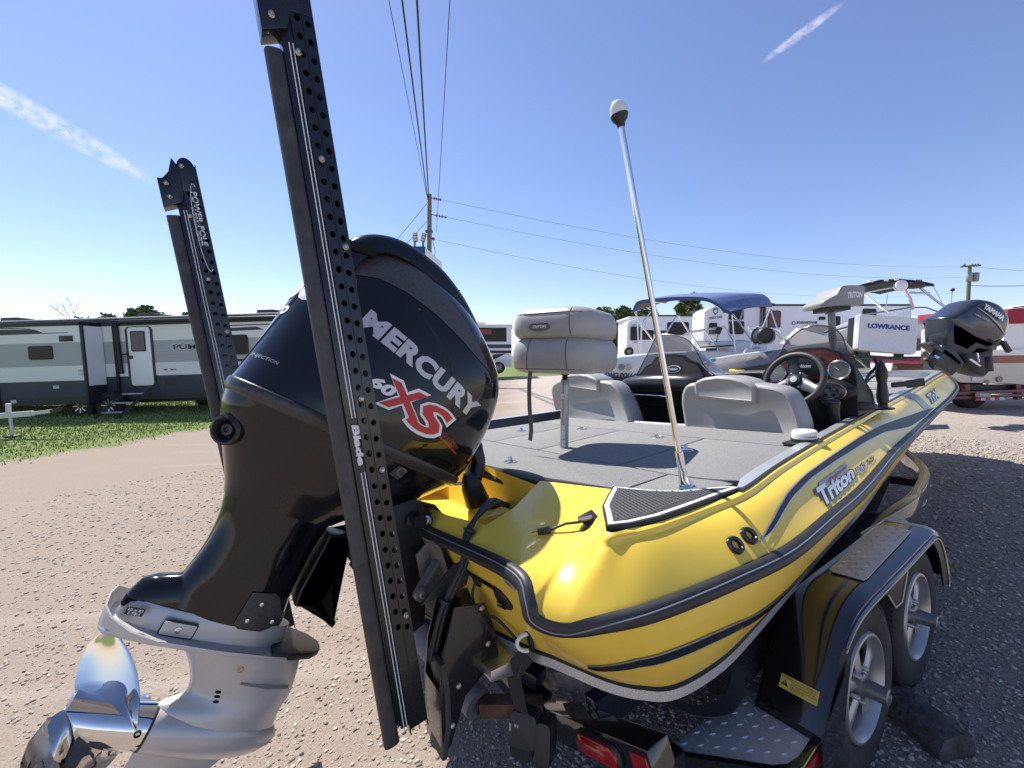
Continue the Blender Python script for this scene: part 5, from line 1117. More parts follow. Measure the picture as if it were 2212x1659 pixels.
q = MB(); q.lathe(WC+WN*.002, WN, [(.017, 0), (.017, .002), (.001, .003)], 20); part('hub_badge', q, mat('badge_pale', (.5, .5, .48), .4), hb_)
q = MB(); q.tube([WC-WN*.04, WC-WN*.20], .03, 12); part('column', q, BLACKP, sw_)
# throttle
thr = thing('throttle_lever', 'black throttle control lever beside the driver console', 'throttle', (2.0, -.70, 1.1), boat=True)
q = MB(); q.ball((2.0, -.715, 1.248), .034, 16, 10, sc=(.8, 1.25, .6)); part('grip', q, VINB, thr, sharp=80)
q = MB(); q.loft([[(2.0+a*s_+o_, -.725+b*s_, z) for a, b in circ(1, 12)] for z, s_, o_ in ((1.24, .030, 0), (1.20, .026, 0), (1.14, .020, .02), (1.06, .016, .05), (.98, .02, .06))], True, True, True); part('lever', q, BLACKP, thr, sharp=60)
q = MB(); q.ball((2.26, -.76, 1.21), .05, 16, 10, sc=(1.2, 1.4, .5)); part('knob_pad', q, mat('pad_dark', (.05, .05, .052), .6), thr, sharp=80)
# white GPS puck
pk = thing('gps_antenna', 'round white navigation antenna puck on the grey deck beside the driver seat', 'antenna', (1.46, -.80, 1.113), boat=True)
q = MB(); q.prism(rrect(.15, .10, .02, 3), (1.45, -.80, 1.122), (1, -.1, .04), (.1, 1, 0), .008); part('base_plate', q, BLACKP, pk)
q = MB(); q.lathe((1.46, -.805, 1.126), (-.04, 0, 1), [(.050, 0), (.050, .012), (.044, .014)], 26); part('collar', q, BLACKP, pk)
q = MB(); q.lathe((1.46, -.805, 1.138), (-.04, 0, 1), [(.046, 0), (.047, .020), (.045, .030), (.038, .034), (.001, .036)], 30); dm = part('dome', q, WHITEP, pk, sharp=50)
def wrap_text(s, c, r, z, a0, a1, h, m, parent, name='lettering'):
    vs, fs = fit_text(s, 1., h, .02); mb = MB(); mb.add([Vector(c)+Vector((math.cos(a0+(a1-a0)*x)*r, math.sin(a0+(a1-a0)*x)*r, z+y)) for x, y in vs], fs); return part(name, mb, m, parent, sharp=None)
wrap_text('LOWRANCE', (1.46, -.805, 1.138), .0475, .005, rad(200), rad(262), .009, BLACKP, dm)
# display unit on its ram mount
lw_ = thing('fish_finder', 'white covered fish finder screen on a black swivel mount ahead of the steering wheel', 'fish finder', (2.56, -.77, 1.17), boat=True)
a_, b_, c_, d_ = Vector((2.48, -.71, 1.72)), Vector((2.76, -.90, 1.69)), Vector((2.69, -.86, 1.462)), Vector((2.425, -.675, 1.515))
U_ = ((b_-a_)+(c_-d_)).normalized(); V_ = ((a_-d_)+(b_-c_)); V_ = (V_-U_*V_.dot(U_)).normalized(); N_ = U_.cross(V_); CC = (a_+b_+c_+d_)/4; wL = (b_-a_).length*.99; hL = (a_-d_).length*.98
if N_.dot(Vector((-.5, -1.6, 1.4))-CC) < 0: N_ = -N_
q = MB(); pr_ = rrect(wL, hL, .016, 4)
def lr(s, d): return [CC+U_*a*s+V_*b*s+N_*d for a, b in pr_]
q.loft([lr(1.0, -.012), lr(1.0, .008), lr(.975, .020), lr(.93, .022), lr(.92, .0215), lr(.1, .0215)], True, True, True); cvr = part('sun_cover', q, mat('cover_white', (.78, .78, .77), .55, var=(60, .05)), lw_, sharp=35)
q = MB()
fw, fh = wL*.76, hL*.25; fc = CC+V_*hL*.20
for (cx, cy, ww, hh) in ((0, fh/2, fw, .004), (0, -fh/2, fw, .004), (-fw/2, 0, .004, fh), (fw/2, 0, .004, fh)): q.box(fc+U_*cx+V_*cy+N_*.0225, (ww, hh, .003), Matrix((U_, V_, N_)).transposed())
part('logo_frame', q, mat('cover_white', (.78, .78, .77), .55), cvr)
BLUEV = mat('blue_vinyl', (.03, .075, .36), .4)
q = flat_text('LOWRANCE', fc-U_*fw*.46-V_*fh*.30, U_, V_, fw*.92, fh*.56, .05, off=.0235); part('lettering', q, BLUEV, cvr, sharp=None)
q = flat_text('HDS', CC-U_*.022+V_*hL*.03, U_, V_, .05, .010, 0., off=.0225); part('lettering', q, mat('faint_grey', (.55, .55, .55), .6), cvr, sharp=None)
q = MB(); q.box(CC-N_*.045, (wL*.94, hL*.9, .06), Matrix((U_, V_, N_)).transposed()); part('unit_body', q, BLACKP, lw_, bevel=.008)
q = MB(); bc = CC-V_*hL*.62-N_*.04; q.box(bc, (wL*.9, .018, .05), Matrix((U_, V_, N_)).transposed()); q.box(bc+U_*wL*.36+V_*.05, (.02, .10, .05), Matrix((U_, V_, N_)).transposed()); q.box(bc-U_*wL*.36+V_*.05, (.02, .10, .05), Matrix((U_, V_, N_)).transposed()); part('yoke', q, BLACKP, lw_, bevel=.004)
q = MB(); q.lathe((2.56, -.772, 1.168), (-.04, 0, 1), [(.052, 0), (.052, .006), (.024, .012), (.022, .03)], 24); part('mount_base', q, BLACKP, lw_)
q = MB(); q.loft([[(2.56+a*s_, -.772+b*s_*.8, z) for a, b in circ(1, 14)] for z, s_ in ((1.19, .020), (1.21, .032), (1.25, .036), (1.29, .030), (1.32, .026), (1.36, .036), (1.39, .034), (1.42, .022), (1.44, .018))], True, True, True); part('mount_arm', q, BLACKP, lw_, sharp=60)
q = MB(); q.bar((2.58, -.81, 1.305), (2.66, -.88, 1.31), .02, .03); q.bar((2.63, -.86, 1.305), (2.70, -.92, 1.315), .012, .045); part('mount_knob', q, BLACKP, lw_, bevel=.005)
q = MB(); q.tube(crom([CC-V_*.12-N_*.08, (2.60, -.74, 1.42), (2.52, -.72, 1.36), (2.50, -.70, 1.28), (2.46, -.66, 1.20)], 6), .008, 8); q.tube(crom([CC-V_*.12-N_*.08+U_*.03, (2.64, -.76, 1.40), (2.58, -.70, 1.33), (2.52, -.64, 1.20)], 6), .006, 8); part('wiring', q, mat('cable_black', (.022, .023, .026), .5), lw_)
# pedestal seat on the rear deck
ps = b2w((.846, .04, 1.089))
seat = thing('pedestal_seat', 'folded grey vinyl fishing seat on a post, rear deck of the yellow boat', 'seat', (0, 0, 0), M=Matrix.Translation(ps) @ Matrix.Rotation(rad(-37), 4, 'Z'))
VINW = mat('worn_grey_vinyl', (.34, .33, .315), .38, bump=(60, .22), var=(9, .1), dirt=(7, .62, (.46, .45, .43)))
def pad(w, d, h, z0, tilt, cy, bulge=.03):
    """plump cushion: sections along z of rounded rectangles"""
    q = MB(); prof_ = [(0, .78), (.04, .90), (.15, .975), (.35, 1.), (.6, .99), (.8, .95), (.93, .87), (1., .74)]
    R = Matrix.Rotation(tilt, 3, 'X')
    for i, (f, s_) in enumerate(prof_):
        pass
    q.loft([[R @ Vector((a*s_, b*s_+d/2-.02, f*h))+Vector((0, cy-d/2+.02, z0)) for a, b in rrect(w, d, min(w, d)*.26, 7)] for f, s_ in prof_], True, False, False)
    tp_ = [R @ Vector((a*.74, b*.74+d/2-.02, h))+Vector((0, cy-d/2+.02, z0)) for a, b in rrect(w, d, min(w, d)*.26, 7)]
    c_ = R @ Vector((0, d/2-.02, h*1.05))+Vector((0, cy-d/2+.02, z0)); n = len(tp_); q.add(tp_+[c_], [(i, (i+1) % n, n) for i in range(n)])
    bt = [R @ Vector((a*.78, b*.78+d/2-.02, 0))+Vector((0, cy-d/2+.02, z0)) for a, b in rrect(w, d, min(w, d)*.26, 7)]; q.add(bt, [tuple(range(n))]); return q
q = pad(.45, .43, .175, .385, rad(0), .0); lowc = part('seat_cushion', q, VINW, seat, sharp=80)
q = pad(.44, .42, .150, .548, rad(-2), .0); upc = part('folded_back', q, VINW, seat, sharp=80)
SEAMD = mat('seam_thread', (.09, .085, .08), .8)
def pad_seam(q_, pts): return part('seam', MB().tube(pts, .0022, 5), SEAMD, q_)
def surf_seam(o, bv, x0, x1, y, z0, z1, n=14):
    pts = []
    for k in range(n+1):
        f = k/n; p0 = Vector((x0+(x1-x0)*f, y, z0+(z1-z0)*f)); h = bv.ray_cast(p0, Vector((0, 1, 0)))
        if h[0]: pts.append(h[0]-Vector((0, .0005, 0)))
    if len(pts) > 2: pad_seam(o, pts)
lb_ = bvh_of(pad(.45, .43, .175, .385, 0, 0)); ub_ = bvh_of(pad(.44, .42, .150, .548, rad(-2), .0))
for x in (-.09, .13): surf_seam(lowc, lb_, x, x*.9, -.6, .40, .555)
surf_seam(lowc, lb_, -.21, .21, -.6, .408, .408)
for x in (.14,): surf_seam(upc, ub_, x, x*.92, -.6, .56, .70)
surf_seam(upc, ub_, -.20, .20, -.6, .668, .668)
h = ub_.ray_cast(Vector((-.02, -.6, .605)), Vector((0, 1, 0))); q = MB(); q.prism(circ(.060, 28, .36), h[0]-Vector((0, .001, 0)), (1, 0, 0), (0, .25, 1), .003); sb = part('badge', q, mat('badge_dark', (.05, .045, .04), .5), upc)
q = flat_text('TRITON', h[0]+Vector((-.038, -.0045, -.007)), (1, 0, 0), (0, .25, 1), .076, .014, .03); part('badge_lettering', q, mat('badge_tan', (.5, .45, .36), .5), sb, sharp=None)
q = MB(); q.lathe((-.03, .03, .700), (0, 0, 1), [(.012, -.02), (.012, .006), (.005, .012), (.004, .018), (.001, .02)], 12); part('button', q, WHITEP, upc)
q = MB(); q.lathe((0, 0, .0), (0, 0, 1), [(.021, 0), (.0215, .30), (.021, .345), (.017, .35)], 20); part('post', q, mat('galvanised', (.42, .43, .43), .45, .85, var=(30, .25)), seat)
q = MB(); q.lathe((0, 0, .345), (0, 0, 1), [(.012, 0), (.017, .004), (.012, .010), (.017, .016), (.012, .022), (.018, .028), (.03, .036), (.08, .042)], 18); part('post_thread', q, BLACKP, seat)
q = MB(); q.prism([(-.009, 0), (.009, 0), (.009, .07), (-.009, .07)], (.006, -.0215, .05), (1, .2, 0), (0, 0, 1), .001); q.prism([(-.009, 0), (.009, 0), (.009, .03), (-.009, .03)], (.008, -.0215, .012), (1, .2, 0), (0, 0, 1), .001); q.prism([(-.009, 0), (.009, 0), (.009, .03), (-.009, .03)], (.0, -.0222, .25), (1, .1, 0), (0, 0, 1), .001); part('post_sticker', q, mat('sticker_pale', (.6, .6, .6), .5, var=(160, .5)), seat)
q = MB(); q.sweep(crom([(-.075, -.20, .395), (-.078, -.205, .33), (-.072, -.21, .22), (-.066, -.205, .12), (-.075, -.20, .06)], 6), [(-.011, -.0015), (.011, -.0015), (.011, .0015), (-.011, .0015)], up=(0, -1, 0)); part('hold_down_strap', q, mat('strap_grey', (.10, .10, .10), .7), seat)
# stern light
sl_ = thing('stern_light', 'chrome pole with a white all-round light standing on the starboard quarter', 'pole light', (.632, -.794, 1.08), boat=True)
b0, b1 = Vector((.630, -.794, 1.09)), Vector((.405, -.794, 2.212)); dv = (b1-b0).normalized()
q = MB(); q.tube([b0, b0+dv*.11], .0125, 20); q.tube([b0+dv*.11, b1-dv*.055], .0088, 20); part('pole', q, CHROME, sl_)
q = MB(); q.lathe(b1-dv*.058, dv, [(.010, 0), (.013, .012), (.021, .020), (.0245, .030), (.025, .034)], 26); part('lamp_base', q, BLACKP, sl_)
q = MB(); q.lathe(b1-dv*.024, dv, [(.0245, 0), (.0245, .012), (.0225, .024), (.016, .034), (.008, .039), (.001, .040)], 26); part('lamp_dome', q, mat('lamp_dome', (.75, .76, .76), .15, alpha=.92, bump=(400, .2)), sl_)
q = MB(); q.prism(rrect(.085, .040, .012, 4), (.628, -.80, deckz(.63, .006)), (1, .55, .04), (-.55, 1, 0), .010); q.prism(rrect(.06, .030, .012, 4), (.600, -.835, deckz(.6, .007)), (1, .2, .04), (-.2, 1, 0), .008); part('base_plate', q, CHROME, sl_, bevel=.002)
q = MB(); q.lathe(b0-dv*.005, dv, [(.021, 0), (.019, .012), (.014, .03), (.0135, .05)], 22); part('socket', q, CHROME, sl_)
# bow seat
bs = thing('bow_seat', 'grey vinyl bow seat with printed lettering on its back, near the front deck', 'seat', (3.42, -.25, 1.19), boat=True)
q = MB(); q.tube([(3.42, -.25, 1.19), (3.42, -.25, 1.60)], .020, 14); q.tube([(3.42, -.25, 1.60), (3.42, -.25, 1.88)], .026, 14); part('post', q, mat('post_grey', (.20, .20, .20), .4, .6), bs)
fwd = Vector((.80, -.55, 0)).normalized(); lat = Vector((.55, .80, 0)).normalized()
q = MB(); pr2 = smooth2([(-.20, 0), (-.205, .035), (-.15, .065), (-.08, .09), (-.03, .145), (.03, .16), (.20, .15), (.215, .12), (.20, 0)], 3); prr = []
q.loft([[Vector((3.44, -.25, 1.885))+fwd*a*s_+Vector((0, 0, b*(.94 if s_ < 1 else 1)))+lat*w for a, b in pr2] for w, s_ in ((-.125, .70), (-.115, .765), (-.08, .78), (.08, .78), (.115, .765), (.125, .70))], True, True, True); bsc = part('saddle', q, VINYL, bs, sharp=50)
q = flat_text('TRITON', Vector((3.44, -.25, 1.935))-lat*.1265+fwd*.025, fwd, (0, 0, 1), .115, .05, .05, .2); part('lettering', q, WHT, bsc, sharp=None)
q = MB(); q.box((3.42, -.25, 1.868), (.18, .16, .03), Matrix.Rotation(-.6, 3, 'Z')); part('seat_bracket', q, BLACKP, bs)
# hull lettering
def cap_decal(vs, fs, u0, u1, tA, tB, m, name='lettering', off=.004, parent=None, slant=0.):
    """design in the unit square laid on the cap: x -> u, y -> t (tA bottom, tB top)"""
    vs, fs = subdiv(vs, fs, .12); mb = MB(); pts = []
    for x, y in vs:
        u = u0+(u1-u0)*x+slant*y; t0_ = tA(u) if callable(tA) else tA; t1_ = tB(u) if callable(tB) else tB; t = t0_+(t1_-t0_)*y
        p, n = on_cap(u, min(.985, max(.02, t))); pts.append(p+n*off)
    mb.add(pts, fs); return part(name, mb, m, parent or boat, sharp=None)

LOGOB = mat('logo_dark', (.045, .045, .05), .4)
bA, bB = (lambda u: interp(u, [12.0, 13.2], [.865, .80])), (lambda u: interp(u, [12.0, 13.2], [.585, .63]))
cap_decal(*fit_text('Triton', 1, 1, .13), 12.02, 13.03, bA, bB, LOGOB, 'logo_shadow', .0030, slant=.13)
cap_decal(*poly_tris([(0, 0), (1, 0), (1, 1), (0, 1)]), 12.22, 12.98, .66, .575, mat('grey_decal', (.22, .225, .235), .3, .2), 'logo_box', .0030, slant=.1)
cap_decal(*fit_text('Triton', 1, 1, .045), 12.06, 13.0, lambda u: bA(u)-.012, lambda u: bB(u)+.012, mat('logo_silver', (.60, .61, .65), .3, .2), 'logo', .0044, slant=.13)
cap_decal(*fit_text('Explorer', 1, 1, .03, .2), 12.46, 13.0, .645, .60, mat('logo_red', (.25, .012, .02), .4), 'logo_script', .0050, slant=.1)
cap_decal(*fit_text('BOATS', 1, 1, .10), 13.08, 13.33, lambda u: interp(u, [13, 13.5], [.81, .83]), lambda u: interp(u, [13, 13.5], [.70, .735]), LOGOB, 'logo_shadow', .0030, slant=.06)
cap_decal(*fit_text('BOATS', 1, 1, .01), 13.085, 13.325, lambda u: interp(u, [13, 13.5], [.805, .825]), lambda u: interp(u, [13, 13.5], [.705, .74]), mat('logo_silver', (.60, .61, .65), .3, .2), 'logo', .0044, slant=.06)
cap_decal(*fit_text('Tr-21x', 1, 1, .06, .3), 13.36, 13.58, .82, .74, LOGOB, 'logo_script', .0030, slant=.06)
cap_decal(*fit_text('TrX', 1, 1, .13), 15.98, 16.80, .76, .46, LOGOB, 'logo_shadow', .0030, slant=.1)
cap_decal(*fit_text('TrX', 1, 1, .04), 16.02, 16.76, .74, .48, mat('logo_silver', (.60, .61, .65), .3, .2), 'logo', .0044, slant=.1)
# ================================================================== BACKGROUND
def at(d):
    """metres at distance d ahead: x, y as seen from the standing point -> world point (dy: further away)"""
    c, s = math.cos(rad(4)), math.sin(rad(4))
    def f(x, y, dy=0.):
        v = (829.5-y)/900; k = (d+dy)/(c+v*s)
        return Vector(((x-1106)/900*k, d+dy, 1.45+(v*c-s)*k))
    return f
SIDEW = mat('rv_white', (.80, .80, .83), .4, bump=(8, .05))
def siding(name, col):
    """ribbed aluminium siding: shallow horizontal corrugation"""
    if name in MATS: return MATS[name]
    m = mat(name, col, .42); t = m.node_tree; b = t.nodes['Principled BSDF']; tc = t.nodes.new('ShaderNodeTexCoord')
    w = t.nodes.new('ShaderNodeTexWave'); w.bands_direction = 'Z'; w.inputs['Scale'].default_value = 2.9; w.inputs['Distortion'].default_value = 0; w.wave_profile = 'SAW'
    t.links.new(tc.outputs['Object'], w.inputs['Vector']); bp = t.nodes.new('ShaderNodeBump'); bp.inputs['Strength'].default_value = .6; bp.inputs['Distance'].default_value = .02
    t.links.new(w.outputs[1], bp.inputs['Height']); t.links.new(bp.outputs[0], b.inputs['Normal']); return m
RVW, RVG, RVN = siding('siding_white', (.80, .80, .83)), siding('siding_grey', (.42, .43, .47)), siding('siding_navy', (.040, .050, .085))
RVC = mat('rv_charcoal', (.022, .022, .026), .5); RVB = mat('rv_black_trim', (.010, .010, .014), .3)
GLASSD = mat('tinted_glass', (.010, .011, .014), .12, spec=.25); RUBW = mat('roof_white', (.72, .72, .72), .6)
def slab(x0, x1, z0, z1, y, th=.02): return MB().add([(x0, y, z0), (x1, y, z0), (x1, y, z1), (x0, y, z1), (x0, y+th, z0), (x1, y+th, z0), (x1, y+th, z1), (x0, y+th, z1)], [(0, 1, 2, 3), (4, 7, 6, 5), (0, 4, 5, 1), (3, 2, 6, 7), (0, 3, 7, 4), (1, 5, 6, 2)])
def rv_window(root, cx, cz, w, h, y, m=None, frame=.035):
    o = part('window', MB().prism(rrect(w, h, min(w, h)*.16, 4), (cx, y-.012, cz), (1, 0, 0), (0, 0, 1), .024), RVB, root, bevel=.004)
    part('pane', MB().prism(rrect(w-2*frame, h-2*frame, min(w, h)*.13, 4), (cx, y-.026, cz), (1, 0, 0), (0, 0, 1), .006), m or GLASSD, o); return o
def road_wheel(root, c, r, w=.2, spokes=8, m=None):
    q = MB(); q.lathe(c, (0, -1, 0), [(r*.62, -.02), (r*.64, .0), (r*.93, .012), (r, -.03), (r, -w+.03), (r*.93, -w), (r*.5, -w)], 36, cap=True); ty = part('wheel', q, TYRE, root)
    q = MB(); q.lathe(c, (0, -1, 0), [(r*.60, -.01), (r*.57, .004), (r*.54, -.015), (r*.5, -.06), (.01, -.06)], 30); part('rim', q, m or mat('rim_black', (.02, .02, .022), .35), ty)
    q = MB()
    for k in range(spokes):
        t = 2*PI*k/spokes; u = Vector((math.cos(t), 0, math.sin(t))); q.bar(Vector(c)+u*r*.16+Vector((0, .02, 0)), Vector(c)+u*r*.52+Vector((0, .0, 0)), r*.07, .02, up=(0, 1, 0))
    part('spokes', q, mat('rim_machined', (.6, .6, .62), .3, .8), ty)
def ac_unit(root, cx, z, y, w=1.25):
    q = MB(); pts = [(-w/2, 0), (w/2, 0), (w/2*.97, .10), (w*.36, .13), (-w*.05, .20), (-w/2*.98, .20)]; q.prism(pts, (cx, y+1.1, z), (1, 0, 0), (0, 0, 1), .8); part('roof_air_conditioner', q, mat('ac_black', (.015, .015, .016), .35), root, bevel=.02)
# ---- travel trailer with the slide-out, left
K_ = .004245
def rvx(zx): return zx*K_
def rvz(sd): return 3.335-sd*K_
lrot = Matrix.Translation((-17.21, 13.95, -.775)) @ Matrix.Rotation(rad(-1.75), 4, 'Y')
rv1 = thing('travel_trailer', 'long white, grey and navy travel trailer with a slide-out, parked on the grass at left', 'travel trailer', (0, 0, 0), M=lrot)
X0, X1 = -4.0, rvx(2480)
def band(a, b, m, nm='wall_band', x0=X0, x1=X1, y=0., dep=2.45): part(nm, slab(x0, x1, rvz(b), rvz(a), y, dep), m, rv1, bevel=.0)
band(10, 66, RVN, 'top_band'); band(66, 186, RVW); band(186, 360, RVG); band(360, 462, RVW); band(462, 600, RVN, 'skirt_band'); band(600, 648, RVC, 'skirt')
q = slab(X0-.03, X1+.03, rvz(10), rvz(0), -.06, 2.57); part('roof', q, RUBW, rv1, bevel=.02)
q = slab(X0, X1, rvz(22), rvz(11), -.05, .06); part('roof_gutter', q, RVB, rv1)
# slide-out box
SX0, SX1 = rvx(158), rvx(862); YS = -.62
def sband(a, b, m, x0=SX0+.10, x1=SX1-.06): part('slide_band', slab(x0, x1, rvz(b), rvz(a), YS, .60), m, rv1)
sband(66, 190, RVW); sband(190, 366, RVG); sband(366, 478, RVW); sband(478, 600, RVN); sband(600, 655, RVC)
for x0, x1, z0, z1 in ((SX0, SX0+.13, 655, 40), (SX1-.09, SX1, 655, 40), (SX0, SX1, 66, 34)): part('slide_frame', slab(x0, x1, rvz(z0), rvz(z1), YS-.03, .62), RVC, rv1, bevel=.01)
part('slide_side', slab(SX1, SX1+.01, rvz(520), rvz(70), YS+.03, .57), SIDEW, rv1)
part('slide_seal', slab(SX1+.38, SX1+.46, rvz(600), rvz(30), -.06, .07), RVB, rv1)
rv_window(rv1, rvx(530), rvz(262), .78, .44, YS); q = slab(rvx(680), rvx(782), rvz(184), rvz(140), YS-.02, .02); part('vent_cover', q, RVB, rv1, bevel=.006)
q = MB(); q.prism([(rvx(205), rvz(72)), (rvx(470), rvz(86)), (rvx(470), rvz(80)), (rvx(230), rvz(66))], (0, YS-.006, 0), (1, 0, 0), (0, 0, 1), .004); q2 = MB().prism([(rvx(200), rvz(82)), (rvx(500), rvz(88)), (rvx(560), rvz(114)), (rvx(750), rvz(116)), (rvx(750), rvz(119)), (rvx(240), rvz(122))], (0, YS-.006, 0), (1, 0, 0), (0, 0, 1), .004)
part('graphic', q, RVN, rv1); part('graphic', q2, RVB, rv1)
for x0, x1, a, b in ((595, 640, 512, 534), (262, 306, 612, 636), (795, 835, 395, 412), (795, 832, 420, 440)):
    part('decal', slab(rvx(x0), rvx(x1), rvz(b), rvz(a), YS-.008, .008), mat('decal_pale', (.55, .55, .55), .5), rv1)
# left bay door and stripes
part('bay_door', slab(rvx(-60), rvx(78), rvz(560), rvz(430), -.03, .03), SIDEW, rv1, bevel=.01); part('bay_frame', slab(rvx(-70), rvx(92), rvz(572), rvz(405), -.02, .02), RVN, rv1, bevel=.01)
part('outlet_cover', slab(rvx(140), rvx(175), rvz(560), rvz(535), -.63, .02), SIDEW, rv1)
for a, b in ((400, 410), (425, 437)): part('pin_band', slab(rvx(90), rvx(158), rvz(b), rvz(a), -.01, .01), RVB, rv1)
# entry door
q = MB(); q.prism(rrect(.90, 2.02, .14, 5), (rvx(1150), -.012, rvz(312)), (1, 0, 0), (0, 0, 1), .03); ed = part('entry_door', q, RVB, rv1)
part('door_leaf', MB().prism(rrect(.74, 1.94, .09, 4), (rvx(1154), -.034, rvz(308)), (1, 0, 0), (0, 0, 1), .02), mat('door_white', (.82, .82, .84), .35), ed, bevel=.006)
part('door_window', MB().prism(rrect(.49, .68, .05, 4), (rvx(1147), -.050, rvz(190)), (1, 0, 0), (0, 0, 1), .012), RVB, ed)
part('door_pane', MB().prism(rrect(.42, .60, .04, 4), (rvx(1147), -.058, rvz(190)), (1, 0, 0), (0, 0, 1), .008), mat('door_glass', (.055, .055, .06), .1), ed)
part('door_handle', slab(rvx(1070), rvx(1096), rvz(325), rvz(300), -.07, .04), RVB, ed, bevel=.004)
q = MB(); q.tube(crom([(rvx(1065), -.05, rvz(285)), (rvx(1030), -.13, rvz(292)), (rvx(1010), -.14, rvz(320)), (rvx(1010), -.10, rvz(440))], 5), .02, 8); part('grab_handle', q, RVB, rv1)
q = MB(); q.bar((rvx(990), -.07, rvz(10)), (rvx(1000), -.07, rvz(440)), .07, .09, up=(0, 1, 0)); part('awning_arm', q, RVB, rv1); part('awning_roll', MB().tube([(rvx(975), -.11, rvz(40)), (X1-.1, -.11, rvz(40))], .075, 12), RVB, rv1)
part('service_box', slab(rvx(1018), rvx(1056), rvz(438), rvz(378), -.02, .02), SIDEW, rv1); part('sill_strip', slab(rvx(975), rvx(1045), rvz(455), rvz(444), -.03, .03), SIDEW, rv1)
for k, (x, a) in enumerate(((1130, 596), (1095, 660), (1058, 726))):
    q = MB(); q.box((rvx(x)+.0, -.25-.22*k, rvz(a)), (.66-.0*k, .24, .035)); part('step', q, mat('step_tread', (.45, .45, .47), .5), rv1)
for x in (-.36, .36): part('step_rail', MB().bar((rvx(1150)+x, -.10, rvz(555)), (rvx(1040)+x, -.95, rvz(770)), .05, .08), RVC, rv1)
q = flat_text('PUMA', (rvx(1405), -.006, rvz(268)), (1, 0, 0), (0, 0, 1), 1.12, .22, .05); part('lettering', q, mat('decal_white', (.74, .74, .76), .5), rv1, sharp=None)
q = flat_text('PUMA', (rvx(1411), -.012, rvz(263)), (1, 0, 0), (0, 0, 1), 1.07, .175, .02); part('lettering', q, mat('decal_navy', (.03, .045, .09), .4), rv1, sharp=None)
for x, m, w in ((1336, mat('marker_red', (.35, .06, .05), .4), .12), (1386, RVB, .09), (1412, mat('marker_pink', (.4, .2, .2), .4), .07)): part('marker', MB().prism(circ(w/2, 14, .5), (rvx(x), -.01, rvz(418)), (1, 0, 0), (0, 0, 1), .02), m, rv1)
part('access_panel', slab(rvx(1320), rvx(1408), rvz(545), rvz(485), -.006, .006), RVC, rv1)
rv_window(rv1, rvx(1923), rvz(240), .68, .66, 0.)
q = MB().prism([(rvx(1840), rvz(108)), (rvx(2080), rvz(104)), (rvx(2130), rvz(128)), (rvx(1880), rvz(132))], (0, -.006, 0), (1, 0, 0), (0, 0, 1), .004); part('graphic', q, RVN, rv1)
part('stripe', slab(rvx(1840), X1, rvz(92), rvz(84), -.006, .006), RVB, rv1); part('stripe', slab(rvx(1850), X1, rvz(372), rvz(352), -.006, .006), RVB, rv1)
ac_unit(rv1, rvx(1148), rvz(0), 0.); ac_unit(rv1, rvx(2130), rvz(0), 0.); ac_unit(rv1, rvx(20), rvz(0), 0.)
q = MB(); q.box((rvx(400), .6, rvz(-4)), (.12, .3, .05)); part('roof_vent', q, RVC, rv1)
for x in (690, 912): road_wheel(rv1, (rvx(x), -.25, .44), .44)
road_wheel(rv1, (rvx(1215), 2.3, .40), .40)
part('chassis', slab(rvx(-300), rvx(2400), rvz(680), rvz(645), .4, 1.6), RVC, rv1)
# ---- white trailer tongue with its jack in front of it
A10 = at(10.2)
tg = thing('trailer_tongue', 'white trailer tongue with a jack standing on the grass before the travel trailer', 'trailer tongue', A10(28, 945))
WTB = mat('white_frame_paint', (.62, .63, .64), .4)
q = MB(); q.bar(A10(-120, 908), A10(70, 893), .10, .13); q.bar(A10(70, 893), A10(112, 888), .07, .09); part('beam', q, WTB, tg, bevel=.01)
q = MB(); q.bar(A10(112, 889), A10(132, 883), .10, .07); part('coupler', q, RVC, tg, bevel=.01)
q = MB(); q.tube([A10(18, 872), A10(19, 900)], .05, 12); q.tube([A10(22, 900), A10(27, 940)], .032, 12); part('jack_tube', q, WTB, tg)
q = MB(); q.box(A10(28, 945)+Vector((0, 0, .03)), (.24, .2, .05)); part('jack_foot', q, RVC, tg, bevel=.01)
q = MB(); q.tube(crom([A10(58, 896), A10(62, 912), A10(68, 920), A10(64, 932)], 5), .012, 6); part('safety_chain', q, RVC, tg)
# ---- far motorhome seen between the motor and the seat
A27 = at(27.)
rv2 = thing('travel_trailer', 'distant travel trailer with dark windows seen between the black motor and the folded seat', 'travel trailer', A27(1040, 806))
def wall(root, nm, f, x0, x1, y0, y1, m, dep=2.4, out=0., bev=0.):
    a, b = f(x0, y1), f(x1, y0); return part(nm, slab(a.x, b.x, a.z, b.z, a.y-out, dep), m, root, bevel=bev)
wall(rv2, 'wall', A27, 905, 1105, 706, 790, RVW); wall(rv2, 'roof', A27, 903, 1107, 701, 706, RUBW, 2.5, .05); wall(rv2, 'window_band', A27, 1000, 1094, 708, 738, GLASSD, .05, .03); wall(rv2, 'stripe', A27, 905, 1105, 744, 752, RVN, .03, .012); wall(rv2, 'stripe', A27, 905, 1105, 757, 763, RVB, .03, .014); wall(rv2, 'skirt', A27, 905, 1105, 776, 792, mat('rv_skirt_white', (.6, .6, .6), .5), .03, .016)
q = MB().prism([(0, 0), (1.0, .1), (1.9, .55), (1.2, .5)], A27(1030, 782)+Vector((0, -.03, 0)), (1, 0, 0), (0, 0, 1), .01); part('swoosh', q, RVB, rv2); wall(rv2, 'red_reflection', A27, 1035, 1062, 712, 722, mat('red_reflection_paint', (.25, .03, .03), .3), .02, .05)  # thin red slab paints a reflection on to the window band
for x in (1050, 1078): road_wheel(rv2, A27(x, 794)+Vector((0, -.03, 0)), .38)
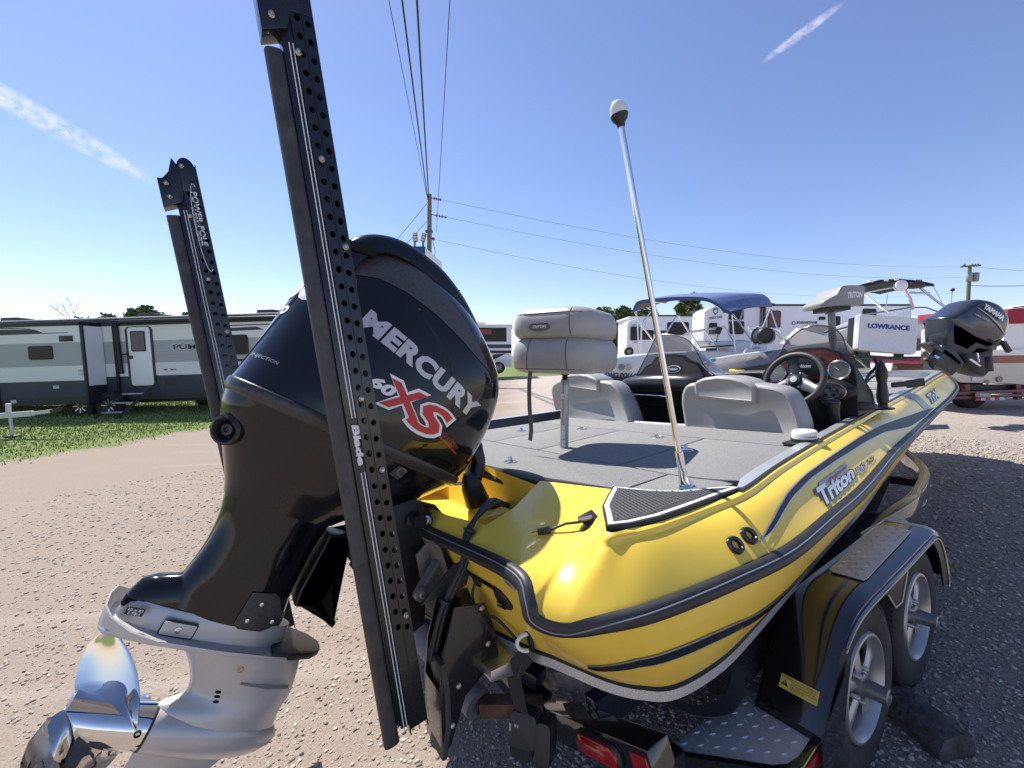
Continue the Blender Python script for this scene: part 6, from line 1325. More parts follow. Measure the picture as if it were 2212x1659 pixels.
q = MB(); q.box(A27(1030, 698)+Vector((0, 1, 0)), (.9, .8, .25)); part('roof_vent', q, RUBW, rv2, bevel=.04)
# ---- white travel trailers on the right
A21, A17 = at(21.), at(17.)
RVP = mat('rv_pale', (.74, .75, .80), .35)
rv3 = thing('travel_trailer', 'white travel trailer with dark windows standing behind the blue boat canopy', 'travel trailer', A21(1420, 800))
wall(rv3, 'wall', A21, 1360, 1510, 688, 790, RVP); wall(rv3, 'roof', A21, 1358, 1512, 684, 688, RUBW, 2.5, .06); wall(rv3, 'roof_rail', A21, 1400, 1500, 678, 684, RVC, 1.2, -.5)
q = MB(); a, b = A21(1343, 770), A21(1376, 690); q.prism([(a.x, a.z), (b.x, a.z), (b.x, b.z), (a.x+.45, b.z-.02), (a.x+.08, b.z-.16), (a.x, b.z-.3)], (0, a.y-.45, 0), (1, 0, 0), (0, 0, 1), .9); part('slide_out', q, RVP, rv3, bevel=.02)
for x0, x1, y0, y1, o_ in ((1350, 1371, 708, 737, .93), (1383, 1411, 713, 734, .02), (1440, 1488, 696, 724, .02)):
    a, b = A21(x0, y1), A21(x1, y0); rv_window(rv3, (a.x+b.x)/2, (a.z+b.z)/2, b.x-a.x, b.z-a.z, a.y-o_)
q = flat_text('SURVEYOR', A21(1355, 742)+Vector((0, -.94, 0)), (1, 0, 0), (0, 0, 1), .30, .05, .02); part('lettering', q, RVC, rv3, sharp=None)
q = flat_text('FOREST RIVER', A21(1353, 706)+Vector((0, -.94, 0)), (1, 0, 0), (0, 0, 1), .42, .06, .02); part('lettering', q, RVC, rv3, sharp=None)
road_wheel(rv3, A21(1347, 760)+Vector((0, -1.0, 0)), .22, .12)
wall(rv3, 'trim_band', A21, 1376, 1510, 714, 722, RVC, .03, .015)
rv4 = thing('travel_trailer', 'pale travel trailer with a tall slide-out bearing badges, right of the blue canopy middle', 'travel trailer', A17(1600, 812))
wall(rv4, 'wall', A17, 1547, 1642, 664, 790, RVP); wall(rv4, 'roof', A17, 1545, 1644, 660, 664, RVB, 2.5, .05)
q = MB(); a, b = A17(1494, 790), A17(1547, 664); q.prism([(a.x, a.z), (b.x, a.z), (b.x, b.z), (b.x-.5, b.z-.05), (a.x+.1, b.z-.19), (a.x, b.z-.28)], (0, a.y-.5, 0), (1, 0, 0), (0, 0, 1), 1.0); part('slide_out', q, RVP, rv4, bevel=.02)
for x0, x1, y0, y1, o_ in ((1505, 1522, 702, 725, 1.03), (1573, 1606, 668, 691, .02), (1575, 1607, 694, 722, .02)):
    a, b = A17(x0, y1), A17(x1, y0); rv_window(rv4, (a.x+b.x)/2, (a.z+b.z)/2, b.x-a.x, b.z-a.z, a.y-o_)
q = flat_text('FOREST RIVER', A17(1506, 695)+Vector((0, -1.03, 0)), (1, 0, .12), (-.12, 0, 1), .52, .09, .02); part('lettering', q, RVC, rv4, sharp=None)
for x, y in ((1519, 678), (1537, 675)):
    part('badge', MB().prism([(-.10, .11), (.10, .13), (.09, -.06), (0, -.14), (-.08, -.05)], A17(x, y)+Vector((0, -1.02, 0)), (1, 0, 0), (0, 0, 1), .01), mat('badge_grey_dark', (.14, .14, .15), .5), rv4); part('badge_field', MB().prism([(-.06, .03), (.06, .04), (.05, -.03), (0, -.08), (-.05, -.03)], A17(x, y)+Vector((0, -1.03, 0)), (1, 0, 0), (0, 0, 1), .01), RVP, rv4)
wall(rv4, 'trim_band', A17, 1547, 1577, 694, 699, RVB, .03, .012); wall(rv4, 'bay_frame', A17, 1590, 1609, 735, 750, RVB, .03, .012); wall(rv4, 'bay_door', A17, 1592, 1607, 737, 750, RVP, .03, .02)
rv5 = thing('travel_trailer', 'long white travel trailer with a red window and maker lettering, behind the bow seat', 'travel trailer', A17(1800, 812)+Vector((.2, 0, 0)))
wall(rv5, 'wall', A17, 1646, 1962, 662, 790, RVP, 2.4, .15); wall(rv5, 'roof', A17, 1644, 1964, 658, 662, RVB, 2.5, .2); wall(rv5, 'corner_trim', A17, 1641, 1647, 660, 790, RVB, .1, .18)
a, b = A17(1652, 709), A17(1681, 672); rv_window(rv5, (a.x+b.x)/2, (a.z+b.z)/2, b.x-a.x, b.z-a.z, a.y-.17, mat('red_curtain', (.11, .012, .014), .2))  # window pane in one dark red
for x0, x1, y0, y1 in ((1762, 1776, 685, 692), (1790, 1808, 684, 705), (1855, 1885, 668, 690)):
    a, b = A17(x0, y1), A17(x1, y0); rv_window(rv5, (a.x+b.x)/2, (a.z+b.z)/2, b.x-a.x, b.z-a.z, a.y-.17)
q = flat_text('SURVEYOR', A17(1714, 700)+Vector((0, -.17, 0)), (1, 0, 0), (0, 0, 1), .85, .10, .04, .2); flat_text('LEGEND', A17(1730, 703)+Vector((0, -.17, -.03)), (1, 0, 0), (0, 0, 1), .60, .05, .02, .2, mb=q); part('lettering', q, RVC, rv5, sharp=None)
q = MB(); q.lathe(A17(1708, 699)+Vector((0, -.17, 0)), (0, -1, 0), [(.075, 0), (.075, .01), (.055, .011)], 18, cap=False); part('maker_ring', q, RVC, rv5); part('marker', MB().prism(circ(.05, 12, .6), A17(1778, 679)+Vector((0, -.17, 0)), (1, 0, 0), (0, 0, 1), .02), mat('marker_red', (.35, .06, .05), .4), rv5)
ac_unit(rv5, A17(1680, 658).x, A17(1680, 658).z, A17(1680, 658).y, .9)
# white motorhome along the right edge, behind the red boat
A13 = at(13.)
rv6 = thing('motorhome', 'long white motorhome roofline behind the red boat at the right edge', 'motorhome', A13(2180, 830))
for nm, z0, z1, m, o_ in (('roof', 0, -.12, RUBW, .06), ('upper_wall', -.12, -.42, RVP, 0.), ('trim_band', -.42, -.50, RVB, .02), ('wall', -.50, -1.7, RVP, .0)):
    a, b = A13(2000, 688), A13(2400, 640); q = MB(); n = Vector((0, -o_, 0))
    q.loft([[a+n+Vector((0, 0, z0)), b+n+Vector((0, 0, z0)), b+n+Vector((0, 2.3, z0)), a+n+Vector((0, 2.3, z0))], [a+n+Vector((0, 0, z1)), b+n+Vector((0, 0, z1)), b+n+Vector((0, 2.3, z1)), a+n+Vector((0, 2.3, z1))]], True, True, True); part(nm, q, m, rv6, bevel=.01)
q = MB(); q.prism(rrect(.9, .34, .04, 3), A13(2215, 672)+Vector((0, -.03, 0)), (1, 0, .12), (0, 0, 1), .02); part('window', q, GLASSD, rv6)
q = MB(); q.prism(rrect(.5, .18, .04, 3), A13(2130, 669)+Vector((0, -.03, 0)), (1, 0, .12), (0, 0, 1), .02); part('window', q, GLASSD, rv6)
# ---- neighbouring boats
A9, A7, A8, A11, A6 = at(9.), at(7.), at(8.4), at(11.), at(6.8)
GELW = mat('white_gelcoat', (.74, .74, .73), .25, coat=.5, dirt=(3, .62, (.60, .57, .52))); BIMB = mat('blue_canvas', (.105, .155, .33), .8, bump=(60, .3), var=(3, .15)); BIMU = mat('canvas_underside', (.20, .17, .15), .9)
TUBE = mat('bright_tube', (.70, .70, .70), .25, .9); CLEAR = mat('clear_acrylic', (.65, .70, .70), .05, alpha=.22)
b2 = thing('runabout_boat', 'white runabout with a blue bimini canopy parked beyond the yellow boat', 'boat', A9(1420, 850))
def hull_strip(root, nm, rows, m, sharp=45, close=False, bev=0): return part(nm, MB().loft(rows, close), m, root, sharp=sharp)
# hull: stern platform at left, sheer rising to the bow at right
rows = []
for x, yt, yb, dz in ((1272, 792, 815, 0), (1285, 782, 816, .1), (1340, 770, 818, .35), (1420, 762, 820, .5), (1550, 757, 825, .6), (1680, 760, 830, .5), (1790, 770, 830, .2)):
    rows.append([A9(x, yt, .9), A9(x, yt-1, dz*.0+.25), A9(x, yt+2, .06), A9(x, (yt+yb)/2, 0), A9(x, yb, .02), A9(x+6, yb+60, .5)])
hull_strip(b2, 'hull', rows, GELW)
hull_strip(b2, 'far_side', [[A9(x, yt, .9), A9(x, yt, 2.0), A9(x, yb+40, 2.1)] for x, yt, yb in ((1272, 792, 815), (1340, 770, 818), (1550, 757, 825), (1790, 770, 830))], GELW)
hull_strip(b2, 'boot_stripe', [[A9(x, yb-2, -.01), A9(x, yb+24, -.01)] for x, yb in ((1272, 815), (1340, 818), (1550, 825), (1790, 830))], mat('navy_gelcoat', (.02, .03, .075), .2, coat=.5))
hull_strip(b2, 'rub_strip', [[A9(x, y-2.5, -.03), A9(x, y+2.5, -.03)] for x, y in ((1270, 812), (1340, 816), (1550, 823), (1790, 828))], RVC)
hull_strip(b2, 'tan_stripe', [[A9(x, y, -.015), A9(x, y+9, -.015)] for x, y in ((1330, 823), (1400, 825), (1550, 831))], mat('tan_stripe', (.52, .40, .24), .4))
q = flat_text('TWO POLLOCKS', A9(1305, 812)+Vector((0, -.035, -.02)), (1, 0, -.035), (.035, 0, 1), .95, .10, .05, .25); part('lettering', q, mat('decal_navy', (.03, .045, .09), .4), b2, sharp=None)
for x, y, k in ((1321, 791, 0), (1342, 793, 1), (1357, 793, 2)):
    q = MB(); q.lathe(A9(x, y)+Vector((0, -.02, 0)), (0, -1, .1), [(.055, 0), (.055, .02), (.04, .024), (.001, .02)] if k == 0 else [(.075, 0), (.075, .004), (.001, .005)], 20); part('hatch_cap' if k == 0 else 'sticker', q, (RVC, mat('sticker_grey', (.25, .26, .27), .5, var=(30, .8)), mat('sticker_olive', (.45, .46, .34), .5, var=(30, .4)))[k], b2)
# interior: cockpit side, seats, windscreen frames
hull_strip(b2, 'cockpit_side', [[A9(x, 736, 1.0), A9(x, 752, .9), A9(x, 764, .5)] for x in (1500, 1560, 1590, 1640)], GELW)
q = MB(); q.box(A9(1540, 768, .6), (.25, .3, .2)); q.box(A9(1590, 752, .9), (1.2, .5, .25)); part('cockpit_seat', q, GELW, b2, bevel=.03)
for x0, x1, nm in ((1525, 1548, 0), (1550, 1572, 1)): part('side_panel', MB().prism(rrect((x1-x0)*.01, .06, .01, 2), A9((x0+x1)/2, 755, .35), (1, 0, 0), (0, 0, 1), .02), RVC if nm == 0 else mat('brass_plate', (.5, .38, .15), .4, .5), b2)
def frame(root, pts, r=.018, m=None, nm='screen_frame', d=A9): return part(nm, MB().tube([d(*p) for p in pts], r, 8), m or TUBE, root)
frame(b2, [(1472, 727, .4), (1488, 718, .4), (1565, 706, .5)], .026, WHITEP); frame(b2, [(1565, 706, .5), (1590, 745, .5)], .02); frame(b2, [(1490, 718, .4), (1512, 750, .4)], .016); frame(b2, [(1512, 750, .4), (1590, 746, .5)], .016, RVC); frame(b2, [(1522, 714, .45), (1546, 745, .45)], .014)
frame(b2, [(1615, 706, 1.4), (1684, 712, 1.6)], .026, WHITEP); frame(b2, [(1684, 712, 1.6), (1694, 735, 1.6)], .018); frame(b2, [(1617, 707, 1.4), (1648, 745, 1.4)], .016)
q = MB(); q.loft([[A9(1490, 719, .4), A9(1512, 749, .4)], [A9(1565, 707, .5), A9(1590, 745, .5)]], False); part('windscreen', q, CLEAR, b2)
q = MB(); q.loft([[A9(1617, 708, 1.4), A9(1648, 745, 1.4)], [A9(1684, 713, 1.6), A9(1694, 735, 1.6)]], False); part('windscreen', q, CLEAR, b2)
frame(b2, [(1547, 741, .45), (1551, 722, .45)], .010, RVC, 'mirror_arm'); q = MB(); q.box(A9(1552, 714, .4), (.12, .05, .16), Matrix.Rotation(.4, 3, 'Y')); part('mirror', q, RVC, b2, bevel=.01)
# bimini
cv_ = []
near = crom([A9(1367, 673), A9(1370, 660), A9(1381, 650), A9(1410, 646), A9(1460, 642), A9(1520, 643), A9(1548, 654), A9(1565, 667), A9(1578, 673)], 5)
far = crom([A9(1480, 645, 1.9), A9(1484, 640, 1.9), A9(1500, 637, 1.9), A9(1530, 634, 1.9), A9(1580, 633, 1.9), A9(1640, 634, 1.9), A9(1655, 640, 1.9), A9(1663, 648, 1.9), A9(1668, 662, 1.9)], 5)
rows = []
for k in range(9):
    f = k/8; rows.append([a.lerp(b, f)+Vector((0, 0, .05*math.sin(PI*f))) for a, b in zip(near, far)])
part('canopy', MB().loft(rows, False), BIMB, b2, sharp=80)
part('canopy_lining', MB().loft([[p-Vector((0, 0, .02))+(Vector((0, .03, -.0)) if k == 0 else Vector()) for p in r] for k, r in enumerate(rows)], False), BIMU, b2, sharp=80)
hem = MB(); hem.loft([[p-Vector((0, .01, -.005)) for p in near], [p-Vector((0, .01, .075)) for p in near]], False); part('canopy_hem', hem, mat('canvas_navy', (.06, .09, .19), .8), b2, sharp=80)
for pts in ([(1371, 674), (1384, 700), (1420, 748, .2)], [(1410, 667), (1386, 700)], [(1402, 650), (1438, 655), (1440, 653)], [(1463, 681, .1), (1437, 722, .1)], [(1466, 682, .1), (1487, 716, .2)], [(1377, 690), (1379, 762)], [(1581, 680), (1588, 760)], [(1582, 678), (1596, 695), (1630, 745)], [(1606, 668, .6), (1598, 692, .4)], [(1664, 668, 1.9), (1630, 748, 1.)], [(1665, 668, 1.9), (1680, 712, 1.7)]):
    part('canopy_strut', MB().tube([A9(*p) for p in pts], .017, 8), TUBE, b2)
# ---- grey runabout bow, nearer
b3 = thing('runabout_boat', 'grey runabout with white trim whose bow shows between the two yellow boat consoles', 'boat', A7(1620, 860))
GELG = mat('grey_gelcoat', (.25, .24, .25), .22, .2, coat=.7)
hull_strip(b3, 'deck', [[A7(x, yt, .5), A7(x, yt+3, .1), A7(x, ym, 0), A7(x, yb, -.06)] for x, yt, ym, yb in ((1532, 786, 794, 800), (1560, 777, 788, 800), (1600, 768, 783, 800), (1650, 758, 776, 799), (1710, 748, 768, 798), (1790, 738, 760, 796), (1880, 732, 756, 795))], GELG, 60)
hull_strip(b3, 'dark_flash', [[A7(x, y0, -.075), A7(x, y1, -.085)] for x, y0, y1 in ((1590, 798, 799), (1640, 789, 799), (1720, 777, 798), (1880, 760, 795))], RVC)
part('rub_rail', MB().tube([A7(*p) for p in ((1532, 807), (1600, 804), (1700, 800), (1880, 797))], .025, 8), WHITEP, b3)
hull_strip(b3, 'hull_side', [[A7(x, 806, -.02), A7(x, 870, .3)] for x in (1532, 1700, 1880)], mat('black_gelcoat', (.012, .012, .014), .12))
part('cleat', MB().prism(rrect(.26, .035, .015, 3), A7(1587, 802)+Vector((0, -.04, .02)), (1, 0, 0), (0, 0, 1), .04), CHROME, b3)
q = flat_text('BAYLINER', A7(1639, 776)+Vector((0, -.05, -.02)), (1, -.05, .14), (-.14, 0, 1), .66, .035, .03, .0, spacing=1.5); part('lettering', q, mat('decal_chrome', (.12, .12, .13), .4), b3, sharp=None)
part('bow_stripe', MB().tube([A7(*p) for p in ((1520, 786, -.02), (1542, 778, -.02), (1575, 772, .0), (1640, 763, .05))], .03, 8), WHITEP, b3); part('bow_fender', MB().tube([A7(1530, 781, -.05), A7(1544, 776, -.05)], .035, 10), mat('fender_blue', (.12, .25, .42), .5), b3)
spk = MB(); c_ = A7(1640, 726, .2); spk.lathe(c_, (-1, -.25, -.02), [(.11, -.24), (.14, -.2), (.15, 0), (.15, .03), (.13, .05)], 24); so1 = part('tower_speaker', spk, BLACKG, b3); spk = MB(); c2 = A7(1654, 724, .0); spk.lathe(c2, (-.25, -1, .05), [(.13, -.22), (.135, 0), (.11, .03), (.10, .01), (.02, .0)], 24); part('speaker_cone', spk, BLACKP, so1)
frame(b3, [(1622, 758, .5), (1632, 728, .5), (1668, 712, .8), (1700, 735, .9)], .03, TUBE, 'tower_tube', A7); frame(b3, [(1605, 768, .2), (1612, 755, .2), (1640, 752, .2)], .02, TUBE, 'bow_rail', A7)
q = MB(); q.loft([[A7(1684, 742, .9), A7(1720, 708, 1.), A7(1745, 724, 1.)], [A7(1800, 752, .4), A7(1800, 730, .5), A7(1800, 735, .5)]], False); part('folded_cover', q, GELW, b3)
# ---- wakeboard boat with a black tower canopy
b4 = thing('wakeboard_boat', 'white wakeboard boat with a black tower canopy standing beyond the bow', 'boat', A11(1950, 850))
rows = []
nearb = [A11(1831, 626), A11(1860, 616), A11(1900, 606), A11(1940, 604), A11(1985, 608), A11(2016, 615)]; farb = [A11(1858, 630, 1.4), A11(1890, 634, 1.4), A11(1900, 636, 1.4), A11(1935, 628, 1.4), A11(1980, 622, 1.4), A11(2013, 618, 1.4)]
part('tower_canopy', MB().loft([nearb, [a.lerp(b, .5)+Vector((0, 0, .04)) for a, b in zip(nearb, farb)], farb], False), mat('black_canvas', (.012, .013, .017), .8), b4, sharp=70)
part('canopy_edge', MB().loft([[p+Vector((0, -.02, .02)) for p in nearb], [p+Vector((0, -.02, -.06)) for p in nearb]], False), mat('black_canvas', (.012, .013, .017), .8), b4)
for pts, r in (([(1868, 634), (1890, 653), (1918, 675)], .028), ([(1952, 622), (1966, 645), (1973, 668)], .035), ([(1988, 622), (2020, 648), (2054, 672)], .03), ([(1966, 632), (2008, 634)], .03), ([(1860, 634), (1905, 625), (1945, 618)], .02), ([(1918, 636), (1913, 665)], .012), ([(2016, 618), (2036, 655)], .008)): part('tower_tube', MB().tube([A11(*p) for p in pts], r, 8), TUBE, b4)
q = MB(); q.lathe(A11(1936, 619)+Vector((0, -.15, 0)), (-.1, -1, .0), [(.10, -.15), (.14, -.02), (.14, .02), (.11, .04), (.001, .03)], 22); part('tower_light', q, GELW, b4); q = MB(); q.box(A11(1972, 617), (.35, .3, .14)); part('board_rack', q, RVC, b4, bevel=.02)
for k in range(3): part('rack_fork', MB().tube([A11(1976+k*4, 616, -.1), A11(1981+k*5, 604, -.15)], .02, 6), RVC, b4)
for x, y in ((1880, 606), (1912, 604), (1934, 602)): part('canopy_clip', MB().box(A11(x, y+2), (.10, .1, .05)), WHITEP, b4, bevel=.01)
rows = [[A11(x, yt, .6), A11(x, yt+2, .1), A11(x, yt+14, 0), A11(x, yt+75, .2)] for x, yt in ((1780, 715), (1830, 696), (1880, 688), (1960, 686), (2060, 690), (2160, 692))]
hull_strip(b4, 'hull', rows, GELW); hull_strip(b4, 'navy_side', [[A11(x, yt+34, -.02), A11(x, yt+80, .1)] for x, yt in ((1780, 715), (1830, 700), (1960, 698), (2160, 700))], mat('navy_gelcoat', (.02, .03, .075), .2, coat=.5))
q = MB(); q.loft([[A11(1920, 686, .1), A11(1968, 666, .3)], [A11(1975, 682, .1), A11(1990, 668, .3)], [A11(2052, 686, .3), A11(2030, 670, .6)]], False); part('windscreen', q, CLEAR, b4)
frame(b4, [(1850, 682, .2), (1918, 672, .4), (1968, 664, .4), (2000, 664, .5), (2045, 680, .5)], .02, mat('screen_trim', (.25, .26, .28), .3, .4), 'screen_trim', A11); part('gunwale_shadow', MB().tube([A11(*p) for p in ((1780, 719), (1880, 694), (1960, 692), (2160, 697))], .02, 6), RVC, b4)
part('antenna', MB().tube([A11(2050, 688, -.3), A11(2058, 628, -.3)], .014, 6), TUBE, b4); part('antenna_lamp', MB().ball(A11(2058, 626, -.3), .045), RVC, b4)
# ---- red and white boat on a red trailer, right edge
b5 = thing('deck_boat', 'red and cream boat on a red trailer at the right edge', 'boat', A8(2140, 830))
CREAMG = mat('cream_gelcoat', (.60, .54, .46), .3, coat=.4, dirt=(3, .55, (.48, .42, .36))); REDG = mat('red_gelcoat', (.20, .012, .022), .25, coat=.4); REDC = mat('red_canvas', (.36, .018, .035), .75, bump=(12, .6, .02))
def quad(root, nm, pts, m, d=A8, th=.04): 
    P = [d(*p) for p in pts]; n = Vector((0, th, 0)); return part(nm, MB().loft([P, [p+n for p in P]], True, True, True), m, root)
quad(b5, 'hull_bottom', [(2055, 812), (2075, 782), (2300, 776), (2300, 838), (2180, 828), (2075, 826)], CREAMG, th=1.6); quad(b5, 'red_band', [(1985, 786, -.02), (1990, 768, -.02), (2300, 764, -.02), (2300, 783, -.02), (2078, 785, -.02)], REDG, th=1.5)
quad(b5, 'sheer_cap', [(1988, 770, -.08), (1990, 758, -.08), (2300, 754, -.08), (2300, 766, -.08)], GELW, th=1.6); quad(b5, 'side_panel', [(1998, 760, .0), (1998, 712, .0), (2062, 710, .0), (2062, 760, .0)], GELW, th=.08)
quad(b5, 'transom_wall', [(2165, 758, .0), (2172, 700, .0), (2300, 696, .0), (2300, 756, .0)], GELW, th=.1); quad(b5, 'red_panel', [(2000, 712, -.01), (2000, 697, -.01), (2060, 695, -.01), (2060, 711, -.01)], REDC); quad(b5, 'red_cover', [(2176, 697, -.05), (2178, 668, -.05), (2200, 666, -.05), (2300, 664, -.05), (2300, 698, -.05)], REDC, th=1.0)
quad(b5, 'red_cover', [(2032, 690, .3), (2034, 676, .3), (2062, 674, .3), (2064, 688, .3)], REDC, th=.5)
part('rail', MB().tube([A8(1996, 694), A8(2065, 690)], .028, 8), WHITEP, b5); part('rail', MB().tube([A8(1998, 713), A8(2062, 711)], .028, 8), WHITEP, b5); part('stanchion', MB().tube([A8(2025, 693), A8(2025, 713)], .024, 8), WHITEP, b5)
for x, y, r in ((2101, 818, .035), (2130, 825, .045), (2157, 819, .06)): part('drain_fitting', MB().lathe(A8(x, y)+Vector((0, -.02, 0)), (0, -1, 0), [(r, 0), (r, .01), (r*.6, .014), (.001, .01)], 14), WHITEP if r < .04 else mat('fitting_tan', (.3, .25, .2), .5), b5)
t5 = thing('boat_trailer', 'red boat trailer with a striped reflector bar under the red and cream boat', 'trailer', A8(2120, 872))
REDT = mat('red_trailer_paint', (.13, .012, .02), .35, coat=.3)
for y in (848, 858): part('frame_bar', MB().bar(A8(2060, y+2), A8(2300, y-8), .06, .06), REDT, t5, bevel=.005)
for x in (2085, 2195, 2270): part('frame_upright', MB().bar(A8(x, 830, .1), A8(x+3, 862, .1), .10, .08, up=(0, 1, 0)), REDT, t5)
part('bunk_beam', MB().bar(A8(2070, 836, .2), A8(2300, 838, .2), .09, .12), RVC, t5); 
for k in range(6):
    x = 2108+k*10; part('reflector_segment', MB().bar(A8(x, 862.5-k*.3, -.08), A8(x+10, 862.2-k*.3, -.08), .02, .055), (mat('reflector_red', (.5, .05, .05), .4), mat('reflector_white', (.7, .7, .7), .4))[k % 2], t5)
part('roller', MB().tube([A8(2112, 853, -.1), A8(2135, 854, -.1)], .05, 12), mat('roller_pale', (.5, .47, .44), .6), t5)
for x in (2104,): 
    q = MB(); c = A8(x, 852, .3); q.lathe(c, (0, -1, 0), [(.2, 0), (.27, .02), (.30, -.02), (.30, -.2), (.2, -.22)], 30); part('tyre', q, TYRE, t5)
# its outboard, tilted up
om = thing('outboard_motor', 'dark grey outboard tilted up on the red boat, hanging over the yellow bow', 'outboard motor', A6(2120, 800))
YAM = mat('dark_blue_grey_paint', (.030, .036, .048), .25, .3, coat=.7, dirt=(4, .62, (.12, .12, .12))); YAMD = mat('dull_blue_grey', (.040, .046, .056), .4, .2, dirt=(4, .55, (.16, .15, .14)))
def pblob(nm, outl, d, depth, m, root, sh=60, r=.25):
    """rounded solid with the given side outline"""
    P = [d(*p) for p in outl]; c = sum(P, Vector())/len(P); rows = []
    for f, s_ in ((-.5, .55), (-.46, .80), (-.36, .95), (-.15, 1.), (.15, 1.), (.36, .95), (.46, .80), (.5, .55)): rows.append([c+(p-c)*(1-(1-s_)*r*2)+Vector((0, (f+.5)*depth, 0)) for p in P])
    return part(nm, MB().loft(rows, True, True, True), m, root, sharp=sh)
cow = crom([Vector((x, y, 0)) for x, y in ((2049, 688), (2075, 672), (2110, 648), (2130, 645), (2158, 652), (2178, 668), (2188, 690), (2184, 710), (2176, 732), (2150, 748), (2110, 738), (2070, 715))], 4, True)
mc = pblob('upper_cowl', [(p.x, p.y) for p in cow], A6, .52, YAM, om)
pblob('lower_cowl', [(2049, 688), (2070, 700), (2110, 726), (2160, 742), (2176, 734), (2170, 748), (2140, 752), (2110, 742), (2085, 760), (2068, 752), (2050, 745), (2047, 715)], A6, .44, YAMD, om)
pblob('midsection', [(2047, 720), (2052, 690), (2075, 700), (2115, 724), (2160, 742), (2150, 762), (2118, 772), (2090, 768), (2062, 763), (2046, 752)], A6, .36, YAMD, om)
pblob('gearcase', [(2040, 745), (2065, 752), (2087, 785), (2082, 795), (2060, 812), (2018, 785), (2012, 778), (2030, 762)], A6, .16, YAMD, om)
pblob('ventilation_plate', [(2005, 742), (2020, 738), (2060, 765), (2086, 790), (2080, 794), (2050, 772), (2020, 752)], A6, .22, mat('plate_dark', (.05, .055, .06), .4), om)
q = MB(); q.lathe(A6(2012, 776), (-.75, 0, .25), [(.055, -.05), (.055, .09), (.045, .10), (.001, .09)], 18); pp = part('propeller', q, RVC, om)
for k in range(3):
    t = 2*PI*k/3+.5; d = Vector((.25*math.sin(t), math.cos(t), .95*math.sin(t))).normalized(); c = A6(2010, 776); q = MB(); w = d.cross(Vector((-.9, 0, .3))).normalized(); q.loft([[c+d*a+w*s_*b+Vector((-.3, .0, .1))*s_*b for s_ in (-1, 0, 1)] for a, b in ((.05, .04), (.10, .07), (.15, .07), (.19, .03))], False); part('blade', q, PROPM if k == 1 else RVC, pp)
pblob('bracket', [(2085, 765), (2110, 742), (2150, 750), (2148, 770), (2146, 800), (2130, 815), (2105, 808), (2092, 790)], A6, .30, RVC, om); part('trim_ram', MB().tube([A6(2110, 762, -.18), A6(2115, 782, -.18)], .016, 8), CHROME, om); part('trim_ram', MB().tube([A6(2095, 775, -.18), A6(2118, 790, -.18)], .016, 8), CHROME, om)
part('tiller_stub', MB().bar(A6(2165, 738, -.1), A6(2180, 760, -.1), .06, .06), RVC, om, bevel=.01); part('bracket_pad', MB().bar(A6(2135, 770, -.2), A6(2138, 802, -.2), .09, .05), YAMD, om, bevel=.015)
q = flat_text('YAMAHA', A6(2120, 661)+Vector((0, -.02, -.03)), (.80, 0, -.50), (.50, 0, .80), .40, .085, .06); part('lettering', q, WHT, mc, sharp=None)
q = flat_text('FOUR STROKE', A6(2104, 676)+Vector((0, -.02, -.03)), (.88, 0, -.42), (.42, 0, .88), .26, .020, .02, .2); part('lettering', q, SILT, mc, sharp=None)
q = MB(); q.tube([A6(2112, 664, -.01), A6(2140, 684, -.01), (A6(2160, 704, -.01)), A6(2170, 722, .0)], [.003, .010, .014, .006], 6); part('swoosh', q, SILT, mc)
# ---- utility poles, wires, signs
WOOD = mat('pole_wood', (.20, .155, .12), .9, var=(9, .35)); WIRE = mat('wire_dark', (.03, .03, .035), .6); INS = mat('insulator', (.10, .09, .09), .3)
A23 = at(23.5); A42 = at(42.)
up1 = thing('utility_pole', 'wooden utility pole rising behind the black motor', 'utility pole', (A23(925, 700).x, 23.5, gh(-4.7, 23.5)))
base1 = Vector((A23(924, 700).x, A23(924, 700).y, gh(-4.7, 23.5))); top1 = A23(928, 420)
part('pole', MB().tube([base1, top1], [.17, .115], 12), WOOD, up1)
for (x0, y0, x1, y1) in ((930, 427, 954, 432), (930, 463, 966, 470)):
    q = MB(); q.tube([A23(x0, y0), A23(x1, y1)], .025, 6); part('dead_end_link', q, INS, up1)
    for k in range(4): part('insulator_disc', MB().lathe(A23(x0+(x1-x0)*(.35+.18*k), y0+(y1-y0)*(.35+.18*k)), (1, 0, -.1), [(.03, -.03), (.085, -.02), (.085, .01), (.03, .03)], 12), INS, up1)
part('insulator_knob', MB().ball(A23(936, 516), .09), INS, up1); part('pole_bracket', MB().box(A23(927, 500), (.4, .2, .12)), INS, up1)
part('drop_cable', MB().tube(crom([A23(934, 520), A23(940, 545), A23(934, 570), A23(944, 585), A23(936, 600)], 5), .015, 5), WIRE, up1)
def wire(pts, r, label, nm='power_line', n=10):
    o = thing(nm, label, 'power line', pts[0]); part('wire', MB().tube(crom(pts, n), r, 6), WIRE, o); return o
def span(a, b, sag, n=8): return [a.lerp(b, k/n)-Vector((0, 0, sag*4*(k/n)*(1-k/n))) for k in range(n+1)]
def over(x, z, y): return Vector((x, y, z))
T = top1
wire(span(T+Vector((-.05, 0, -.15)), Vector((.30, -4, 10.5)), .25), .030, 'thick dark power line overhead, right one of the close pair meeting the near pole')
o_ = wire(span(T+Vector((-.1, 0, -.3)), Vector((-.35, -4, 10.2)), .28), .026, 'twisted dark service cable overhead, left one of the close pair meeting the near pole')
wire(span(T+Vector((-.15, 0, -.1)), Vector((-1.1, -4, 10.6)), .18), .011, 'thin power line overhead, leftmost of the four meeting the near pole')
wire(span(T+Vector((.35, 0, -2.0)), Vector((1.45, -4, 10.7)), .05), .011, 'thin power line overhead, rightmost of the four meeting the near pole')
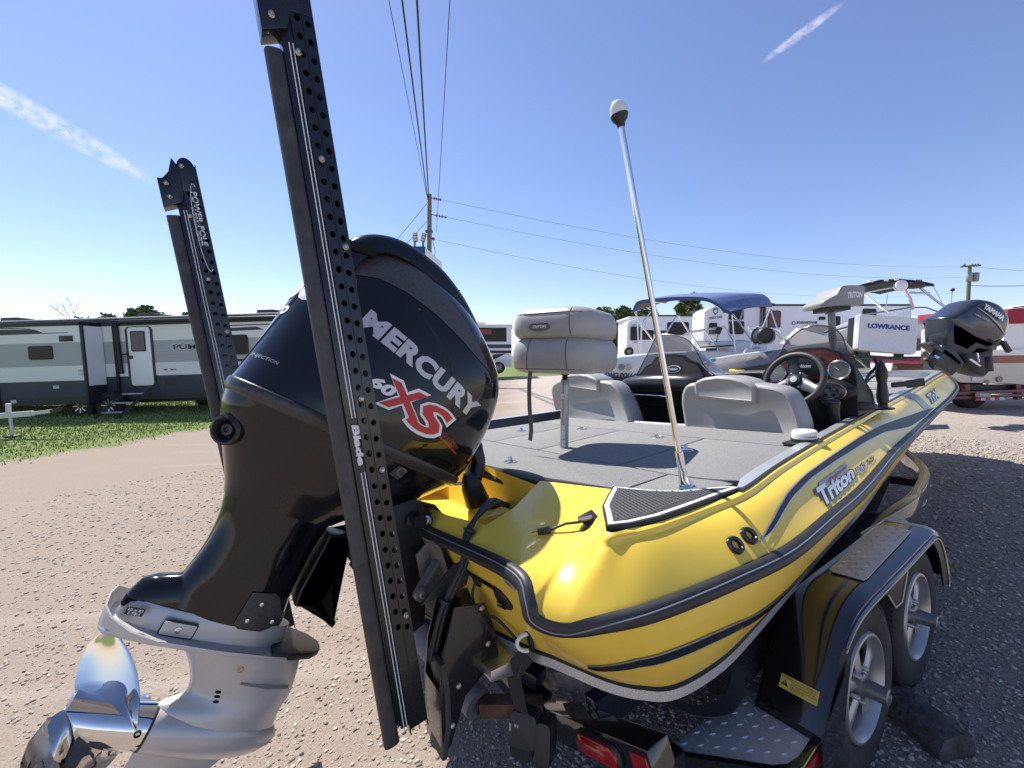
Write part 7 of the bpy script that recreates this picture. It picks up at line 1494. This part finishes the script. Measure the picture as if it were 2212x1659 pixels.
up2 = thing('utility_pole', 'distant utility pole with a crossarm and two transformers at the right', 'utility pole', (A42(2088, 760).x, A42(2088, 760).y, .4))
t2 = A42(2095, 573); part('pole', MB().tube([Vector((A42(2086, 760).x, t2.y, .4)), t2], [.20, .15], 10), WOOD, up2); part('crossarm', MB().bar(A42(2076, 576), A42(2118, 573), .14, .16), WOOD, up2)
for x in (2083, 2100, 2106, 2112): part('insulator', MB().lathe(A42(x, 576)+Vector((0, 0, .08)), (0, 0, 1), [(.06, 0), (.09, .1), (.03, .22)], 8), INS, up2)
for x in (2088, 2102): part('transformer', MB().lathe(A42(x, 599)+Vector((0, -.25, 0)), (0, 0, 1), [(.2, -.45), (.24, -.4), (.24, .35), (.2, .42), (.05, .45)], 14), mat('transformer_grey', (.3, .31, .32), .5), up2)
wire(span(A23(954, 432), A42(2078, 576), 1.1), .007, 'highest of three thin power lines running right from the near pole')
wire(span(A23(966, 470), A42(2092, 598), 1.2), .007, 'middle of three thin power lines running right from the near pole')
wire(span(A23(938, 517), A42(2092, 630), 1.6), .007, 'lowest of three thin power lines running right from the near pole')
wire([A42(2096, 617), A42(2160, 618), A42(2300, 616)], .03, 'cable leaving the distant pole to the right'); wire([A42(2098, 576), A42(2180, 583), A42(2320, 592)], .012, 'thin line leaving the distant crossarm to the right')
wire([A23(922, 440), A23(845, 533)], .012, 'upper guy wire slanting left from the near pole', 'guy_wire'); wire([A23(922, 478), A23(866, 540)], .012, 'lower guy wire slanting left from the near pole', 'guy_wire')
A22 = at(22.)
sg = thing('pylon_sign', 'blue pylon sign with two floodlights on top beside the wooden pole', 'sign', (A22(906, 760).x, A22(906, 760).y, gh(-4.8, 22)))
a, b = A22(893, 770), A22(918, 532); part('blue_side', slab(a.x, b.x, a.z, b.z, a.y, .25), mat('sign_blue', (.012, .075, .17), .4), sg, bevel=.01)
a2 = A22(918, 534); q = MB(); q.loft([[Vector((a2.x+.005, a.y, a.z)), Vector((a2.x+.005, a.y, a2.z)), Vector((a2.x+.55, a.y+1.9, a2.z-.35)), Vector((a2.x+.55, a.y+1.9, a.z))], [Vector((a2.x+.005, a.y+.1, a.z)), Vector((a2.x+.005, a.y+.1, a2.z)), Vector((a2.x+.50, a.y+2.0, a2.z-.35)), Vector((a2.x+.50, a.y+2.0, a.z))]], True, True, True); part('sign_face', q, mat('sign_white', (.72, .76, .74), .4), sg)
for x, t in ((896, 0), (914, .25)):
    part('lamp_stalk', MB().tube([A22(x, 532), A22(x, 521)], .05, 8), INS, sg); q = MB(); c = A22(x+1, 513); R_ = Matrix.Rotation(t, 3, 'Y'); q.box(c, (.22, .14, .44), R_); fl2 = part('floodlight', q, INS, sg, bevel=.02)
    for k in (-.14, 0, .14): part('lamp_panel', MB().box(c+R_ @ Vector((0, -.075, k)), (.17, .01, .11), R_), mat('lamp_glass', (.6, .55, .42), .4), fl2)
A30 = at(30.)
ua = thing('utility_pole', 'far utility pole whose two short arms show right of the motor cowl', 'utility pole', (A30(962, 760).x, A30(962, 760).y, .1))
part('pole', MB().tube([A30(962, 770), A30(964, 622)], .12, 8), WOOD, ua)
for y in (636, 649): part('arm', MB().bar(A30(962, y), A30(994, y-1), .08, .08), INS, ua); part('insulator', MB().tube([A30(989, y-1), A30(993, y-10)], .05, 6), INS, ua)
# ---- trees
def leaf_mesh(name, blobs, n, size, seed, m, shade=.3):
    rng = np.random.default_rng(seed); pts = []
    vol = np.array([b[3]**3 for b in blobs]); pr_ = vol/vol.sum()
    idx = rng.choice(len(blobs), n, p=pr_); B_ = np.array([b[:3] for b in blobs])[idx]; Rr = np.array([b[3] for b in blobs])[idx]
    d = rng.standard_normal((n, 3)); d /= np.linalg.norm(d, axis=1)[:, None]; r = rng.random(n)**(1/2.2)
    P = B_+d*(r*Rr)[:, None]*np.array([1, 1, .85])
    u = rng.standard_normal((n, 3)); u /= np.linalg.norm(u, axis=1)[:, None]; w = np.cross(u, rng.standard_normal((n, 3))); w /= np.linalg.norm(w, axis=1)[:, None]
    s = size*rng.uniform(.6, 1.4, n)[:, None]
    V = np.stack([P-u*s*.5, P+w*s*.35, P+u*s*.5, P-w*s*.35], 1).reshape(-1, 3); F = np.arange(n*4).reshape(-1, 4)
    me = bpy.data.meshes.new(name); me.from_pydata(V.tolist(), [], F.tolist())
    for x in m: me.materials.append(x)
    me.polygons.foreach_set('material_index', rng.choice(len(m), n, p=[.5, .33, .17]).astype(np.int32)); me.update(); return me
LV = [mat('leaf_mid', (.075, .115, .028), .7), mat('leaf_dark', (.045, .078, .020), .7), mat('leaf_light', (.135, .17, .045), .7)]
BARK = mat('bark', (.11, .085, .065), .95)
def tree(label, x, y_top, d, rad_, h, seed, n=3500, size=.3, wide=1.2):
    f = at(d); top = f(x, y_top); base = Vector((top.x, top.y, 0)); rng = random.Random(seed)
    o = thing('tree', label, 'tree', base, group='trees beyond the parked trailers')
    blobs = []
    for k in range(11):
        a = rng.uniform(0, 2*PI); rr = rad_*wide*math.sqrt(rng.random())*.75; zz = rng.uniform(.35, 1)*h
        blobs.append((top.x+math.cos(a)*rr, top.y+math.sin(a)*rr, top.z-h+zz-rad_*.3, rad_*rng.uniform(.28, .5)))
    blobs.append((top.x, top.y, top.z-rad_*.45, rad_*.42))
    me = leaf_mesh('crown', blobs, n, size, seed, LV); c = bpy.data.objects.new('crown', me); COL.objects.link(c); c.parent = o; c.location = -base
    q = MB(); q.tube([base, base+Vector((.1, 0, (top.z-h)*.6)), base+Vector((0, 0, top.z-h*.5))], [.3, .22, .1], 8)
    for b in blobs[:7]: q.tube([base+Vector((0, 0, max(.5, top.z-h*.9))), Vector(b[:3])], [.12, .03], 6)
    part('trunk', q, BARK, o)
tree('rounded green tree just left of the blue boat canopy', 1345, 655, 34, 2.2, 4.4, 11, 5000, .30)
tree('green tree poking above the blue boat canopy', 1500, 628, 30, 1.3, 3.6, 12, 3600, .26)
tree('low green tree behind the blue boat canopy struts', 1440, 680, 36, 2.2, 3.2, 13, 3000, .3)
tree('round green treetop above the left travel trailer roof', 292, 660, 30, 1.75, 2.6, 14, 4200, .26)
tree('small green treetop beside the far anchor pole', 405, 672, 30, 1.0, 2.0, 15, 1600, .24)
tree('faint green bush beside the folded seat', 1278, 676, 40, 1.6, 3., 16, 1800, .3)
tree('tall green tree standing behind the white slide-out', 1372, 668, 38, 2., 4., 17, 3600, .3)
tree('pale treetop low over the left travel trailer', 220, 683, 34, 1.4, 1.6, 18, 900, .22)
# leafless sapling above the roof line
bt = thing('bare_tree', 'small leafless tree showing above the left travel trailer roof', 'tree', at(30)(162, 760)); q = MB(); rng_ = random.Random(9); f30 = at(30.)
def branch(p, d, L, r, k):
    e = p+d*L; q.tube([p, (p+e)/2+Vector((rng_.uniform(-.04, .04), 0, 0)), e], [r, r*.8, r*.5], 5)
    if k:
        for _ in range(3): branch(e, (d+Vector((rng_.uniform(-.7, .7), rng_.uniform(-.5, .5), rng_.uniform(-.1, .4)))).normalized(), L*rng_.uniform(.55, .75), r*.5, k-1)
branch(f30(162, 745), Vector((0, 0, 1)), 1.3, .06, 4); part('branches', q, mat('bare_twigs', (.22, .19, .17), .9), bt)
